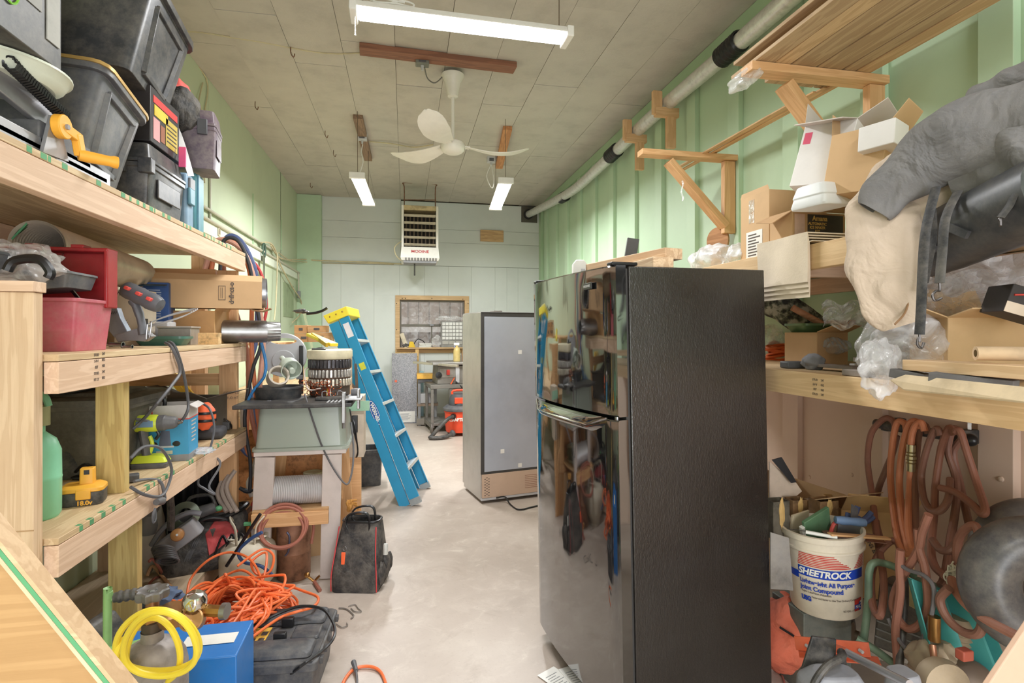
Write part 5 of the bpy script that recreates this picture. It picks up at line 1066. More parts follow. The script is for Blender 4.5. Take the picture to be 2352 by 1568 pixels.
for u, v, w_, h_, lb in ((676, 764, .16, .075, 'lower left wooden crate on the bench rack'), (676, 743, .11, .075, 'upper left wooden crate with yellow front on the bench rack'), (708, 764, .2, .085, 'lower right long wooden crate on the bench rack'), (706, 742, .16, .06, 'upper right wooden crate holding black tools')):
    q = P(u, v, 4.9); crate(lb, u, v, 4.9, w_, h_, .2).location.z = {764: 1.421, 743: 1.498, 742: 1.508}[v]
a = P(704, 728, 4.95); o = tag(MB().tube([a + Vector((0, 0, .03)), a + Vector((.08, 0, .04)), a + Vector((.14, 0, .06)), a + Vector((.18, 0, .085))], .012, 8, 3).build('lever_tool', BLKS), 'black lever tool lying on the upper right crate', 'tool')
a = P(700, 722, 5.0); o = tag(MB().ell((0, 0, .0), (.06, .04, .02), seed=5, amp=.5).build('black_clamp', BLK), 'black clamp piled on the upper left crate', 'clamp'); o.location = a + Vector((-.03, 0, .03))
p0, p1 = P(712, 768, 4.3), P(768, 792, 4.1); o = thing('yellow_guide', 'yellow saw guide lying behind the copper wound stator', 'guide', p0)
b = MB(); b.bar(p0, p1, .07, .025); b.build('body', YL, o, world=True, bev=.005); b = MB(); b.bar(p0 + Vector((.02, -.02, .0)), p1 - Vector((.05, .02, .0)), .02, .03); b.build('slot', M((206, 176, 50), .5), o, world=True); q = p1 + Vector((0, 0, -.03)); MB().box(q.x - .05, q.x + .12, q.y - .08, q.y + .1, .92, q.z - .0).build('stand', AMB, o, world=True)
a, b_ = PX(712, 645, LX + .05), PX(740, 705, LX + .1); o = tag(board('wood_strip', (LX + .14, BY - .35, 1.9), (chx + .16, BY - .3, .01), .04, .02, None, M((206, 214, 180), .6), (0, 1, 0)), 'pale green strip leaning in the back left corner', 'board')
a = PX(662, 700, LX + .0); o = tag(MB().box(-.01, .0, -.35, .35, -.25, .25).build('wall_recess', M((150, 166, 130), .6)), 'green recessed panel on the left wall beyond the conduit bend', 'panel'); o.location = (LX + .012, PX(662, 690, LX).y, PX(662, 690, LX).z)
# long tools leaning behind ladder
a, b_ = PY(838, 845, 8.9), PZ(915, 972, .015); o = tag(MB().cyl(a, b_, .018, n=10).build('wooden_pole', wood((150, 112, 84), (110, 80, 60))), 'brown tool handle leaning beyond the ladder toward the speckled board', 'pole')
a = PY(842, 868, 6.6); o = thing('grey_vise', 'grey metal vise arm sticking out behind the ladder', 'vise', (a.x - .1, a.y, a.z)); MB().box(-.2, .18, -.03, .06, -.02, .03).build('bar', M((176, 170, 164), .4, .6), o, bev=.004); MB().box(.0, .14, -.035, .05, -.06, -.02).build('jaw', M((140, 134, 126), .5, .4), o, bev=.004); MB().cyl((.18, .0, .0), (.24, 0, -.02), .022, n=10).build('knob', M((120, 110, 100), .5), o)
a, b_ = PY(826, 790, 7.2), PY(862, 900, 7.0); o = tag(board('wood_offcut', a, b_, .12, .02, None, AMB, (0, 1, 0)), 'amber board leaning against the bench beyond the ladder', 'board')
# ---------------------------------------------------------------- sawhorse stand
WPW = M((214, 202, 196), .6, var=.05, dust=.15)
st = thing('work_stand', 'white and wood splayed-leg work stand carrying the grey bin', 'stand', (-.66, 3.62, 0))
bx('top_board', -.87, -.35, 3.42, 3.84, .775, .80, WPW, st, top=(1, 1))
def sleg(x, yt, yb, xb, mat, w_=.11, zb=0): board('leg', (xb, yb, zb + .005), (x, yt, .77), w_, .028, st, mat, (0, 1, 0))
l0 = PZ(757, 1328, 0)
sleg(-.43, 3.44, l0.y, l0.x, WPW); sleg(-.81, 3.44, l0.y + .02, -.86, WPW); sleg(-.43, 3.82, 4.0, -.40, AMB); sleg(-.81, 3.82, 4.0, -.93, AMB)
board('cross_rail', (-.88, 3.42, .40), (-.45, 3.42, .40), .08, .03, st, AMB, (0, 1, 0)); board('cross_rail', (-.9, 3.9, .40), (-.42, 3.9, .40), .08, .03, st, AMB, (0, 1, 0)); bx('lower_shelf', -.88, -.45, 3.42, 3.9, .44, .455, M((196, 156, 110), .7), st)
bx('back_sheet', -.86, -.46, 3.93, 3.95, .46, .76, M((196, 140, 90), .7, var=.3, sc_=22), st)
o = thing('duct_roll', 'pale ribbed duct roll lying on the stand lower shelf', 'duct', (-.66, 3.55, .46)); b = MB(); b.lathe([(.0, 0), (.083, 0)] + [((.083 if k % 2 else .0855), .004 + k * .005) for k in range(80)] + [(.083, .41), (0, .41)], (-.88, 3.53, .456 + .087), (1, 0, 0), 28); b.build('roll', M((206, 204, 206), .4, .3), o, world=True, smooth=20)
q = P(733, 1095, 3.85); o = thing('paint_can', 'paint can with a printed label on the stand behind the duct roll', 'can', (q.x, 3.78, .456)); MB().lathe([(0, 0), (.06, 0), (.06, .12), (.063, .125), (.06, .13), (.05, .125), (0, .122)], n=26).build('can', M((176, 178, 150), .4, .4), o); MB().lathe([(.0607, .02), (.0607, .11)], n=26).build('label', M((86, 92, 62), .5), o)
q = PZ(715, 1290, 0); carton('plain brown carton on the floor behind the right stand leg', (q.x - .02, q.y + .22, 0), .25, .3, .26, .36)
# upside down translucent bin
gb = thing('clear_bin', 'upside down translucent grey green bin on the white stand', 'bin', (-.61, 3.62, .802)); m, nt, bs = _nt('clear_bin'); bs.inputs['Base Color'].default_value = col(178, 188, 176); bs.inputs['Alpha'].default_value = .82; bs.inputs['Roughness'].default_value = .25
L4 = lambda W, D, z, r=.04: [Vector((x, y, z)) for x, y in rrect(W, D, r, 4)]
MB().loft([L4(.55, .42, 0), L4(.55, .42, .018), L4(.52, .38, .02), L4(.49, .31, .25), L4(.47, .29, .256), L4(.46, .28, .25), L4(.51, .37, .005)], (False, False)).build('shell', m, gb, bev=.002); MB().box(-.235, .235, -.145, .145, .247, .2555).build('base_panel', m, gb)
# tool stand top, black
ts = thing('tool_table', 'thin black tool tabletop resting over the translucent bin', 'table', (-.64, 3.6, 1.06)); bx('top', -.97, -.31, 3.36, 3.84, 1.062, 1.085, M((52, 52, 54), .5, dust=.2), ts, .004)
for k in range(6): bx('slot_strip', -.46 + k * .022, -.45 + k * .022, 3.4, 3.8, 1.0853, 1.088, LGREY, ts, 0)
q = P(806, 905, 3.35); 
o = thing('metal_clamp', 'grey steel clamp bracket at the right end of the black tabletop', 'clamp', (-.345, 3.36, 1.0)); MB().box(-.02, .0, -.03, .03, -.03, .15).build('jaw', GALV, o, bev=.003); MB().box(-.02, .09, .0, .16, .1, .112).build('arm', GALV, o, bev=.003); MB().box(.06, .075, .05, .12, .04, .16).build('arm', GALV, o, bev=.003); MB().cyl((-.01, -.02, -.06), (-.01, -.02, -.03), .01, n=8).build('screw', STEEL, o)
o = thing('rod_clamp', 'thin steel rod clamp hanging from the left of the black tabletop', 'clamp', P(618, 930, 3.33)); MB().cyl((0, 0, .03), (.02, 0, -.16), .006, n=8).build('rod', STEEL, o); MB().box(-.012, .012, -.012, .012, .0, .03).build('jaw', DGREY, o, bev=.003); MB().lathe([(0, 0), (.012, 0), (.014, .03), (.008, .05), (.01, .06), (0, .065)], (.02, 0, -.22), (0, 0, 1), 10).build('handle', GREY, o)
zt = 1.086
q = P(640, 895, 3.5); o = thing('black_pan', 'shallow black oval pan on the black tabletop', 'pan', (q.x, q.y, zt)); MB().tray(.27, .2, .075, .29, .22, r=.09, rim=.004, t=.005).build('pan', M((50, 52, 56), .45, dust=.2), o)
q = P(638, 866, 3.42); o = thing('pipe_ring', 'grey ribbed pipe coupling ring lying tilted in the black pan', 'ring', q); MB().lathe([(.05, -.04), (.062, -.04), (.064, .0), (.062, .045), (.055, .045), (.05, .04), (.048, 0), (.05, -.04)], ax=(.35, -.8, .35), n=30).build('ring', M((190, 180, 166), .6), o)
# round grey reel plate
q = P(652, 815, 3.72); o = thing('reel_plate', 'round grey plastic plate with a handle opening standing behind the pan', 'reel', (q.x, q.y, q.z)); PG = M((172, 174, 176), .45, var=.05)
b = MB(); RO = .152; out_ = []; inn_ = []
for k in range(48):
    a = k * 6.2832 / 48; out_.append((RO * math.cos(a), RO * .98 * math.sin(a)))
hole = [(.085 * math.cos(t) , .095 + .022 * math.sin(t)) for t in [k * 6.2832 / 48 for k in range(48)]]
g = lambda pts, y: [Vector((x, y, z)) for x, z in pts]
b.loft([g(out_, 0), g([(x * .97, z * .97) for x, z in out_], -.012), g(hole, -.012), g(hole, .012), g([(x * .97, z * .97) for x, z in out_], .012)], (False, False), True); b.build('plate', PG, o, bev=.0); b = MB(); b.loft([g([(x * .5, z * .5 - .04) for x, z in out_], -.0125), g([(x * .47, z * .47 - .04) for x, z in out_], -.018)]); b.build('hub', PG, o)
A, B = P(648, 822, 3.6), P(690, 875, 3.3); o = thing('light_funnel', 'pale green cup on a tube resting against the tabletop items', 'cup', B); PGN = M((196, 206, 192), .4)
MB().tube([A, A.lerp(B, .6)], .017, 12, 1).build('tube', PGN, o, world=True); MB().lathe([(.02, .09), (.04, .1), (.045, .13), (.06, .15), (.064, .22), (.058, .22), (.05, .16), (0, .15)], A, (B - A), 28).build('cup', PGN, o, world=True)
# motor stator drum
q = P(757, 875, 3.62); sz = q.z; o = thing('motor_stator', 'round motor stator with steel rows and cream cap on the black tabletop', 'motor', (q.x, q.y + .02, zt)); 
MB().lathe([(0, .305), (.135, .305), (.145, .30), (.146, .26), (.138, .245), (.12, .24)], n=44).build('cream_cap', M((232, 222, 190), .5), o)
MB().lathe([(.12, .0), (.128, .01), (.128, .24), (.12, .245)], n=44).build('core', M((90, 78, 70), .6, .3), o)
for r_, (z0, z1, c_, w_) in enumerate(((.185, .24, (76, 74, 78), .0105), (.125, .175, (190, 186, 180), .0085), (.07, .115, (216, 208, 190), .0085))):
    b = MB()
    for k in range(34):
        a = k * 6.2832 / 34 + r_ * .09; m4 = Matrix.Rotation(a, 4, 'Z') @ Matrix.Translation((.131, 0, 0)); b.box(-.004, .008, -w_, w_, z0, z1, m4)
    x_ = b.build('lamination_row', M(c_, .35, .5, var=.2, sc_=40), o, bev=.003, seg=1); x_['kind'] = 'stuff'
    MB().lathe([(.132, z0 - .006), (.136, z0 - .003), (.132, z0)], n=40).build('band', M((120, 96, 80), .5, .5), o)
b = MB(); random.seed(6); COP = M((176, 92, 54), .3, .9, var=.25)
for k in range(70):
    a = random.uniform(-2.6, -1.0); rr_ = random.uniform(.09, .16); c = Vector((rr_ * math.cos(a), rr_ * math.sin(a), random.uniform(.015, .1))); s_ = random.uniform(.02, .035); ax1 = Vector((random.uniform(-1, 1), random.uniform(-1, 1), random.uniform(-1, 1))).normalized(); xx, yy = basis(ax1)
    b.tube([c + xx * s_ * math.cos(t) + yy * s_ * .6 * math.sin(t) for t in (0, 1.2, 2.4, 3.6, 4.9)], .0016, 4, 3, True)
x_ = b.build('copper_winding', COP, o, smooth=0); x_['kind'] = 'stuff'; x_.location = (-.02, .0, 0)
for k, c_ in enumerate(((220, 190, 60), (210, 120, 50), (190, 60, 60), (230, 226, 210))): MB().tube([(-.0 + k * .006, -.13, .06), (.005 + k * .006, -.16, .05), (.0 + k * .008, -.17, .02), (.01 + k * .008, -.16, .004)], .0022, 5, 4).build('wire', M(c_, .5), o)
MB().tube([(-.13, -.03, .19), (-.15, -.06, .17), (-.14, -.09, .1), (-.11, -.12, .05), (-.04, -.14, .06)], .005, 6, 5).build('lead_wires', M((222, 206, 196), .5), o); MB().tube([(-.1, .0, .306), (-.06, -.04, .316), (-.02, -.08, .31), (-.1, -.1, .312)], .006, 6, 4).build('black_lead', BLKS, o)
q = P(755, 905, 3.36); o = thing('motor_bracket', 'flat black plastic motor bracket with grey clips on the tabletop edge', 'bracket', (q.x + .02, q.y + .03, zt)); MB().box(-.1, .1, -.035, .035, .0, .02).build('plate', BLK, o, bev=.004)
for s in (-1, 1): MB().tube([(s * .06, -.02, .02), (s * .06, -.02, .05), (s * .035, -.02, .055), (s * .03, -.02, .03)], .003, 5, 2).build('clip', GREY, o)
MB().lathe([(0, 0), (.03, 0), (.035, .02), (.03, .05), (0, .055)], (.11, .02, .03), (1, 0, .1), 16).build('motor_can', DGREY, o)
o = thing('upright_bar', 'black upright clamp bar beside the round grey plate', 'bar', (P(692, 850, 3.72).x, P(692, 850, 3.72).y, zt)); MB().box(-.012, .012, -.012, .012, 0, .33).build('bar', BLKS, o, bev=.003); MB().box(-.03, .012, -.014, .014, .1, .13).build('jaw', GREY, o, bev=.003)
cable('grey cord from the pale cup down across the white stand leg', [P(700, 905, 3.3), P(706, 925, 3.28), P(722, 975, 3.27), P(742, 1030, 3.26), P(770, 1082, 3.25), P(796, 1112, 3.26), P(808, 1085, 3.3), P(812, 1040, 3.4), P(810, 1000, 3.5), P(806, 970, 3.6)], .006, M((100, 98, 100), .5))
o = thing('grey_cabinet', 'narrow metal cabinet with cords behind the white stand', 'cabinet', (P(818, 1000, 3.95).x, 4.02, .5)); bx('leg', o.location.x - .04, o.location.x + .04, 4.02, 4.06, 0, .619, AMB, o); bx('body', o.location.x - .05, o.location.x + .06, 4.0, 4.2, .62, 1.05, M((196, 180, 160), .6), o); MB().box(-.02, .02, -.05, -.02, .3, .42).build('switch', BLKS, o, bev=.004); MB().box(-.05, .1, -.03, -.02, .45, .52).build('green_label', M((150, 190, 160), .5), o)
for k in range(2): cable(('first' if k == 0 else 'second') + ' black cord drooping behind the white stand', [P(803 + k * 6, 935 + k * 20, 3.85), P(812 + k * 4, 985, 3.8), P(822, 1030 + k * 8, 3.8), P(818, 1050, 3.85)], .005, BLKS)
o = thing('work_glove', 'tan rag glove pinned on the right side of the stand', 'glove', P(803, 1160, 3.4)); MB().ell((0, 0, 0), (.02, .02, .035), seed=3, amp=.5).build('palm', M((196, 140, 70), .8), o)
for k in range(4): MB().tube([(0, 0, .02), (.02 + k * .01, 0, .03 - k * .015), (.045, 0, .03 - k * .02)], .006, 6, 3).build('finger', M((196, 140, 70), .8), o)
# ================================================================ FLOOR, LEFT SIDE
BG = M((92, 100, 124), .5, var=.12, dust=.35)
o = thing('storage_tote', 'dusty blue grey lidded tote under the near left shelf', 'tote', (-1.42, 2.02, .0)); L = lambda W, D, z, r=.05: [Vector((x, y, z)) for x, y in rrect(W, D, r, 4)]
MB().loft([L(.44, .46, 0), L(.50, .52, .36)]).build('tub', BG, o); MB().loft([L(.54, .56, .362), L(.55, .57, .40), L(.50, .52, .425), L(.44, .46, .415), L(.40, .42, .45)]).build('lid', M((132, 128, 128), .6, var=.12, dust=.4), o, bev=.003)
b = MB()
q = PZ(300, 1330, .46); o = tag(MB().tube([(-1.6, 2.30, .47), (-1.45, 2.26, .50), (-1.3, 2.22, .48), (-1.22, 2.1, .47)], .025, 10, 4, flat=.6).build('dust_hose', M((130, 120, 110), .7)), 'grey flattened hose lying over the blue grey tote', 'hose')
# CO2 cylinder
cq = P(350, 1500, 1.52)
CYL = M((150, 142, 138), .55, .3, var=.25, sc_=12, dust=.3); 
o = thing('gas_cylinder', 'grey gas cylinder with hexagonal knob and regulator in the foreground', 'cylinder', (cq.x, cq.y, 0))
zt = P(350, 1475, 1.52).z
MB().lathe([(.0, 0), (.082, 0), (.088, .01), (.088, zt - .07), (.082, zt - .04), (.066, zt - .012), (.04, zt + .004), (.028, zt + .008), (.028, zt + .035)], n=40).build('tank', CYL, o)
MB().lathe([(.026, zt + .03), (.026, zt + .06), (.018, zt + .062), (.018, zt + .1)], n=20).build('neck', M((86, 76, 66), .5, .6), o)
MB().cyl((-.005, 0, zt + .06), (-.005, 0, zt + .085), .024, n=6).build('valve_nut', BRASS, o); MB().cyl((0, 0, zt + .085), (0, 0, zt + .125), .017, n=14).build('valve_body', M((150, 110, 80), .4, .8), o)
b = MB(); n = 40; g = lambda z, s: [(s * (.040 + .004 * math.cos(k / n * 6.2832 * 8)) * math.cos(k / n * 6.2832), s * (.040 + .004 * math.cos(k / n * 6.2832 * 8)) * math.sin(k / n * 6.2832), z) for k in range(n)]
b.loft([g(zt + .125, .9), g(zt + .132, 1), g(zt + .146, 1), g(zt + .15, .9), g(zt + .146, .6), g(zt + .146, .3), g(zt + .15, .25)]); b.build('hand_knob', M((128, 126, 126), .4, .7), o)
rx = Vector((.98, -.2, 0)).normalized()
def off(a, z, b_=0): return Vector((rx.x * a + rx.y * b_ * -1, rx.y * a + rx.x * b_, z))
MB().cyl(off(.015, zt + .09), off(.16, zt + .095), .012, n=12).build('regulator_stem', BRASS, o)
MB().lathe([(0, -.022), (.034, -.022), (.037, -.01), (.037, .012), (.03, .02), (0, .02)], off(.062, zt + .085, -.012), (0, -.25, 1), 24).build('regulator', M((176, 136, 96), .35, .9), o)
MB().lathe([(0, -.02), (.03, -.02), (.03, .02), (.026, .022), (.024, .012), (0, .01)], off(.125, zt + .075, -.02), (.1, -1, .5), 26).build('gauge_back', M((176, 136, 96), .35, .9), o)
MB().lathe([(.03, -.0), (.032, .015), (.03, .03), (.02, .042), (0, .046)], off(.118, zt + .10, -.0), (.15, -.3, 1), 24).build('gauge_dome', CHROME, o)
MB().cyl(off(.15, zt + .09), off(.2, zt + .088), .016, n=8).build('outlet', BRASS, o); MB().cyl(off(.195, zt + .088), off(.21, zt + .088), .022, n=12).build('outlet_cap', STEEL, o)
lm = Matrix.Translation((.035, -.0, 0)); b = MB()
def shoulder(a, z, e=.001): r_ = {0: .0885}.get(0, .0885) + e; return Vector((r_ * math.sin(a), -r_ * math.cos(a), z))
b.grid(lambda s, t: shoulder(.15 + .55 * s - .3 * t, zt - .075 - .13 * t), 8, 6, .001); b.build('label', M((220, 216, 206), .5), o); b = MB(); b.grid(lambda s, t: shoulder(.35 + .3 * s - .02 * abs(t - .5), zt - .09 - .05 * t, .0024), 4, 3, .0008); b.build('hazard_diamond', GREENM, o)
YH = M((250, 224, 66), .4, var=.03)
c = Vector((cq.x + .0, cq.y - .12, zt - .035))
for k, (du, dv, ru, rv, dd, lb) in enumerate(((368, 1486, 84, 74, 1.37, 0), (362, 1478, 96, 70, 1.40, 0), (352, 1502, 62, 76, 1.44, 0))):
    pts = [P(du + ru * math.cos(t) * (1 if k != 2 else 1), dv + rv * math.sin(t) + (8 * math.cos(t * 2)), dd + .04 * math.sin(t)) for t in [j * 6.2832 / 14 for j in range(14)]]
    if k == 0: yh = thing('yellow_hose', 'coiled yellow gas hose hung around the grey cylinder', 'hose', c)
    MB().tube(pts, .0078, 10, 6, True).build('coil', YH, yh, world=True)
MB().tube([P(300, 1455, 1.42), P(275, 1480, 1.4), P(262, 1530, 1.4), P(262, 1600, 1.4)], .0078, 10, 5).build('coil', YH, yh, world=True)
# hand truck
HG = M((136, 178, 112), .45, var=.08)
q = P(247, 1500, 1.62); zt2 = P(247, 1362, 1.62).z
o = thing('cylinder_cart', 'green tubular cylinder cart with ribbed black grip', 'cart', (q.x, q.y, 0)); e = P(352, 1356, 1.66); e0 = P(262, 1372, 1.63)
MB().tube([(q.x, q.y, .05), (q.x, q.y, zt2 - .04), (q.x + .004, q.y, zt2 - .012), e0, e0.lerp(e, .9)], .0115, 12, 3).build('frame', HG, o, world=True)
d = (e - e0); pf = [(.0, 0), (.014, 0)] + [((.0175 if (k // 2) % 2 else .0145), .004 + .0045 * k) for k in range(22)] + [(.0135, .106), (.017, .109), (.017, d.length), (0, d.length)]
MB().lathe(pf, e0, d, 18).build('grip', BLK, o, world=True)
a = P(235, 1493, 1.55); MB().loft([[P(232, 1500, 1.52), P(345, 1470, 1.6), P(345, 1476, 1.6), P(236, 1508, 1.52)], [x + Vector((0, .03, 0)) for x in (P(232, 1500, 1.52), P(345, 1470, 1.6), P(345, 1476, 1.6), P(236, 1508, 1.52))]]).build('collar_plate', HG, o, world=True, bev=.002)
MB().tube([(q.x, q.y, .05), (q.x + .06, q.y - .1, .012), (q.x + .3, q.y - .1, .012)], .0115, 10, 2).build('foot', HG, o, world=True)
b = MB(); pts = [P(u, v, 1.7) for u, v in ((166, 1445), (196, 1442), (236, 1498), (240, 1568), (150, 1568))]; b.loft([pts, [x + Vector((0.03, .12, 0)) for x in pts]]); b2 = b.build('leather_pouch', BLK, None, bev=.012); tag(b2, 'dark leather pouch beside the green cart', 'pouch')
o = tag(MB().tube([P(164, 1450, 1.68), P(182, 1440, 1.68), P(206, 1450, 1.68), P(236, 1497, 1.68)], .007, 8, 4).build('lime_strap', M((190, 204, 100), .6)), 'lime green strap edge on the dark leather pouch', 'strap')
# blue machine box
bl = thing('blue_machine', 'blue metal machine cabinet with sloped front in the foreground', 'machine', (-.78, 1.83, 0)); BLUE = M((38, 118, 196), .35, var=.04, dust=.08)
c1, c2, c3 = P(578, 1432, 2.02), P(556, 1496, 1.86), P(270, 1456, 2.02)
x1 = c1.x; z1 = c1.z; z2 = c2.z; yb_, yf = c1.y, c2.y - .02
MB().prism([(yf, 0), (yb_ + .03, 0), (yb_ + .03, z1), (yb_ + .0, z1), (yf, z2)], -1.04, x1 - .0, Matrix(((0, 0, 1, 0), (1, 0, 0, 0), (0, 1, 0, 0), (0, 0, 0, 1)))).build('case', BLUE, bl, world=True, bev=.004)
sl_ = (Vector((0, yb_, z1)) - Vector((0, yf, z2))); 
MB().loft([[Vector((x, yf, z2)) + sl_ * t + Vector((0, -.001, .001)) for x, t in ((x1 - .20, .42), (x1 - .03, .42), (x1 - .03, .75), (x1 - .20, .75))], [Vector((x, yf, z2)) + sl_ * t + Vector((0, -.0025, .0025)) for x, t in ((x1 - .20, .42), (x1 - .03, .42), (x1 - .03, .75), (x1 - .20, .75))]]).build('white_label', WHITE, bl, world=True, smooth=0)
# black toolbox on floor
q = PZ(600, 1555, 0); tbk = M((66, 68, 74), .5, var=.1, dust=.3)
tb = thing('floor_toolbox', 'large black lidded toolbox with a yellow sticker on the floor', 'toolbox', (-.535, 2.49, 0), R(-4)); L = lambda W, D, z, r=.02, cx=0, cy=0: [Vector((x, y, z)) for x, y in rrect(W, D, r, 3, cx, cy)]
MB().loft([L(.36, .37, 0), L(.39, .40, .16)]).build('body', tbk, tb, bev=.002); MB().box(-.14, .14, -.192, -.185, .03, .13).build('front_panel', tbk, tb, bev=.004)
MB().loft([L(.42, .43, .162), L(.42, .43, .195), L(.40, .41, .20), L(.40, .41, .205)]).build('lid', tbk, tb, bev=.003)
for s in (-1, 1): MB().loft([L(.36, .13, .206, .02, 0, s * .13), L(.35, .12, .22, .02, 0, s * .13), L(.31, .09, .23, .02, 0, s * .13)]).build('lid_lobe', tbk, tb, bev=.004)
MB().loft([L(.12, .115, .206, .012, .12, .0), L(.11, .1, .216, .012, .12, 0)]).build('lid_lobe', tbk, tb, bev=.003)
for s in (-1, 1): MB().box(-.0, .05, s * .06 - .012, s * .06 + .012, .206, .245).build('latch', BLKS, tb, bev=.003)
MB().box(-.16, -.04, -.07, .06, .2055, .2075, Matrix.Rotation(.0, 4, 'Z')).build('yellow_sticker', M((240, 190, 80), .5, var=.03), tb, smooth=0); random.seed(3)
for k in range(6): x, y = -.13 + (k % 3) * .036, -.04 + (k // 3) * .05; MB().box(x - .012, x + .012, y - .015, y + .015, .2076, .2084).build('sticker_print', M((90, 84, 78), .5), tb, smooth=0)
for k in range(5): MB().box(.208, .222, -.17 + k * .08, -.145 + k * .08, .165, .19).build('rib', tbk, tb, bev=.002)
# orange extension cord pile
oc = thing('extension_cord', 'big tangled pile of orange extension cord spilling over the floor toolbox', 'cord', P(540, 1400, 2.6)); OR_ = M((240, 118, 64), .42, var=.06)
random.seed(17); pts = []
def pp_(x, y, z): return Vector((x, y, z))
# mound centre
cx, cy = P(540, 1380, 2.62).x, 2.68
for k in range(330):
    a = k * .62 + random.uniform(-.5, .5); ph = (k % 21) / 21.0
    rx_ = random.uniform(.16, .42); ry_ = random.uniform(.1, .34); rot_ = .9 + random.uniform(-.35, .35)
    x = rx_ * math.cos(a); y = ry_ * math.sin(a); X = cx + (x * math.cos(rot_) - y * math.sin(rot_)) * .8; Y = cy + (x * math.sin(rot_) + y * math.cos(rot_)) * .95
    rr_ = math.hypot(X - cx, Y - cy); hmax = max(.03, .38 * (1 - (rr_ / .48) ** 1.5)); Z = .03 + hmax * (.25 + .75 * random.random() ** .5)
    if X > -.745 and Y < 2.72: Z = max(Z, .275)
    pts.append(pp_(X, Y, Z))
MB().tube(pts, .0062, 7, 7).build('tangle', OR_, oc, world=True)
def okc(pts, nm='loop'): MB().tube([P(*p) for p in pts], .0064, 8, 7).build(nm, OR_, oc, world=True)
okc([(428, 1385, 2.7), (438, 1330, 2.8), (480, 1285, 2.85), (530, 1268, 2.9), (575, 1285, 2.85), (600, 1330, 2.75), (606, 1380, 2.65), (590, 1430, 2.5)])
okc([(545, 1300, 2.8), (600, 1262, 2.9), (628, 1275, 2.9), (620, 1312, 2.85), (590, 1318, 2.82), (578, 1290, 2.85), (612, 1270, 2.88), (600, 1340, 2.75), (555, 1360, 2.7)])
okc([(560, 1330, 2.75), (640, 1320, 2.72), (655, 1325, 2.7), (648, 1350, 2.62), (610, 1390, 2.55), (570, 1430, 2.45), (585, 1450, 2.3)])
okc([(600, 1335, 2.75), (660, 1345, 2.72), (700, 1358, 2.66), (729, 1370, 2.58), (728, 1385, 2.5), (712, 1396, 2.46), (680, 1405, 2.42), (640, 1420, 2.4), (580, 1462, 2.25)])
okc([(600, 1355, 2.7), (640, 1345, 2.66), (676, 1345, 2.64), (650, 1362, 2.6), (600, 1392, 2.55)])
okc([(480, 1345, 2.75), (520, 1320, 2.8), (560, 1310, 2.8), (598, 1345, 2.7), (604, 1410, 2.5), (560, 1460, 2.35)])
for k in range(9):
    u0 = 405 + k * 9; okc([(u0, 1410 + k * 4, 2.35 + .02 * k), (u0 + 50, 1385 - k * 5, 2.5), (u0 + 120, 1330 + k * 7, 2.66 - k * .01), (u0 + 170, 1330 + k * 9, 2.62 - k * .01), (u0 + 190, 1370 + k * 6, 2.52)])
MB().cyl(P(560, 1402, 2.42), P(590, 1405, 2.42), .010, .012, 10).build('connector', BLKS, oc, world=True)
o = thing('extension_cord', 'orange cord end with black plug curving on the floor at the bottom edge', 'cord', PZ(820, 1540, .01))
MB().tube([PZ(776, 1600, .008), PZ(792, 1560, .008), PZ(815, 1535, .008), PZ(850, 1530, .01), PZ(876, 1545, .008), PZ(892, 1590, .008)], .0066, 8, 6).build('cord', OR_, o, world=True); MB().cyl(PZ(812, 1520, .02), PZ(818, 1540, .02), .012, .009, 10).build('plug', DGREY, o, world=True); MB().tube([PZ(818, 1540, .02), PZ(820, 1570, .01), PZ(812, 1600, .01)], .005, 6, 4).build('tail', DGREY, o, world=True)
o = thing('extension_cord', 'short orange cord bend at the foot of the floor toolbox', 'cord', PZ(625, 1560, .01)); MB().tube([PZ(620, 1600, .01), P(622, 1530, 2.25), P(640, 1535, 2.22), PZ(655, 1575, .01), PZ(700, 1600, .01)], .0066, 8, 6).build('cord', OR_, o, world=True)
cable('black cable looping over the floor toolbox lid', [P(560, 1440, 2.36), P(600, 1428, 2.38), P(640, 1408, 2.42), P(690, 1392, 2.44), P(740, 1398, 2.42), P(765, 1430, 2.36), P(768, 1460, 2.3), P(745, 1490, 2.24), PZ(690, 1530, .2), PZ(640, 1568, .05)], .0062, BLKS)
# wires on floor
for k, (pts, lb) in enumerate((([(778, 1396), (795, 1398), (812, 1412), (806, 1420)], 'thick bent grey wire on the floor right of the toolbox'), ([(772, 1432), (785, 1440), (798, 1436), (796, 1430)], 'short hooked dark wire on the floor right of the toolbox'), ([(800, 1392), (815, 1388), (822, 1396), (830, 1404), (815, 1404), (806, 1396)], 'thin crumpled wire and wrapper on the floor'))):
    cable(lb, [PZ(u, v, .006) for u, v in pts], .0035 if k == 0 else .0025, M((120, 114, 108), .5), 'wire', 'wire')
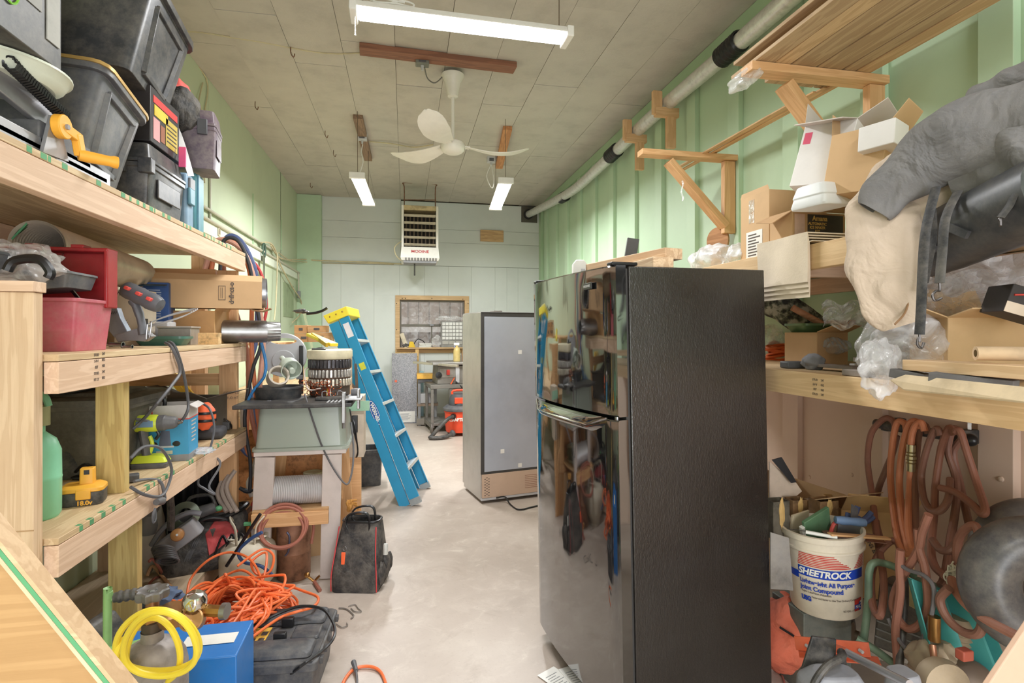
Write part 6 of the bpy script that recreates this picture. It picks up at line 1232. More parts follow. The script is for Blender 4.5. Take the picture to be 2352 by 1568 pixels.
# open tool bag
def topen_bag():
    q = PZ(826, 1358, 0); o = thing('open_tool_bag', 'open black tool bag with an orange tag standing on the floor', 'bag', (q.x, q.y + .11, 0), R(-14))
    BC = cloth((46, 45, 47), .75, .35, .4); w_, d_, h_ = .27, .26, .3
    sec = lambda W, D, z, cx=0, cy=0, r=.03: [Vector((x, y, z)) for x, y in rrect(W, D, min(r, D * .45), 4, cx, cy)]
    MB().loft([sec(w_, d_, 0), sec(w_ * 1.02, d_ * 1.02, .1), sec(w_ * .95, d_ * .8, .22), sec(w_ * .84, d_ * .48, .36, 0.01), sec(w_ * .80, d_ * .44, .385, 0.01), sec(w_ * .74, d_ * .36, .385, 0.01), sec(w_ * .78, d_ * .4, .3), sec(w_ * .85, d_ * .6, .15)], (True, False)).build('body', BC, o)
    b = MB(); b.tube([Vector((x, y, .385)) for x, y in rrect(w_ * .8, d_ * .44, .04, 4, .01)], .008, 8, 1, True); b.build('zip_rim', BLKS, o)
    for s in (-1, 1): MB().tube([(s * .02, s * .06, .30), (-.07, s * .055, .37), (-.05, s * .06, .43), (.05, s * .06, .44), (.07, s * .055, .37), (.06, s * .06, .3)], .013, 8, 5, flat=.5).build('handle', BLKS, o)
    RD = M((200, 60, 64), .5)
    for x in (-.1, .1): MB().tube([(x * 1.33, -.132, .01), (x * 1.32, -.132, .1), (x * 1.2, -.105, .22), (x * 1.1, -.062, .36)], .0035, 6, 4).build('piping', RD, o)
    for k, (y, z, hh_) in enumerate(((-.07, .03, .13), (.03, .03, .15), (.08, .04, .12))): MB().ell((.145, y, z + hh_ / 2), (.022, .04, hh_ / 2), seed=k, amp=.15).build('side_pocket', BC, o)
    MB().lathe([(0, 0), (.015, 0), (.015, .05), (.012, .06), (0, .06)], (.165, -.06, .2), (0, .1, 1), 12).build('bottle_cap', M((196, 196, 190), .4), o); MB().ell((-.14, .0, .1), (.015, .05, .06)).build('side_pocket', BC, o)
    MB().tube([(-.06 + .01 * math.cos(t), -.112, .25 + .012 * math.sin(t)) for t in [k * .785 for k in range(8)]], .0016, 5, 2, True).build('key_ring', STEEL, o); MB().loft([[(-.072, -.135, .235), (-.048, -.135, .235), (-.048, -.128, .235), (-.072, -.128, .235)], [(-.07, -.145, .17), (-.05, -.145, .17), (-.05, -.138, .17), (-.07, -.138, .17)]]).build('orange_tag', ORF, o, bev=.002)
topen_bag()
# brown cylinder w hose coil and gauge
q = PZ(667, 1340, 0); o = thing('acetylene_cylinder', 'rusty brown gas cylinder with a gauge beside the orange cord pile', 'cylinder', (q.x, q.y + .1, 0)); RB = M((146, 104, 80), .6, .2, var=.3, sc_=16)
MB().lathe([(0, 0), (.09, 0), (.098, .015), (.098, .16), (.1, .163), (.098, .168), (.098, .40), (.09, .435), (.07, .455), (.04, .465), (.03, .47)], n=36).build('tank', RB, o)
MB().tube([(-.03, -.1, .17), (-.01, -.103, .2), (-.005, -.1, .28), (-.02, -.1, .31)], .006, 6, 3).build('bracket', M((96, 96, 120), .4, .6), o)
ZC = .46; MB().cyl((.0, 0, ZC), (0, 0, ZC + .06), .022, n=12).build('valve', BRASS, o); MB().lathe([(0, -.02), (.03, -.02), (.034, 0), (.03, .02), (0, .025)], (.0, -.03, ZC + .05), (.2, -1, .1), 20).build('yellow_regulator', M((216, 196, 70), .4), o)
MB().ell((-.075, -.05, ZC + .045), (.04, .04, .04)).build('chrome_regulator', CHROME, o); MB().lathe([(0, -.012), (.032, -.012), (.034, .01), (.031, .012), (.029, .008), (0, .008)], (-.035, -.05, ZC + .12), (.15, -1, .15), 24).build('gauge', M((214, 210, 196), .4), o); MB().lathe([(0, .0085), (.027, .0085)], (-.035, -.05, ZC + .12), (.15, -1, .15), 20).build('gauge_face', WHITE, o); MB().box(-.001, .001, -.001, .001, -.01, .015).build('needle', BLKS, o, mat4=Matrix.Translation((-.033, -.0615, ZC + .122)) @ Matrix.Rotation(.8, 4, 'Y'))
MB().cyl((.03, 0, ZC + .05), (.03, 0, ZC + .1), .012, n=8).build('side_valve', BRASS, o); MB().tube([(-.06, -.06, ZC), (-.07, -.08, ZC - .06), (-.09, -.08, ZC - .12)], .006, 6, 3).build('outlet', STEEL, o)
rh = thing('rubber_hose', 'reddish brown hose coiled around the rusty cylinder top', 'hose', (q.x, q.y, .4)); cc = o.location + Vector((-.03, -.06, .37)); RH = M((166, 104, 86), .6, var=.1)
for k in range(4):
    MB().tube([cc + Vector((.135 * math.cos(t) * (1 - .05 * k), -.045 + .035 * math.sin(t) - .012 * (k % 2) , .115 * math.sin(t) * (1 - .06 * k) - .008 * k)) + Vector((0, -.05, 0)) for t in [j * 6.2832 / 12 for j in range(12)]], .009, 8, 5, True).build('coil', RH, rh, world=True)
MB().tube([cc + Vector((.05, -.06, .1)), cc + Vector((.12, -.02, .05)), cc + Vector((.15, .03, -.05)), cc + Vector((.14, .02, -.16))], .009, 8, 5).build('coil', RH, rh, world=True)
q = PZ(722, 1340, .0); o = thing('brass_fitting', 'brass valve fitting with brown hose end lying by the stand leg', 'fitting', q); MB().cyl((-.0, 0, .012), (-.04, .0, .05), .008, n=8).build('stem', BRASS, o); MB().ell((-.04, 0, .055), (.016, .012, .016)).build('knob', BRASS, o); MB().cyl((0, 0, .014), (.03, 0, .045), .007, n=8).build('stem', BRASS, o); MB().tube([(0, 0, .012), (.02, -.05, .012), (.05, -.12, .011)], .011, 8, 3).build('hose_end', RH, o)
# propane tank
TW = M((216, 206, 186), .5, var=.08, dust=.25)
q = P(565, 1240, 3.15); o = thing('propane_tank', 'cream propane tank with open collar handles behind the orange cord', 'tank', (q.x, q.y + .05, 0))
MB().lathe([(0, .02), (.11, .02), (.15, .07), (.155, .12), (.155, .2), (.145, .25), (.11, .285), (.05, .30), (0, .305)], n=36).build('tank', TW, o); MB().lathe([(.11, .0), (.115, .0), (.115, .04), (.11, .04), (.11, .0)], n=30).build('foot_ring', TW, o)
for a0 in (200, 350):
    b = MB(); rows = []
    for k in range(13):
        a = R(a0 - 50 + k * 100 / 12); rows.append(a)
    f = lambda a, r_, z: Vector((r_ * math.cos(a), r_ * math.sin(a), z))
    b.tube([f(R(a0 - 45), .095, .28), f(R(a0 - 42), .1, .38), f(R(a0 - 20), .1, .42), f(R(a0 + 20), .1, .42), f(R(a0 + 42), .1, .38), f(R(a0 + 45), .095, .28)], .012, 8, 4, flat=.45); b.tube([f(R(a0 - 40), .098, .315), f(R(a0), .1, .31), f(R(a0 + 40), .098, .315)], .012, 8, 3, flat=.5); b.build('collar', TW, o)
MB().cyl((0, 0, .30), (0, 0, .37), .015, n=10).build('valve', BRASS, o); MB().box(-.025, .025, -.012, .012, .37, .39).build('valve_knob', GREENM, o, bev=.004)
for mt, pts, lb in ((BLKS, [(598, 1180), (575, 1215), (545, 1262), (520, 1300)], 'black hose end crossing over the cream propane tank'), (M((50, 84, 136), .5), [(602, 1222), (575, 1238), (548, 1265), (560, 1290), (600, 1300), (625, 1320)], 'blue hose curving over the cream propane tank')): cord('hose', [P(u, v, 2.9) for u, v in pts], .009, mt, None, 6, 8, lb, 'hose')
# red black tool bag
def red_bag():
    q = PZ(455, 1322, .14); o = thing('red_tool_bag', 'slumped red and black tool bag on the low platform', 'bag', (q.x - .02, q.y + .17, .142), R(18)); BC = cloth((54, 52, 54), .75, .5, .4); RD = cloth((206, 76, 78), .75, .4, .15)
    sec = lambda W, D, z, cx=0: [Vector((x + .03 * math.sin(z * 9 + y * 12), y, z)) for x, y in rrect(W, D, min(W, D) * .35, 5, cx)]
    MB().loft([sec(.42, .26, 0), sec(.44, .28, .05), sec(.42, .24, .14, -.01), sec(.36, .16, .22, .0), sec(.30, .07, .27, .02)]).build('body', BC, o)
    MB().loft([[Vector((x, -.128 + .03 * t + .02, z)) for x, z in ((-.2 + .1 * t, .03), (-.05 + .06 * t, .12), (-.13 + .1 * t, .15))] for t in (0, .2)]).build('red_panel', RD, o)
    b = MB(); pts = [(.02, -.135, .09), (.1, -.125, .14), (.17, -.1, .19), (.14, -.06, .245), (.05, -.045, .26), (.0, -.08, .2)]
    b.loft([[Vector(p) + Vector((0, -.012, 0)) for p in pts], [Vector(p) + Vector((0, .02, 0)) for p in pts]]); b.build('red_panel', RD, o, bev=.004)
    for k in range(3): MB().tube([(.05 + k * .05, -.155, .1 + .01 * k), (.07 + k * .05, -.16, .16), (.09 + k * .045, -.14, .19), (.11 + k * .05, -.15, .15)], .011, 8, 4, flat=.5).build('pocket_strap', BLKS, o)
    for k in range(3): MB().tube([(-.1 - k * .012, -.13, .03), (-.06 - k * .01, -.12, .12), (.0 - k * .01, -.07, .22), (.06, -.02, .27)], .007, 6, 5).build('zipper', DGREY, o)
    for s in (-1, 1): MB().tube([(-.12, s * .1, .14), (-.1, s * .12, .24), (.02, s * .12, .3), (.14, s * .11, .25), (.16, s * .1, .14)], .015, 8, 5, flat=.5).build('handle', BLKS, o)
red_bag()
q = P(500, 1180, 3.3); o = thing('orange_lined_bag', 'black open pouch with orange lining behind the red tool bag', 'bag', (q.x, q.y, .142)); MB().lathe([(0, 0), (.13, 0), (.15, .1), (.155, .24), (.13, .30), (.11, .29), (.10, .2), (0, .18)], n=26).build('pouch', cloth((50, 49, 51), .75, .5, .35), o, mat4=Matrix.Diagonal((1.1, .8, 1, 1))); MB().tube([(.155 * math.cos(t) * 1.05, .12 * math.sin(t), .29 + .02 * math.cos(t * 2)) for t in [k * .6283 for k in range(10)]], .016, 8, 3, True).build('rim', BLKS, o); MB().ell((.03, -.02, .26), (.09, .07, .045), seed=3, amp=.3).build('lining', M((236, 140, 90), .7), o)
q = P(425, 1225, 2.95); o = thing('planer', 'grey power planer with a round wooden knob lying on the tool bags', 'tool', (q.x, q.y, .36), (R(0), R(-35), R(10)))
MB().loft([[Vector((x, y, z)) for x, y in rrect(.22, .09, .02, 3)] for z in (0, .09)]).build('body', M((150, 150, 156), .45, dust=.2), o, bev=.006); MB().tube([(-.12, 0, .1), (-.02, 0, .14), (.1, 0, .13), (.15, 0, .08)], .02, 10, 4, flat=.7).build('handle', M((120, 120, 126), .5), o)
MB().lathe([(0, 0), (.014, 0), (.03, .012), (.034, .03), (.03, .05), (.015, .06), (0, .061)], (.02, -.05, .07), (.25, -1, .2), 24).build('knob', M((196, 142, 88), .35, var=.1), o); MB().cyl((.036, -.112, .082), (.037, -.114, .0825), .006, n=8).build('screw', STEEL, o)
q = P(455, 1160, 3.15); o = thing('angle_grinder', 'dark grinder with a clear guard and green button piled behind the planer', 'grinder', (q.x, q.y, .46)); MB().lathe([(0, -.1), (.03, -.1), (.036, 0), (.03, .1), (0, .1)], ax=(1, .1, .3), n=18).build('body', DGREY, o); MB().lathe([(.04, 0), (.075, .02), (.075, .05), (.04, .06)], (-.05, -.03, .0), (.2, -1, .3), 24).build('guard', M((120, 130, 116), .3, .3), o); MB().ell((.11, 0, .02), (.02, .02, .016)).build('button', GREENM, o); MB().tube([(-.06, 0, .03), (-.04, .0, .09), (.06, 0, .1), (.09, 0, .05)], .01, 8, 4).build('handle', BLK, o)
o = thing('cord_coil', 'grey cord wound around the planer at the platform edge', 'cord', P(375, 1265, 2.8))
for k in range(6): MB().tube([P(375 + 26 * math.cos(t) + k * 2, 1262 + k * 5 + 9 * math.sin(t), 2.76 + .05 * math.sin(t)) for t in [j * 6.2832 / 9 for j in range(9)]], .006, 6, 4, True).build('coil', CG, o, world=True)
q = P(375, 1300, 2.7); o = tag(MB().ell((0, 0, 0), (.09, .07, .05), seed=7, amp=.4).build('denim_cloth', M((108, 126, 156), .85)), 'faded blue cloth stuffed beside the red tool bag', 'cloth'); o.location = (q.x, q.y, .19)
cord('rubber_hose', [PZ(338, 1322, .16), PZ(350, 1300, .2), PZ(370, 1320, .155), PZ(392, 1347, .152)], .009, M((196, 150, 110), .6), None, 5, 8, 'short tan rubber hose end lying on the platform', 'hose')
cord('rubber_hose', [PZ(336, 1350, .152), PZ(352, 1330, .155), PZ(372, 1318, .155), P(352, 1285, 2.75), P(342, 1290, 2.7)], .007, M((160, 96, 84), .6), None, 5, 8, 'dark red hose loop on the platform left of the tool bag', 'hose')
# things under the shelf, back row
q = P(455, 1100, 3.35); o = thing('plastic_drape', 'black ribbed plastic sheet hanging under the lower shelf', 'sheet', (q.x, q.y, .2)); b = MB(); b.grid(lambda s, t: Vector((-.22 + .44 * s, .02 * math.sin(s * 34), .62 * t)), 44, 2, .003); b.build('sheet', M((34, 34, 38), .3), o)
cord('corrugated_hose', [P(392, 1215, 2.75), P(393, 1170, 2.72), P(390, 1130, 2.7), P(394, 1105, 2.72)], .017, BLK, None, 14, 10, 'black corrugated hose standing by the left end of the lower shelf', 'hose', ) 
q = P(345, 1200, 3.0); o = thing('canister_vacuum', 'grey shop vacuum nozzle and pale dust bag under the shelf', 'vacuum', (q.x - .02, q.y + .05, .142)); MB().ell((-.03, .05, .26), (.075, .08, .26), seed=6, amp=.2).build('dust_bag', M((196, 190, 178), .8), o); MB().lathe([(.045, 0), (.05, .04), (.035, .1), (.05, .13), (.05, .28), (0, .28)], (.03, -.12, .28), (.1, 0, 1), 20).build('nozzle', M((120, 118, 116), .5), o)
for k in range(3): cord('flat_tube', [P(540 - k * 14, 1080 + k * 10, 3.3), P(520 - k * 10, 1120 + k * 8, 3.25), P(545 - k * 12, 1175, 3.2)], .013, M((176, 160, 150), .6), None, 5, 8, ('upper', 'middle', 'lower')[k] + ' bent grey tube under the lower shelf by the amber post', 'tube')
q = PZ(1290, 1550, .01); 
for k, (du, a, lb) in enumerate(((0, .5, 'folded printed paper on the floor partly under the black refrigerator'), (42, .25, 'second folded printed paper crossing the first by the black refrigerator'))):
    c = PZ(1290 + du, 1566 - 6 * k, .004 + .003 * k); o = thing('paper_leaflet', lb, 'paper', c, a); MB().box(-.05, .05, -.1, .1, 0, .0012).build('sheet', WHITE, o, smooth=0)
    for j in range(10): MB().box(-.035, .03 - .01 * (j % 3), -.075 + j * .015, -.071 + j * .015, .0012, .0016).build('print_line', M((150, 150, 150), .7), o, smooth=0)
# ================================================================ RIGHT SIDE
RS = thing('shelving_unit', 'deep pine shelving unit along the green wall on the right', 'shelf', (2.0, 2.2, 0)); SX = 1.55
for z, y0, y1 in ((1.842, .3, 4.0), (1.348, .5, 4.0)):
    bx('deck', SX + .019, RX - .041, y0, y1, z - .02, z, PLYE, RS)
    board('front_rail', (SX, y0, z - .048), (SX, y1, z - .048), .095, .038, RS, wood((230, 196, 150), (206, 166, 118)), (1, 0, 0)); board('back_rail', (RX - .062, y0, z - .07), (RX - .062, y1, z - .07), .09, .038, RS, PINE, (1, 0, 0))
    for y in (.9, 2.1, 3.3): board('joist', (SX + .03, y, z - .06), (RX - .09, y, z - .06), .07, .035, RS, PINE, (0, 1, 0))
for y in (.55, 3.9): bx('post', SX + .02, SX + .11, y, y + .04, 0, 1.328, PINEZ, RS); bx('post', SX + .02, SX + .11, y, y + .04, 1.35, 1.82, PINEZ, RS)
stamp(1872, 872, 'x', SX - .0198, (R(90), 0, R(-90)), ('STUD', 'S-P-F', '027', 'STUD'), .012, RS); stamp(1889, 874, 'x', SX - .0198, (R(90), 0, R(-90)), ('247', '052', 'NR', '247'), .012, RS)
# lumber rack brackets
def bracket(label, yb, xt, zt, leg, d0, d1):
    o = thing('rack_bracket', label, 'bracket', (2.3, yb, zt - leg)); LX_ = RX - .04
    board('arm', (xt, yb, zt), (LX_ - .0, yb, zt), .09, .04, o, AMB); board('wall_leg', (LX_ - .05, yb, zt - .022), (LX_ - .05, yb, zt - leg), .045, .09, o, AMB, (1, 0, 0)); board('diagonal', d0, d1, .045, .09, o, AMB, (0, 1, 0)); return o
zt1 = PY(1850, 172, 2.36).z
bracket('amber lumber rack bracket nearer the camera, above the cartons', 2.36, PY(1715, 170, 2.36).x, zt1, .62, (PY(1800, 190, 2.36).x, 2.36, zt1 - .06), (2.31, 2.36, zt1 - .6))
zt2 = PY(1560, 357, 3.63).z
bracket('pale lumber rack bracket farther along the green wall', 3.63, PY(1470, 350, 3.63).x, zt2, .55, (PY(1535, 370, 3.63).x, 3.63, zt2 - .05), (2.31, 3.63, zt2 - .5))
zl = zt1 + .022; xs_ = [(1.69, .10, .018), (1.785, .083, .04), (1.90, .135, .018), (2.045, .135, .018), (2.155, .066, .018), (2.24, .085, .045)]
LBL = ['dark thin panel board outermost on the lumber rack', 'pine stud second from the edge on the lumber rack', 'tan panel board beside the outer stud on the lumber rack', 'grooved tan panel board in the middle of the lumber rack', 'narrow tan board beside the inner stud on the lumber rack', 'pine stud innermost on the lumber rack by the wall']
GRV = wood((196, 166, 128), (150, 116, 84), knots=False)
for (x, wd, t), lb in zip(xs_, LBL):
    m_ = wood((216, 182, 138), (178, 134, 92)) if t > .03 else GRV
    o = board('lumber', (x, .35, zl + t / 2), (x, 2.52 if t < .03 else 2.46, zl + t / 2), wd, t, None, m_); tag(o, lb, 'lumber')
for k in range(4): o = board('lumber', (1.72 + .165 * k, .4, zl + .07 + .001), (1.72 + .165 * k, 2.50, zl + .07 + .001), .16, .018, None, GRV); tag(o, ('outermost', 'second', 'third', 'innermost')[k] + ' board in the upper layer on the lumber rack', 'lumber')
random.seed(8)
for k in range(6):
    a = Vector((2.06 + .03 * k, 1.6 - .1 * k, zt1 - .33 + .012 * k)); p0_ = P(1846 - 6 * k, 222 + 5 * k, 2.75 + .02 * k); p1_ = P(1532 + 6 * k, 385 - 1 * k, 4.05)
    p1_.x = 2.12 + .022 * k; p1_.y = 4.1; p1_.z = zt2 + .03 + .008 * (k % 3); p0_.x = 2.1 + .025 * k; p0_.y = 2.48; 
    p0_ = Vector((2.10 + .03 * k, 2.56 - .04 * k, 2.77 + .008 * k))
    o = board('trim_strip', p0_, p1_, .02, .009, None, AMB if k % 2 else wood((214, 176, 132), (176, 130, 88))); tag(o, ['lowest thin wood strip bridging the two rack brackets', 'thin wood strip second in the bundle between brackets', 'thin wood strip in the middle of the bundle between brackets', 'thin pale strip near the top of the bundle between brackets', 'thin strip fifth in the bundle between brackets', 'topmost thin strip of the bundle between brackets'][k], 'strip')
q = P(1703, 185, 2.55); o = tag(MB().ell((0, 0, 0), (.05, .12, .035), seed=3, amp=.3, sub=4).build('plastic_bag', film((240, 240, 238), .5)), 'torn clear plastic hanging from the lumber rack edge', 'plastic'); o.location = (1.66, 2.43, zl - .04)
q = P(1566, 405, 3.55); o = tag(MB().grid(lambda s, t: Vector((.006 * math.sin(s * 9), .02 * (t - .5), -.13 * s)), 10, 2, .0006).build('tape_strip', film((240, 240, 240), .7)), 'strip of clear tape hanging from the far bracket diagonal', 'tape'); o.location = P(1567, 415, 3.5)
# upper shelf contents
ZU = 1.843
def foot(u, X, Z=ZU): p = PX(u, 600, X); return Vector((X, p.y, Z))
a = foot(1767, 1.62); b_ = foot(1701, 1.62); BXd = b_.y - a.y
o = carton('tall plain carton with a shipping label on the upper right shelf', (1.62 + .15, a.y + BXd / 2, ZU), 0, .30, BXd, .31, {'x-': 88}, flen=.02); MB().box(-.1515, -.150, -.06, .06, .01, .14).build('shipping_label', WHITE, o, smooth=0); sheet_img_lines(o, .09, .11, 8, INK, Matrix.Translation((-.152, 0, .075)) @ Matrix.Rotation(R(-90), 4, 'Z')); MB().box(-.1512, -.150, .0, .04, .18, .29).build('tape', film((236, 226, 206), .7), o, smooth=0)
q = foot(1632, 1.72); o = tag(MB().ell((0, 0, 0), (.1, .16, .085), seed=11, amp=.3, sub=4).build('plastic_bag', film((238, 238, 240), .8, .25, 'milky')), 'white plastic bag lump on the upper right shelf behind the timbers', 'bag'); o.location = q + Vector((0, 0, .075))
q = foot(1690, 1.64); o = tag(MB().ell((0, 0, 0), (.055, .055, .05), seed=14, amp=.3, sub=4).build('plastic_bag', film((240, 240, 242), .8, .25, 'milky')), 'small wrapped white bundle beside the tall plain carton', 'bag'); o.location = q + Vector((0, -.02, .05))
q = P(1641, 545, 3.9); o = thing('wooden_plaque', 'carved oval wooden plaque standing behind the white plastic bag', 'plaque', (2.3, 3.7, ZU), (0, 0, R(-60)))
MB().lathe([(0, -.012), (.085, -.012), (.085, .012), (.07, .012), (.066, .002), (0, .002)], (0, 0, .0), (0, 1, 0), 36).build('disc', wood((196, 146, 104), (150, 104, 70)), o, mat4=Matrix.Translation((0, 0, .35)) @ Matrix.Diagonal((1, 1, 1.15, 1))); MB().box(-.04, .04, -.03, .03, 0, .26).build('easel', AMB, o)
o = board('support_board', (2.2, 3.8, ZU), (2.2, 3.8, ZU + .02), .2, .3, None, AMB); bpy.data.objects.remove(o)
# amana style carton
q = foot(1838, 1.60); o = thing('printed_carton', 'open carton printed in black and gold for an ice maker kit', 'box', (1.745, 2.11, ZU), R(2)); MB().tray(.27, .14, .175, t=.004, r=.003, rim=0, lip=.001).build('body', CARD, o, smooth=0)
GOLD = M((214, 176, 96), .6); MB().box(-.06, .12, -.0725, -.071, .01, .165).build('print_panel', M((70, 64, 58), .6), o, smooth=0); MB().box(-.055, .065, -.0735, -.0725, .015, .09).build('print_gold', GOLD, o, smooth=0); MB().box(-.05, .0, -.074, -.0735, .03, .075).build('print_outline', M((120, 104, 80), .6), o, smooth=0)
text('Amana', .03, o, GOLD, (-.0, -.0735, .148), sx=.9, bold=.0006)
for k, s in enumerate(('AUTOMATIC', 'ICE MAKER', 'KIT')): text(s, .016, o, GOLD, (-.012, -.0735, .125 - k * .016), bold=.0003)
MB().box(-.125, -.075, -.0725, -.071, .01, .165).build('tape_print', M((220, 190, 176), .6), o, smooth=0)
for s, yaw in ((-1, 0), ):
    MB().loft([[(-.135, -.07, .176), (.135, -.07, .176), (.135, -.07, .18), (-.135, -.07, .18)], [(-.20, -.16, .165), (.10, -.19, .23), (.10, -.19, .234), (-.20, -.16, .169)]]).build('flap', CARD, o, smooth=0)
MB().loft([[(-.135, -.07, .176), (-.135, .07, .176), (-.135, .07, .18), (-.135, -.07, .18)], [(-.22, -.05, .12), (-.22, .05, .14), (-.22, .05, .144), (-.22, -.05, .124)]]).build('flap', CARDIN, o, smooth=0)
q = P(1888, 478, 2.12); o = thing('foam_tray', 'white foam tray upside down between the printed carton and the white box', 'tray', (q.x, q.y, q.z + .0), (R(0), R(-4), R(12))); L = lambda W, D, z, r=.02: [Vector((x, y, z)) for x, y in rrect(W, D, r, 4)]
MB().loft([L(.17, .15, 0), L(.175, .155, .01), L(.16, .14, .04), L(.165, .145, .045), L(.14, .12, .085), L(.12, .1, .09)]).build('tray', M((232, 234, 236), .5, var=.02), o, bev=.002)
q = P(1912, 432, 2.15); WB_ = M((232, 228, 226), .55, var=.03)
o = carton('open white carton with raised flaps tilted on the foam tray', (q.x + .03, q.y + .08, q.z), 0, .19, .2, .26, {'x-': -25, 'y-': 40, 'x+': 70, 'y+': 80}, WB_, rot=(R(8), R(14), R(28)), flen=.11)
for ch in o.children:
    if ch.name.startswith('flap'): ch.data.materials[0] = M((206, 196, 188), .6, var=.04)
MB().box(-.0955, -.0945, .06, .09, .18, .23).build('pink_mark', M((220, 90, 120), .5), o, smooth=0)
q = P(1975, 425, 1.98); o = carton('taped brown carton with open flap beside the white carton', (q.x + .05, q.y + .06, ZU + .165), 0, .14, .2, .24, {'y-': 60, 'y+': 80, 'x+': 50}, rot=(R(4), R(10), R(22)), flen=.09)
for z in (.05, .17): MB().box(-.025, .025, -.1012, -.1, z, z + .05).build('tape', film((226, 206, 176), .7), o, smooth=0)
q = P(2055, 330, 1.9); o = closed_box('white_carton', 'small white carton topmost of the box pile by the jacket', 'box', (q.x, q.y + .05, q.z - .01), (0, R(6), R(20)), .1, .12, .09, WB_, .003); text('ULINE 8x4', .014, o, INK, (0.0, -.061, .07)); bpy.data.objects.remove(o.children[-1])
q = P(2040, 420, 2.0); carton('brown carton under the small white carton behind the beige cloth', (q.x + .15, q.y + .1, ZU), R(10), .24, .24, .34)
# folded towel over the front rail
tw = thing('folded_cloth', 'cream folded drop cloth draped over the upper shelf rail', 'cloth', (SX, PX(1808, 600, SX).y, ZU)); ya, yb2 = PX(1752, 610, SX - .03).y, PX(1866, 600, SX - .03).y; CLO = M((226, 210, 188), .9, var=.05, bmp=.4, fine=120)
for k in range(4):
    def tf(s, t, k=k):
        y = ya + (yb2 - ya) * t + .006 * k; L_ = s * (.34 + .01 * k)
        if L_ < .14: x, z = SX + .125 - L_, ZU + .006 + .009 * (4 - k)
        else:
            z = ZU + .006 + .009 * (4 - k) - max(0, (L_ - .15)) ; x = SX - .024 - .0075 * (4 - k) - .004 * math.sin(t * 8 + s * 4)
        return Vector((x, y, z))
    MB().grid(tf, 24, 10, .004).build('fold', CLO, tw, world=True)
# black cylinder case, jacket, canvas
CAS = M((52, 54, 58), .4, var=.12, dust=.15)
A, B = P(2118, 575, 1.70), P(2440, 430, 1.26); o = thing('black_case', 'long black padded case lying along the upper shelf edge under the jacket', 'case', A)
MB().tube([A, A.lerp(B, .05), A.lerp(B, .5), B], .09, 20, 4, radii=[.05, .085, .092, .095, .095, .095]).build('case', CAS, o, world=True)
for t in (.35, .6): c = A.lerp(B, t); MB().bar(c + Vector((-.09, 0, -.05)), c + Vector((-.09, .05, -.02)), .012, .02).build('handle', CAS, o, world=True)
JG = cloth((118, 116, 116), .88, .55, .15); CV = cloth((208, 188, 168), .9, .5)
def garment(pts, half, flat, seed, wr=.012, n=28, sub=7):
    """soft flattened tube: pts centreline, half widths; wrinkled"""
    path = smooth_path(pts, sub); m = len(path); rings = []
    for i, p in enumerate(path):
        t = i / (m - 1); a = path[max(0, i - 1)]; b = path[min(m - 1, i + 1)]; d = (b - a).normalized()
        side = d.cross(Vector((ray(2100, 600).x, ray(2100, 600).y, 0)).normalized()).normalized(); dep = side.cross(d)
        k = t * (len(half) - 1); j = min(int(k), len(half) - 2); h_ = half[j] + (half[j + 1] - half[j]) * (k - j)
        r_ = []
        for q_ in range(n):
            an = 6.2832 * q_ / n; v_ = side * math.cos(an) * h_ + dep * math.sin(an) * h_ * flat
            w_ = noise.noise((p + v_) * 11 + Vector((seed, 0, 0))) * wr + wr * .8 * math.sin(t * 17 + 2.2 * math.cos(an) + seed) * noise.noise((p + v_) * 5)
            r_.append(p + v_ + v_.normalized() * w_)
        rings.append(r_)
    return rings
jk = thing('work_jacket', 'dusty grey work jacket with an empty sleeve piled over the upper right shelf', 'jacket', P(2250, 330, 1.45))
sl1 = garment([P(2008, 486, 1.62), P(2050, 440, 1.60), P(2120, 375, 1.56), P(2200, 325, 1.5), P(2300, 290, 1.42), P(2420, 260, 1.34)], [.05, .062, .09, .11, .10, .12], .5, 3, .018)
inn = [[v + (Vector(sum(r_, Vector()) / len(r_)) - v) * .12 for v in r_] for r_ in sl1[:4]]
MB().loft([inn[3], inn[0], sl1[0]] + sl1[1:], (True, True)).build('sleeve', JG, jk, world=True)
MB().loft(garment([P(2180, 420, 1.52), P(2260, 390, 1.46), P(2360, 350, 1.38), P(2460, 320, 1.3)], [.03, .07, .1, .12], .55, 9, .025)).build('body', JG, jk, world=True)
MB().loft(garment([P(2230, 235, 1.62), P(2300, 205, 1.55), P(2360, 185, 1.5), P(2460, 170, 1.4)], [.02, .045, .06, .08], .7, 5, .02)).build('collar', JG, jk, world=True)
MB().loft(garment([P(2210, 470, 1.5), P(2280, 440, 1.44), P(2370, 410, 1.38), P(2450, 400, 1.3)], [.012, .02, .025, .03], .8, 15, .01)).build('hem', M((128, 122, 118), .85), jk, world=True)
cv = thing('canvas_coverall', 'beige canvas coverall hanging down over the upper shelf edge', 'clothing', P(2030, 600, 1.66))
MB().loft(garment([P(2190, 320, 1.66), P(2110, 400, 1.68), P(2050, 455, 1.66), P(2028, 530, 1.63), P(2032, 620, 1.60), P(2052, 700, 1.58), P(2072, 748, 1.57)], [.06, .11, .105, .098, .09, .078, .045], .3, 21, .022, 32)).build('leg', CV, cv, world=True)
MB().loft(garment([P(2300, 360, 1.5), P(2180, 415, 1.56), P(2120, 470, 1.60), P(2095, 530, 1.61)], [.06, .08, .06, .02], .3, 31, .022)).build('fold', CV, cv, world=True)
MB().loft(garment([P(2240, 270, 1.6), P(2290, 235, 1.55), P(2350, 215, 1.5), P(2450, 200, 1.4)], [.012, .022, .02, .03], .6, 40, .01)).build('cuff', M((214, 176, 132), .85), cv, world=True)
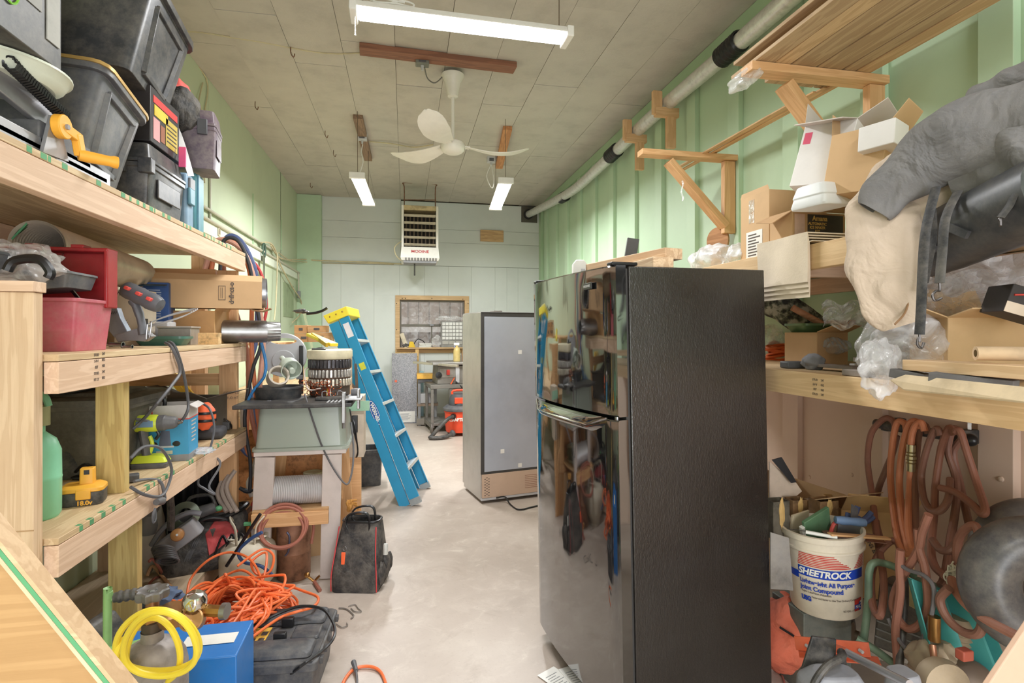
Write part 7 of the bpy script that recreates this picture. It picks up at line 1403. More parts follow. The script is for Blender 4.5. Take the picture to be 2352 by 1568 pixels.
MB().tube([P(2085, 560, 1.575), P(2092, 640, 1.55), P(2082, 710, 1.545), P(2055, 745, 1.55)], .003, 5, 6).build('seam', M((150, 116, 84), .8), cv, world=True)
def strap(label, pts, w_, hook):
    o = thing('rubber_strap', label, 'strap', P(*pts[0])); MB().tube([P(*p) for p in pts], w_, 8, 4, flat=.35).build('strap', RUB, o, world=True); e = P(*pts[-1]); MB().tube([e, e + Vector((0, 0, -.02)), P(*hook[0]), P(*hook[1]), P(*hook[2]), P(*hook[3])], .0032, 6, 5).build('hook', M((90, 86, 84), .4, .8), o, world=True)
strap('black rubber strap hanging lowest with a long J hook', [(2150, 430, 1.5), (2128, 520, 1.47), (2120, 600, 1.47), (2116, 700, 1.47), (2112, 768, 1.47)], .0125, [(2110, 775, 1.47), (2107, 790, 1.47), (2116, 799, 1.47), (2122, 786, 1.47)])
strap('black rubber strap with a hook beside the lowest strap', [(2200, 440, 1.46), (2172, 500, 1.43), (2164, 580, 1.43), (2158, 650, 1.43)], .012, [(2150, 668, 1.43), (2142, 678, 1.43), (2148, 690, 1.43), (2163, 684, 1.43)])
strap('short doubled black strap hanging behind the longer ones', [(2140, 470, 1.52), (2144, 540, 1.5), (2134, 600, 1.5), (2124, 650, 1.5)], .012, [(2122, 654, 1.5), (2118, 665, 1.5), (2120, 672, 1.5), (2126, 668, 1.5)])
strap('upper black strap lying over the jacket hem at the right edge', [(2370, 410, 1.28), (2335, 440, 1.28), (2320, 470, 1.29), (2298, 500, 1.3)], .0125, [(2297, 502, 1.3), (2296, 504, 1.3), (2297, 506, 1.3), (2298, 507, 1.3)])
strap('small strap end with a hook below the beige coverall', [(2000, 690, 1.72), (2001, 702, 1.72), (1996, 716, 1.72)], .011, [(1992, 730, 1.72), (2000, 738, 1.72), (2010, 738, 1.72), (2016, 733, 1.72)])
# lower shelf contents
ZL = 1.349
def fl(u, v, dz=0): p = PZ(u, v, ZL); p.z = ZL + dz; return p
o = thing('extension_cord', 'coil of orange cord on the lower right shelf beside the refrigerator', 'cord', fl(1800, 832)); random.seed(5); c = fl(1800, 826)
for k in range(9): MB().tube([c + Vector(((.09 + .02 * math.sin(k)) * math.cos(t) + .01 * math.sin(k * 3), (.07 + .012 * math.cos(k * 2)) * math.sin(t), .012 + k * .008 + .018 * math.sin(t + k))) for t in [j * 6.2832 / 9 for j in range(9)]], .007, 7, 5, True).build('coil', OR_, o, world=True)
o = thing('grey_pouch', 'small grey knit pouch at the lower right shelf edge', 'pouch', fl(1868, 848, .03)); MB().ell((0, 0, 0), (.045, .04, .035), seed=4, amp=.2).build('pouch', M((128, 128, 134), .9, bmp=.6), o)
o = closed_box('charger_block', 'grey flat charger beside the knit pouch', 'charger', fl(1822, 845), -.1, .09, .06, .03, M((96, 98, 102), .5), .006)
A, B = P(1740, 668, 3.0), P(1895, 765, 2.9); o = thing('camouflage_roll', 'rolled camouflage fabric slanting behind the refrigerator corner', 'fabric', A); m, nt, bs = _nt('camo'); v = coords(nt); nt.links.new(ramp(nt, nz(nt, v, 22, 3), [(.42, col(44, 46, 44)), (.5, col(96, 102, 84)), (.6, col(176, 176, 160))]), bs.inputs['Base Color']); bs.inputs['Roughness'].default_value = .7
MB().loft(garment([A, A.lerp(B, .3), A.lerp(B, .7), B], [.06, .09, .075, .04], .5, 6, .012)).build('roll', m, o, world=True)
A, B = P(1820, 706, 2.75), P(1895, 748, 2.72); o = tag(MB().cyl(A, B, .016, n=14).build('wooden_dowel', wood((206, 152, 116), (170, 118, 84))), 'pinkish wooden dowel leaning over the carton on the lower right shelf', 'dowel')
q = fl(1812, 822); o = tag(MB().ell((0, 0, 0), (.1, .09, .1), seed=31, amp=.3, sub=4).build('plastic_bag', film((236, 232, 232), .5)), 'clear bag of red parts behind the orange cord coil', 'bag'); o.location = q + Vector((.02, .2, .1))
o2 = tag(MB().ell((0, 0, 0), (.05, .04, .035), seed=33, amp=.6).build('red_parts', M((200, 96, 110), .6)), 'pinkish red parts inside the clear bag', 'parts'); o2.location = q + Vector((.03, .16, .06))
q = fl(1866, 828); o = closed_box('small_carton', 'small white and black carton marked 3M', 'box', q + Vector((-.0, .05, 0)), 0, .075, .09, .085, M((216, 212, 208), .6), .002); text('3M', .026, o, BLKS, (.0, -.046, .06), bold=.001); MB().box(-.0378, .0378, -.0455, -.044, .076, .086).build('print', BLKS, o, smooth=0)
q = fl(1916, 838); o = carton('open brown carton holding a green tray on the lower right shelf', q + Vector((.0, .12, 0)), R(6), .19, .2, .155, {'y-': 20, 'x+': 40}, flen=.09)
o = thing('green_tray', 'translucent green plastic tray in the open brown carton', 'tray', q + Vector((.01, .16, .14))); MB().tray(.14, .1, .06, .19, .15, r=.02, rim=.008).build('tray', M((112, 140, 96), .3, alpha=.8), o)
def filmsheet(label, c, seed, w_, h_, amp, tint=(238, 238, 242), dens=.55, yaw=0, tilt=0, name='plastic_sheet'):
    f = lambda s, t: Vector(((s - .5) * w_, amp * noise.noise(Vector((s * 3 + seed, t * 3, 0))) + amp * .4 * noise.noise(Vector((s * 9, t * 9 + seed, 2))), (t - .5) * h_ + .3 * amp * noise.noise(Vector((s * 4, seed, 5)))))
    o = MB().grid(f, 26, 22).build(name, film(tint, dens, .2, 'sheet%s' % dens)); o.location = c; o.rotation_euler = (tilt, 0, yaw); return tag(o, label, 'sheet')
filmsheet('white plastic scrap spread behind the beige coverall leg', P(1950, 722, 2.35), 3, .2, .11, .08, dens=.85, yaw=-.5)
o = tag(MB().ell((0, 0, 0), (.16, .13, .14), seed=41, amp=.3, fr=2.4, sub=5).build('plastic_bag', film((240, 240, 244), .5, .15)), 'big clear crinkled plastic bag spilling over the lower right shelf edge', 'bag'); o.location = P(2085, 800, 1.86)
o = tag(MB().ell((0, 0, 0), (.06, .05, .09), seed=43, amp=.3, fr=2.4, sub=5).build('plastic_bag', film((240, 240, 244), .4, .15)), 'clear plastic bag corner hanging over the shelf rail', 'bag'); o.location = P(2022, 845, 1.72)
filmsheet('tall milky plastic sheet standing behind the black straps', P(2190, 720, 2.05), 7, .5, .42, .14, dens=.75, yaw=-.55)
filmsheet('clear plastic sheeting bunched at the right above the cartons', P(2300, 690, 1.75), 12, .4, .2, .12, dens=.5, yaw=-.6)
o = tag(MB().box(-.0, .012, -.75, .75, 0, .44).build('backing_panel', M((222, 200, 184), .7, var=.04)), 'large beige panel standing against the wall between the right shelves', 'panel'); o.location = (RX - .09, 1.45, ZL + .001)
o = tag(MB().ell((0, 0, 0), (.06, .05, .04), seed=44, amp=.3, sub=4).build('plastic_bag', film((196, 214, 232), .5)), 'bluish plastic bag on the lower shelf under the coverall leg', 'bag'); o.location = fl(1962, 842, .09) + Vector((.03, .14, 0))
for k in range(3): o = closed_box('metal_clip', ['grey metal clip nearest the big plastic bag', 'grey metal clip stacked left of another', 'pale clip topmost under the bluish bag'][k], 'clip', fl(1968 + 6 * k, 845 - 3 * k, .0 + .022 * k), .3 * k, .05, .03, .02, LGREY, .003)
for k, (u0, v0, u1, v1, w_, t_, mt, lb) in enumerate(((1888, 862, 1990, 866, .05, .022, M((160, 148, 140), .6), 'grey brown trim piece lying along the lower shelf edge'), (1880, 848, 1975, 856, .07, .012, M((134, 124, 118), .7), 'rough dark strip behind the trim piece'))):
    a, b_ = fl(u0, v0, t_ / 2 + .012 * k), fl(u1, v1, t_ / 2 + .012 * k); a.x = max(a.x, SX + .02 + .08 * k); b_.x = max(b_.x, SX + .02 + .08 * k); o = board('trim_piece', a, b_, w_, t_, None, mt); tag(o, lb, 'strip')
q = P(2290, 850, 1.72); CD2 = M((222, 188, 142), .8, var=.05)
o = carton('large tan carton with open flap at the right edge of the lower shelf', (q.x + .04, q.y + .12, ZL + .03), R(-28), .24, .3, .17, {'y-': 10, 'x-': 25, 'y+': 60}, CD2, flen=.13)
q = P(2325, 812, 1.45); o = thing('paper_roll', 'pale paper roll lying before the tan carton', 'roll', q); MB().lathe([(.01, -.08), (.019, -.08), (.019, .1), (.01, .1)], ax=(.85, -.5, 0), n=18).build('roll', M((226, 196, 160), .7), o)
A, B = P(2102, 836, 1.66), P(2420, 842, 1.29); A.z = B.z = ZL + .055; o = board('pine_board', A, B, .09, .032, None, wood((232, 200, 160), (206, 166, 122))); tag(o, 'short pine board resting on foam at the lower right shelf edge', 'board')
for k, (u0, v0, u1, v1, lb) in enumerate(((2052, 845, 2130, 866, 'dark grey foam strip left of the pine board'), (2140, 868, 2335, 874, 'long dark grey foam strip under the pine board'))):
    A, B = P(u0, v0, 1.68 - .15 * k), P(u1, v1, 1.6 - .22 * k); A.z = ZL + .03; B.z = ZL + .018; o = board('foam_strip', A, B, .05, .026, None, M((104, 102, 102), .95, bmp=.8)); tag(o, lb, 'foam')
b = MB(); q = [P(2045, 872, 1.66), P(2075, 893, 1.60), P(2352, 922, 1.22), P(2352, 888, 1.24), P(2080, 860, 1.62)]
b.loft([q, [x + Vector((.002, .0, -.004)) for x in q]]); o = tag(b.build('cardboard_flap', M((222, 200, 166), .8), smooth=0), 'flattened cardboard flap hanging over the lower shelf rail', 'cardboard')
q = P(2345, 735, 1.55); o = closed_box('printed_carton', 'black and red printed carton at the right frame edge', 'box', q, (0, R(18), R(-20)), .16, .1, .08, M((62, 56, 56), .6), .002); MB().box(-.081, .081, -.0515, -.05, .0, .03).build('print', M((214, 196, 176), .6), o, smooth=0); MB().tube([(-.07, -.052, .05), (-.03, -.052, .06), (.0, -.052, .045), (.04, -.052, .06)], .003, 5, 4).build('print_line', M((214, 70, 60), .6), o); MB().lathe([(.012, 0), (.02, 0), (.02, .001), (.012, .001)], (.0, -.0515, .015), (0, -1, 0), 20).build('print_ring', M((190, 40, 46), .6), o)
# ---------------------------------------------------------------- hose rack
hr = thing('hose_rack', 'black wall bar carrying the looped brown air hoses', 'rack', PX(2120, 990, 2.3)); A, B = PX(2012, 972, 2.28), PX(2228, 1010, 2.28)
MB().cyl(A, B, .022, n=16).build('bar', BLK, hr, world=True); MB().ell(B, (.024, .03, .026)).build('end_cap', BLKS, hr, world=True)
for p in (A.lerp(B, .1), A.lerp(B, .85)): MB().box(p.x, RX - .04, p.y - .02, p.y + .02, p.z - .03, p.z + .03).build('bracket', BLK, hr, world=True, bev=.004)
H1 = M((150, 100, 82), .55, var=.12); H2 = M((206, 130, 94), .5, var=.08); H3 = M((138, 96, 80), .55, var=.12)
def hz_(pts, X, mt, lb, r_=.0135, ties=None):
    n = len(pts); q = [PX(u, v, (X - max(0, v - 1100) * .0015 * (X > 2.03)) if not isinstance(X, (list, tuple)) else X[0] + (X[1] - X[0]) * i / (n - 1)) for i, (u, v) in enumerate(pts)]
    return cord('air_hose', q, r_, mt, None, 7, 10, lb, 'hose', 'brown air hoses looped on the wall bar')
hz_([(2056, 985), (2052, 968), (2035, 960), (2012, 978), (1998, 1006), (1993, 1063), (2003, 1136), (2013, 1225), (2026, 1300), (2030, 1359), (2021, 1414), (2004, 1386), (2002, 1318), (2019, 1271), (2046, 1243), (2064, 1250), (2072, 1290)], 2.18, H1, 'leftmost brown air hose ending in a long narrow low loop')
hz_([(2060, 1000), (2050, 1040), (2034, 1080), (2016, 1130), (2012, 1190), (2026, 1250)], 2.27, H3, 'shaded air hose strand behind the leftmost loop')
hz_([(2082, 990), (2078, 972), (2060, 972), (2049, 1029), (2045, 1094), (2052, 1172), (2063, 1238), (2082, 1272)], 2.17, H2, 'bright air hose strand second from left on the wall bar')
hz_([(2112, 985), (2106, 968), (2090, 972), (2077, 1010), (2068, 1068), (2066, 1120), (2073, 1198), (2090, 1271)], 2.16, H2, 'bright air hose strand just left of the brass coupling')
hz_([(2124, 990), (2116, 970), (2102, 978), (2093, 1010), (2091, 1080), (2089, 1120), (2086, 1198), (2090, 1240), (2096, 1265)], 2.15, H2, 'bright air hose strand carrying the brass coupling')
hz_([(2132, 995), (2124, 976), (2112, 988), (2104, 1068), (2102, 1198), (2105, 1262), (2118, 1290)], 2.18, H3, 'dull air hose strand just right of the brass coupling')
hz_([(2160, 1000), (2152, 984), (2136, 1010), (2121, 1060), (2116, 1100), (2122, 1145), (2138, 1172), (2160, 1172), (2178, 1145), (2182, 1100)], 2.14, H3, 'brown air hose forming a short loop at the middle')
hz_([(2192, 998), (2180, 982), (2164, 1020), (2157, 1055), (2148, 1120), (2146, 1172), (2140, 1238), (2140, 1277), (2150, 1305), (2170, 1322)], 2.15, H1, 'brown air hose strand running down right of the middle loop')
hz_([(2200, 990), (2190, 984), (2180, 1010), (2178, 1042), (2194, 1094), (2196, 1150), (2190, 1200), (2183, 1238), (2176, 1290), (2168, 1330), (2160, 1345)], 2.2, H3, 'dark air hose strand fourth from the right end of the bar')
hz_([(2206, 992), (2210, 1005), (2190, 1040), (2205, 1110), (2225, 1200), (2232, 1215)], 2.25, H3, 'shaded air hose strand slanting behind the right loops')
hz_([(2194, 992), (2205, 990), (2222, 1042), (2243, 1107), (2262, 1166), (2256, 1180), (2235, 1160), (2196, 1131), (2160, 1120)], 2.12, H1, 'rightmost air hose bent into a sharp triangle')
hz_([(2133, 1181), (2118, 1222), (2109, 1263), (2082, 1309), (2056, 1359), (2053, 1400), (2082, 1442), (2114, 1433), (2131, 1386), (2124, 1304), (2112, 1262), (2108, 1215)], 1.74, H1, 'brown air hose in the big round lowest loop')
hz_([(2068, 1262), (2066, 1300), (2068, 1359), (2057, 1441), (2060, 1500), (2064, 1545)], 1.72, H1, 'brown air hose strand dropping to the floor before the dark machine')
hz_([(2142, 1240), (2160, 1262), (2185, 1262), (2200, 1240)], 2.1, H3, 'short dark hose sag between the hanging strands')
hz_([(2197, 1318), (2199, 1249), (2215, 1217), (2238, 1206), (2247, 1222)], 1.86, H1, 'brown hose hooking up beside the rubber inner tube')
hz_([(2186, 1330), (2192, 1352), (2218, 1386), (2259, 1419), (2320, 1452), (2380, 1480)], (1.80, 1.6), M((186, 130, 112), .5), 'pinkish hose running down to the right edge')
hz_([(2180, 1350), (2160, 1372), (2165, 1400), (2185, 1430), (2215, 1452), (2245, 1455), (2256, 1430), (2248, 1390), (2215, 1340)], 1.72, H3, 'brown hose loop around the green frame at lower right')
o = thing('hose_coupling', 'brass quick coupling on the bright hanging hose', 'coupling', PX(2093, 1050, 2.15)); MB().lathe([(.015, 0), (.017, 0), (.017, .03), (.013, .033), (.018, .036), (.018, .044), (.015, .046), (.02, .05), (.02, .062), (.015, .064), (.019, .067), (.019, .075), (.013, .078), (.017, .082), (.017, .115), (.015, .115)], o.location + Vector((0, 0, .055)), (0, .02, -1), 18).build('coupling', M((190, 176, 140), .35, .9), o, world=True)
cord('grey_wire', [PX(u, v, 1.72) for u, v in ((2060, 1290), (2085, 1308), (2120, 1320), (2144, 1348), (2142, 1400), (2122, 1462), (2092, 1492), (2065, 1470), (2040, 1420))], .007, M((110, 106, 108), .5), None, 6, 8, 'grey cable looping below the brown air hoses', 'cable')
o = thing('rope_tie', 'frayed white rope tied around the hose joint', 'rope', PX(2190, 1320, 1.82)); random.seed(3)
for k in range(7): MB().tube([o.location + Vector((random.uniform(-.02, .02), random.uniform(-.02, .02), random.uniform(-.04, .04))) for _ in range(6)], .003, 5, 4).build('strand', M((222, 214, 198), .8), o, world=True)
o = thing('wall_hook', 'small grey eye plate under the lower right shelf', 'hook', PX(2227, 966, SX + .06)); MB().lathe([(.008, -.004), (.016, -.004), (.016, .004), (.008, .004), (.008, -.004)], (0, 0, -.01), (.6, -.8, 0), 16).build('eye', LGREY, o); MB().box(-.012, .012, -.003, .003, -.0, .03).build('plate', LGREY, o)
# ---------------------------------------------------------------- bucket
bq = P(1905, 1394, 2.28); BK = M((226, 214, 194), .5, var=.06, sc_=8, dust=.15)
o = thing('bucket', 'white joint compound bucket full of scraps with blue and red label', 'bucket', (bq.x, bq.y + .02, bq.z), (R(2), R(-3), R(-38))); HB_, R0, R1 = .335, .132, .152
MB().lathe([(0, 0), (R0 - .006, 0), (R0, .008), (R0 + (R1 - R0) * .8, HB_ * .80), (R1 + .004, HB_ * .81), (R1 + .004, HB_ * .83), (R1 - .001, HB_ * .84), (R1, HB_ * .93), (R1 + .007, HB_ * .935), (R1 + .007, HB_), (R1 - .002, HB_ + .002), (R1 - .008, HB_ - .01), (R0 - .006, .01), (0, .006)], n=56).build('pail', BK, o)
def br(z): return R0 + (R1 - R0) * .8 * min(1, z / (HB_ * .8)) + .0012
def band(a0, a1, z0, z1, mat, nm='label_band', e=0, slope=0):
    n = max(3, int(abs(a1 - a0) * 14)); b = MB(); b.grid(lambda s, t: Vector(((br(z0 + (z1 - z0) * t) + e) * math.sin(a0 + (a1 - a0) * s + slope * t), -(br(z0 + (z1 - z0) * t) + e) * math.cos(a0 + (a1 - a0) * s + slope * t), z0 + (z1 - z0) * t)), n, 1); return b.build(nm, mat, o)
LB_B, LB_R = M((28, 66, 172), .4, var=.03), M((200, 52, 44), .4, var=.03)
band(-.72, 1.15, .168, .207, LB_B); band(-1.5, -.72, .150, .18, LB_B); band(-1.5, -1.2, .10, .14, LB_B)
for k in range(8): band(-.72 + .01 * k + .0, .42 - .055 * k + (.05 if k < 3 else 0) + .2, .213 + k * .0068, .2165 + k * .0068, LB_R, 'label_stripe', slope=0); band(.78 - .0 + .05 * k * .6, 1.2, .213 + k * .0062, .216 + k * .0062, LB_R, 'label_stripe')
for k in range(6): band(-1.5, -1.1 - k * .05, .225 + k * .006, .2285 + k * .006, LB_R, 'label_stripe')
band(.80, 1.12, .035, .085, LB_R, 'label_badge'); band(.80, 1.0, .045, .062, LB_B, 'label_badge', .0006); band(.98, 1.1, .035, .07, LB_B, 'label_badge', .0005)
def ctext(s, size, a0, z, mat, sx=1.0, bold=.0006, e=.0024, italic=False):
    cu = bpy.data.curves.new('t', 'FONT'); cu.body = s; cu.size = size; cu.align_y = 'CENTER'; cu.offset = bold; cu.shear = .25 if italic else 0
    t_ = bpy.data.objects.new('t', cu); C.objects.link(t_); bpy.context.view_layer.update()
    me = bpy.data.meshes.new_from_object(t_.evaluated_get(bpy.context.evaluated_depsgraph_get())); bpy.data.objects.remove(t_); me.materials.clear(); me.materials.append(mat)
    for v_ in me.vertices:
        zz = z + v_.co.y; r_ = br(zz) + e; a = a0 + v_.co.x * sx / r_; v_.co = (r_ * math.sin(a), -r_ * math.cos(a), zz)
    n_ = bpy.data.objects.new('lettering', me); C.objects.link(n_); n_.parent = o; return n_
ctext('SHEETROCK', .036, -.70, .188, WHITE, .98, .0014, .0026, True)
ctext('Lightweight All Purpose', .0255, -.68, .147, LB_B, .86, .0008); ctext('Joint Compound', .0255, -.68, .121, LB_B, .93, .0008)
ctext('Super-Lite/Non-Asbestos', .012, -.66, .104, INK, .9, .0002); ctext('Faster and Easier to Use Than Ordinary Compounds', .0105, -.38, .086, INK, .82, .0002)
ctext('USG', .026, -.68, .075, LB_B, .8, .0016); ctext('4.5 GAL. (17 l)', .011, .42, .042, INK, .9, .0002); ctext('3', .044, .99, .056, WHITE, 1, .0016, .0024); ctext('PLUS', .014, .82, .054, WHITE, .8, .0005, .0026)
MB().tube([(-R1 - .005, .0, HB_ * .9), (-.12, -.09, HB_ + .005), (-.03, -.12, HB_ + .012), (.06, -.12, HB_ - .002), (.13, -.08, HB_ - .01), (R1 + .008, 0, HB_ * .86)], .0022, 6, 6).build('bail', STEEL, o); MB().cyl((-.06, -.122, HB_ + .012), (.05, -.126, HB_ + .002), .0075, n=12).build('bail_grip', WHITE, o)
W4 = Matrix.LocRotScale(o.location, o.rotation_euler, None); o.matrix_basis = W4
bt_ = bq + Vector((0, 0, HB_))
o = thing('wood_scrap', 'green painted board end sticking out of the bucket', 'board', bt_ + Vector((-.02, .04, -.06)), (R(14), R(-22), .1)); MB().box(-.07, .07, -.008, .008, -.1, .13).build('board', M((82, 118, 84), .6, dust=.1), o, bev=.003); MB().box(-.085, -.07, -.009, .01, -.1, .11).build('white_edge', WHITE, o, bev=.002)
o = thing('trowel', 'flat trowel with a pale blue handle lying on the bucket', 'trowel', bt_ + Vector((.075, -.03, .03)), (0, R(4), R(-18))); MB().lathe([(0, -.062), (.015, -.06), (.018, -.03), (.016, 0), (.018, .03), (.015, .058), (0, .062)], (0, 0, 0), (1, 0, 0), 18).build('handle', M((112, 138, 176), .45), o, mat4=Matrix.Identity(4)); MB().box(-.05, .05, -.004, .004, -.06, -.012).build('tang', STEEL, o); MB().box(-.1, .12, -.05, .05, -.062, -.059).build('blade', M((170, 130, 116), .5, .4), o)
o = tag(board('wood_scrap', bt_ + Vector((-.08, -.09, .01)), bt_ + Vector((.17, -.12, -.015)), .03, .008, None, AMB), 'thin wooden slat lying across the bucket rim', 'board')
o = tag(MB().box(-.05, .05, -.004, .004, -.09, .05).build('beige_card', M((206, 190, 160), .7)), 'beige card standing at the back of the bucket', 'card'); o.location = bt_ + Vector((-.07, .09, -.01)); o.rotation_euler = (R(10), R(-6), .2)
o = tag(MB().loft([[(-.02, 0, -.05), (.02, 0, -.05), (.02, .004, -.05), (-.02, .004, -.05)], [(-.01, .0, .1), (.02, 0, .08), (.02, .004, .08), (-.01, .004, .1)]]).build('putty_knife', DGREY), 'dark blade standing in the bucket beside the trowel', 'blade'); o.location = bt_ + Vector((.12, .0, -.01))
o = tag(MB().tube([(0, 0, -.03), (.02, .0, .03), (.06, .0, .035), (.08, 0, -.02)], .008, 8, 4).build('red_handle', M((206, 84, 76), .5)), 'red curved handle in the bucket', 'grip'); o.location = bt_ + Vector((-.0, -.0, -.02)); o.name = 'red_grip'
o = thing('support_box', 'dark grey green box under the white bucket', 'box', (bq.x, bq.y + .07, 0)); MB().box(-.13, .1, -.08, .12, 0, bq.z - .01).build('box', M((96, 100, 94), .6, dust=.3), o, bev=.004)
# boxes behind the bucket
q = P(1800, 1150, 2.55)
o = carton('open brown carton with a large raised flap behind the bucket', (1.96, 2.46, .28), R(5), .34, .34, .42, {'x-': 50, 'y-': 20}, CARD, flen=.2)
b = MB(); qq = [P(1768, 1060, 2.5), P(1830, 1110, 2.5), P(1842, 1128, 2.5), P(1822, 1145, 2.5), P(1768, 1148, 2.5)]; b.loft([qq, [x + Vector((.0, .006, 0)) for x in qq]]); tag(b.build('cardboard_flap', M((196, 176, 156), .8), smooth=0), 'grey brown cardboard sheet leaning behind the refrigerator corner', 'cardboard')
b = MB(); qq = [P(1774, 1056, 2.47), P(1796, 1050, 2.47), P(1830, 1107, 2.47), P(1818, 1109, 2.47)]; b.loft([qq, [x + Vector((.0, .006, 0)) for x in qq]]); tag(b.build('black_wedge', BLKS, smooth=0), 'black triangular plate tip on the leaning cardboard sheet', 'plate')
RST = M((132, 100, 66), .7, .2, var=.35, sc_=18); 
for k, (u, v, w_, h_, lb) in enumerate(((1828, 1190, .075, .09, 'rusty square can with dripped glue behind the bucket, left one'), (1891, 1186, .095, .08, 'wider rusty square can behind the bucket, right one'), (1784, 1232, .08, .16, 'tall stained dark can beside the refrigerator'))):
    q = P(u, v, 2.45 - .1 * (k == 2)); o = thing('old_can', lb, 'can', q); MB().tray(w_, w_ * .8, h_, t=.003, r=.004, rim=0, lip=.002).build('can', RST if k < 2 else M((92, 84, 70), .7, var=.3, sc_=18), o); MB().ell((.0, -w_ * .41, h_ * .7), (.012, .004, h_ * .4), seed=k, amp=.4).build('drip', M((196, 160, 100), .7), o)
closed_box('crate_base', 'large dusty crate under the old cans behind the bucket', 'crate', (2.08, 2.34, 0), 0, .5, .30, .66 - .02 + .0, M((160, 146, 130), .8, var=.12, dust=.3), .004)
b = MB(); qq = [P(1770, 1222, 2.2), P(1812, 1235, 2.2), P(1822, 1356, 2.2), P(1770, 1352, 2.2)]; b.loft([qq, [x + Vector((.0, .005, 0)) for x in qq]]); tag(b.build('metal_sheet', M((150, 146, 142), .5, .5, var=.2, sc_=10, dust=.4), smooth=0), 'splattered grey metal sheet standing between the refrigerator and the bucket', 'sheet')
q = P(1965, 1200, 2.35); o = thing('work_glove', 'blue knit work glove with one finger raised behind the bucket', 'glove', q); GL = M((84, 96, 136), .85, bmp=.6)
MB().ell((0, 0, 0), (.045, .02, .03), seed=2, amp=.15).build('palm', GL, o)
for pts in ([(-.02, 0, .01), (.0, 0, .04), (.012, 0, .07)], [(.02, 0, .005), (.05, 0, .015), (.08, 0, .04)], [(.02, 0, -.005), (.055, 0, .0), (.09, 0, .02)], [(-.03, 0, .0), (-.04, 0, .02), (-.035, 0, .045)]): MB().tube(pts, .011, 8, 4).build('finger', GL, o)
MB().lathe([(.03, 0), (.034, .02), (.032, .04)], (-.03, 0, -.01), (-.6, 0, -.7), 14).build('cuff', M((70, 70, 80), .9), o)
q = P(2030, 1330, 2.5); o = thing('paint_carton', 'tan carton printed GAL. CANS behind the hanging hoses', 'box', (q.x + .02, q.y + .12, .28), (0, 0, R(-24))); MB().tray(.3, .26, .40, t=.004, r=.003, rim=0, lip=.001).build('body', M((206, 168, 116), .8, var=.05), o, smooth=0); text('GAL. CANS & MEAS', .026, o, INK, (-.03, -.132, .25), (R(90), R(62), 0))
MB().loft([[(-.15, -.13, .40), (.15, -.13, .40), (.15, -.13, .404), (-.15, -.13, .404)], [(-.14, -.19, .49), (.15, -.2, .48), (.15, -.2, .484), (-.14, -.19, .494)]]).build('flap', M((206, 168, 116), .8, var=.05), o, smooth=0)
closed_box('crate_base', 'dusty box under the printed paint carton', 'crate', (q.x + .02, q.y + .12, 0), R(-24), .3, .26, .275, M((150, 138, 124), .8, dust=.3), .004)
# compressor machine
GT = M((110, 134, 112), .5, .2, var=.15, dust=.2); DM = M((92, 88, 88), .5, .3, var=.15, dust=.35); TAN = M((176, 158, 132), .55, .4, var=.15, dust=.3)
cm = thing('air_compressor', 'old dusty compressor with a bent green tube frame in the lower right corner', 'compressor', (1.75, 1.55, 0))
T = lambda pts, r_, nm, mt: MB().tube([P(*p) for p in pts], r_, 12, 5).build(nm, mt, cm, world=True)
T([(2100, 1330, 2.05), (2144, 1345, 1.95), (2180, 1364, 1.9), (2204, 1395, 1.88), (2202, 1430, 1.88), (2190, 1490, 1.88), (2176, 1590, 1.86), (2170, 1640, 1.86)], .0135, 'frame_tube', GT)
T([(2100, 1320, 2.0), (2040, 1296, 2.1), (2008, 1292, 2.1), (1996, 1315, 2.1), (1994, 1380, 2.1), (1984, 1470, 2.1), (1980, 1520, 2.1)], .0135, 'frame_tube', GT)
T([(1968, 1466, 2.08), (2010, 1492, 2.04), (2055, 1525, 1.98)], .014, 'axle_tube', GT); T([(2076, 1300, 2.02), (2078, 1400, 1.98), (2062, 1560, 1.9)], .013, 'post', DM)
c = P(1942, 1452, 2.42); MB().lathe([(0, -.02), (.05, -.022), (.085, -.018), (.092, -.008), (.094, .006), (.088, .02), (.05, .024), (0, .022)], c, (.55, -.83, .1), 30).build('wheel', RUB, cm, world=True); MB().lathe([(0, .022), (.045, .024), (.05, .03), (.02, .04), (.018, .055), (0, .056)], c, (.55, -.83, .1), 24).build('hub', M((120, 106, 90), .5, .6), cm, world=True)
m4 = facing(P(2016, 1400, 2.22), P(2125, 1440, 2.1), (0, 0.3, 1)); MB().box(0, .24, -.02, .16, -.14, .12).build('housing', DM, cm, world=True, bev=.01, mat4=m4)
for k in range(3): MB().box(.005, .23, -.0225, -.019, -.1 + k * .03, -.094 + k * .03).build('housing_rib', GREY, cm, world=True, mat4=m4)
for k, (x, z) in enumerate(((.06, .0), (.15, .03), (.2, -.04))): MB().lathe([(0, 0), (.008, 0), (.008, .006), (0, .007)], (x, -.02, z), (0, -1, 0), 10).build('bolt', LGREY, cm, world=True, mat4=m4)
c = P(2186, 1450, 1.86); b = MB(); b.lathe([(.0, -.05)] + [((.062 if k % 2 else .052), -.045 + k * .009) for k in range(11)] + [(.04, .06), (0, .062)], c, (.1, -.1, 1), 28); b.build('finned_cylinder', TAN, cm, world=True, smooth=20)
MB().cyl(P(2146, 1415, 1.8), P(2146, 1470, 1.8), .018, n=14).build('brass_valve', BRASS, cm, world=True); MB().ell(P(2150, 1530, 1.82), (.075, .08, .095), seed=3, amp=.3).build('crankcase', TAN, cm, world=True); MB().lathe([(0, 0), (.07, .0), (.075, .02), (.07, .05), (0, .06)], P(2150, 1560, 1.72), (-.2, -1, .1), 30).build('crank_cover', TAN, cm, world=True)
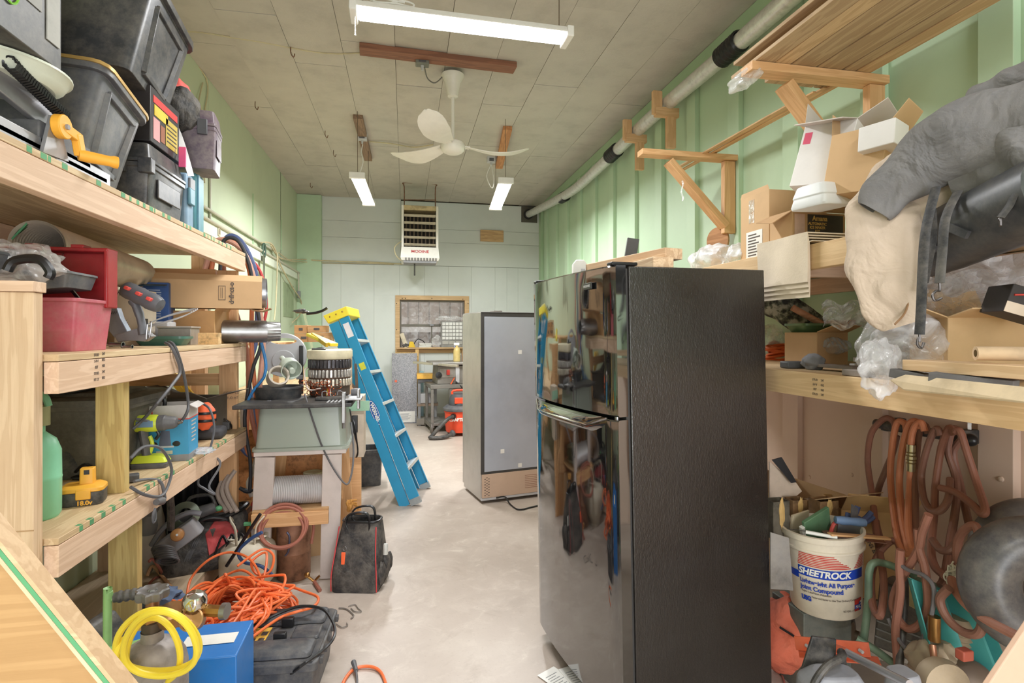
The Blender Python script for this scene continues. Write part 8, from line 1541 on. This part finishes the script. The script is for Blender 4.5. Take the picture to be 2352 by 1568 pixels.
MB().ell(P(2225, 1570, 1.75), (.075, .075, .075)).build('motor_end', M((128, 112, 100), .5, .3), cm, world=True); MB().box(-.02, .02, -.015, .015, -.012, .02).build('red_knob', M((176, 88, 70), .5), cm, bev=.004, mat4=Matrix.Translation(P(2215, 1505, 1.7) - cm.location))
MB().box(-.05, .05, -.05, .05, -.04, .04).build('yellow_filter', M((196, 180, 132), .7), cm, bev=.01, mat4=Matrix.Translation(P(2120, 1370, 2.05) - cm.location)); T([(2142, 1480, 1.78), (2146, 1530, 1.76), (2142, 1600, 1.74)], .01, 'copper_pipe', M((180, 130, 104), .4, .8))
# orange bag, scraper and saw
q = P(1830, 1470, 2.35); o = thing('duffel_bag', 'faded orange cloth bag with a dark zip beside the refrigerator foot', 'bag', (q.x - .02, q.y + .05, 0)); OB = cloth((222, 112, 84), .8, .5, .1)
MB().ell((0, 0, .17), (.13, .15, .17), seed=8, amp=.22).build('bag', OB, o); MB().tube([(-.1, -.1, .27), (-.0, -.135, .2), (.06, -.13, .1), (.07, -.12, .03)], .005, 6, 5).build('zip', BLKS, o)
sc2 = thing('roof_rake', 'orange scraper blade on an aluminium pole lying across the floor', 'scraper', P(1918, 1492, 1.95)); OS = M((216, 98, 60), .5, var=.12, dust=.15); A, B = P(1826, 1476, 2.0), P(1998, 1492, 1.9)
MB().bar(A, B, .006, .05, (0, 0, 1)).build('blade', OS, sc2, world=True, bev=.001); MB().bar(A + Vector((0, -.02, -.028)), B + Vector((.02, -.02, -.03)), .05, .004, (0, 0, 1)).build('blade_lip', OS, sc2, world=True)
for t in (.13, .38, .84): c = A.lerp(B, t) + Vector((0, -.008, 0)); MB().cyl(c, c + Vector((0, -.015, 0)), .006, n=8).build('bolt', LGREY, sc2, world=True)
MB().tube([P(1898, 1482, 1.9), P(1920, 1488, 1.86), P(1944, 1498, 1.82)], .016, 12, 3, flat=.8).build('socket', OS, sc2, world=True); MB().cyl(P(1940, 1496, 1.83), P(2090, 1572, 1.55), .0125, n=14).build('pole', M((190, 190, 196), .35, .7), sc2, world=True)
q = P(1910, 1548, 1.72); CSG = M((158, 160, 168), .45, dust=.1); o = thing('chainsaw', 'grey and black chainsaw body with lime accents at the bottom edge', 'saw', q, R(-10))
MB().loft([[Vector((x * 1.0, y, -.12)) for x, y in rrect(.2, .13, .04, 3)], [Vector((x * 1.0, y, -.02)) for x, y in rrect(.19, .12, .04, 3)], [Vector((x + .01, y, .012)) for x, y in rrect(.13, .08, .03, 3)]]).build('housing', CSG, o, bev=.006)
MB().tube([(-.09, -.05, -.06), (-.085, -.05, .0), (-.04, -.04, .05), (.02, -.02, .065), (.05, .03, .05), (.07, .05, -.02)], .012, 10, 5).build('front_handle', BLK, o); MB().box(-.02, .02, -.068, -.06, -.03, -.012).build('lime_mark', LM, o, bev=.003)
MB().loft([[(-.07, .06, -.05), (.05, .06, -.05), (.05, .07, -.05), (-.07, .07, -.05)], [(-.02, .07, .08), (.06, .07, .07), (.06, .08, .07), (-.02, .08, .08)]]).build('hand_guard', BLK, o, bev=.003)
q = P(2080, 1562, 1.66); o = thing('power_unit', 'grey power head with a round sight beside the chainsaw pole', 'tool', q); MB().loft([[Vector((x, y, -.08)) for x, y in rrect(.1, .1, .02, 3)], [Vector((x - .01, y, .03)) for x, y in rrect(.07, .07, .02, 3)]]).build('head', CSG, o, bev=.004); MB().lathe([(0, 0), (.006, 0), (.006, .002)], (-.01, -.045, .0), (0, -1, 0), 10).build('dot', BLKS, o)
cord('thin_line', [PZ(1775, 1500, .006), PZ(1788, 1530, .006), PZ(1800, 1560, .006), PZ(1815, 1620, .006)], .004, M((196, 120, 110), .5), None, 5, 6, 'thin red cord on the floor beside the refrigerator', 'cord')
# inner tubes, tarp and near corner
def torus(c, ax, Rm_, r_, mat, nm, parent=None, seed=0):
    x, y = basis(Vector(ax)); pts = [Vector(c) + (x * math.cos(t) + y * math.sin(t)) * Rm_ for t in [k * 6.2832 / 28 for k in range(28)]]
    return MB().tube(pts, r_, 22, 2, True).build(nm, mat, parent)
TB_ = M((84, 82, 84), .35, var=.15, sc_=4, dust=.4)
tag(torus(P(2395, 1350, 1.6), (-.5, -.85, .1), .13, .076, TB_, 'inner_tube'), 'large dusty black inner tube nearest at the right edge', 'tyre tube'); tag(torus(P(2385, 1290, 1.9), (-.3, -.9, .2), .14, .075, TB_, 'inner_tube'), 'black inner tube standing behind the nearest one', 'tyre tube')
TL = M((66, 150, 146), .6, var=.1); b = MB(); b.grid(lambda s, t: P(2196 + 170 * s, 1690 - 310 * t + 60 * s * t, 1.72) + Vector((.0, .06 * math.sin(s * 16) * (1 - .4 * t) + .15 * t, 0)), 30, 12, .004); tag(b.build('teal_tarp', TL), 'folded teal tarp under the black inner tubes', 'tarp')
qq = [PY(2272, 1572, .72), PY(2360, 1440, .72), PY(2480, 1260, .72), PY(2480, 1700, .72), PY(2200, 1700, .72)]; b = MB(); b.loft([qq, [x + Vector((0.0, .01, 0)) for x in qq]]); tag(b.build('board_corner', M((206, 170, 146), .7, var=.04), bev=.002), 'pale board corner in the near bottom right of the frame', 'board')
for o in list(bpy.data.objects):
    if o.type == 'EMPTY' and not o.children: bpy.data.objects.remove(o)
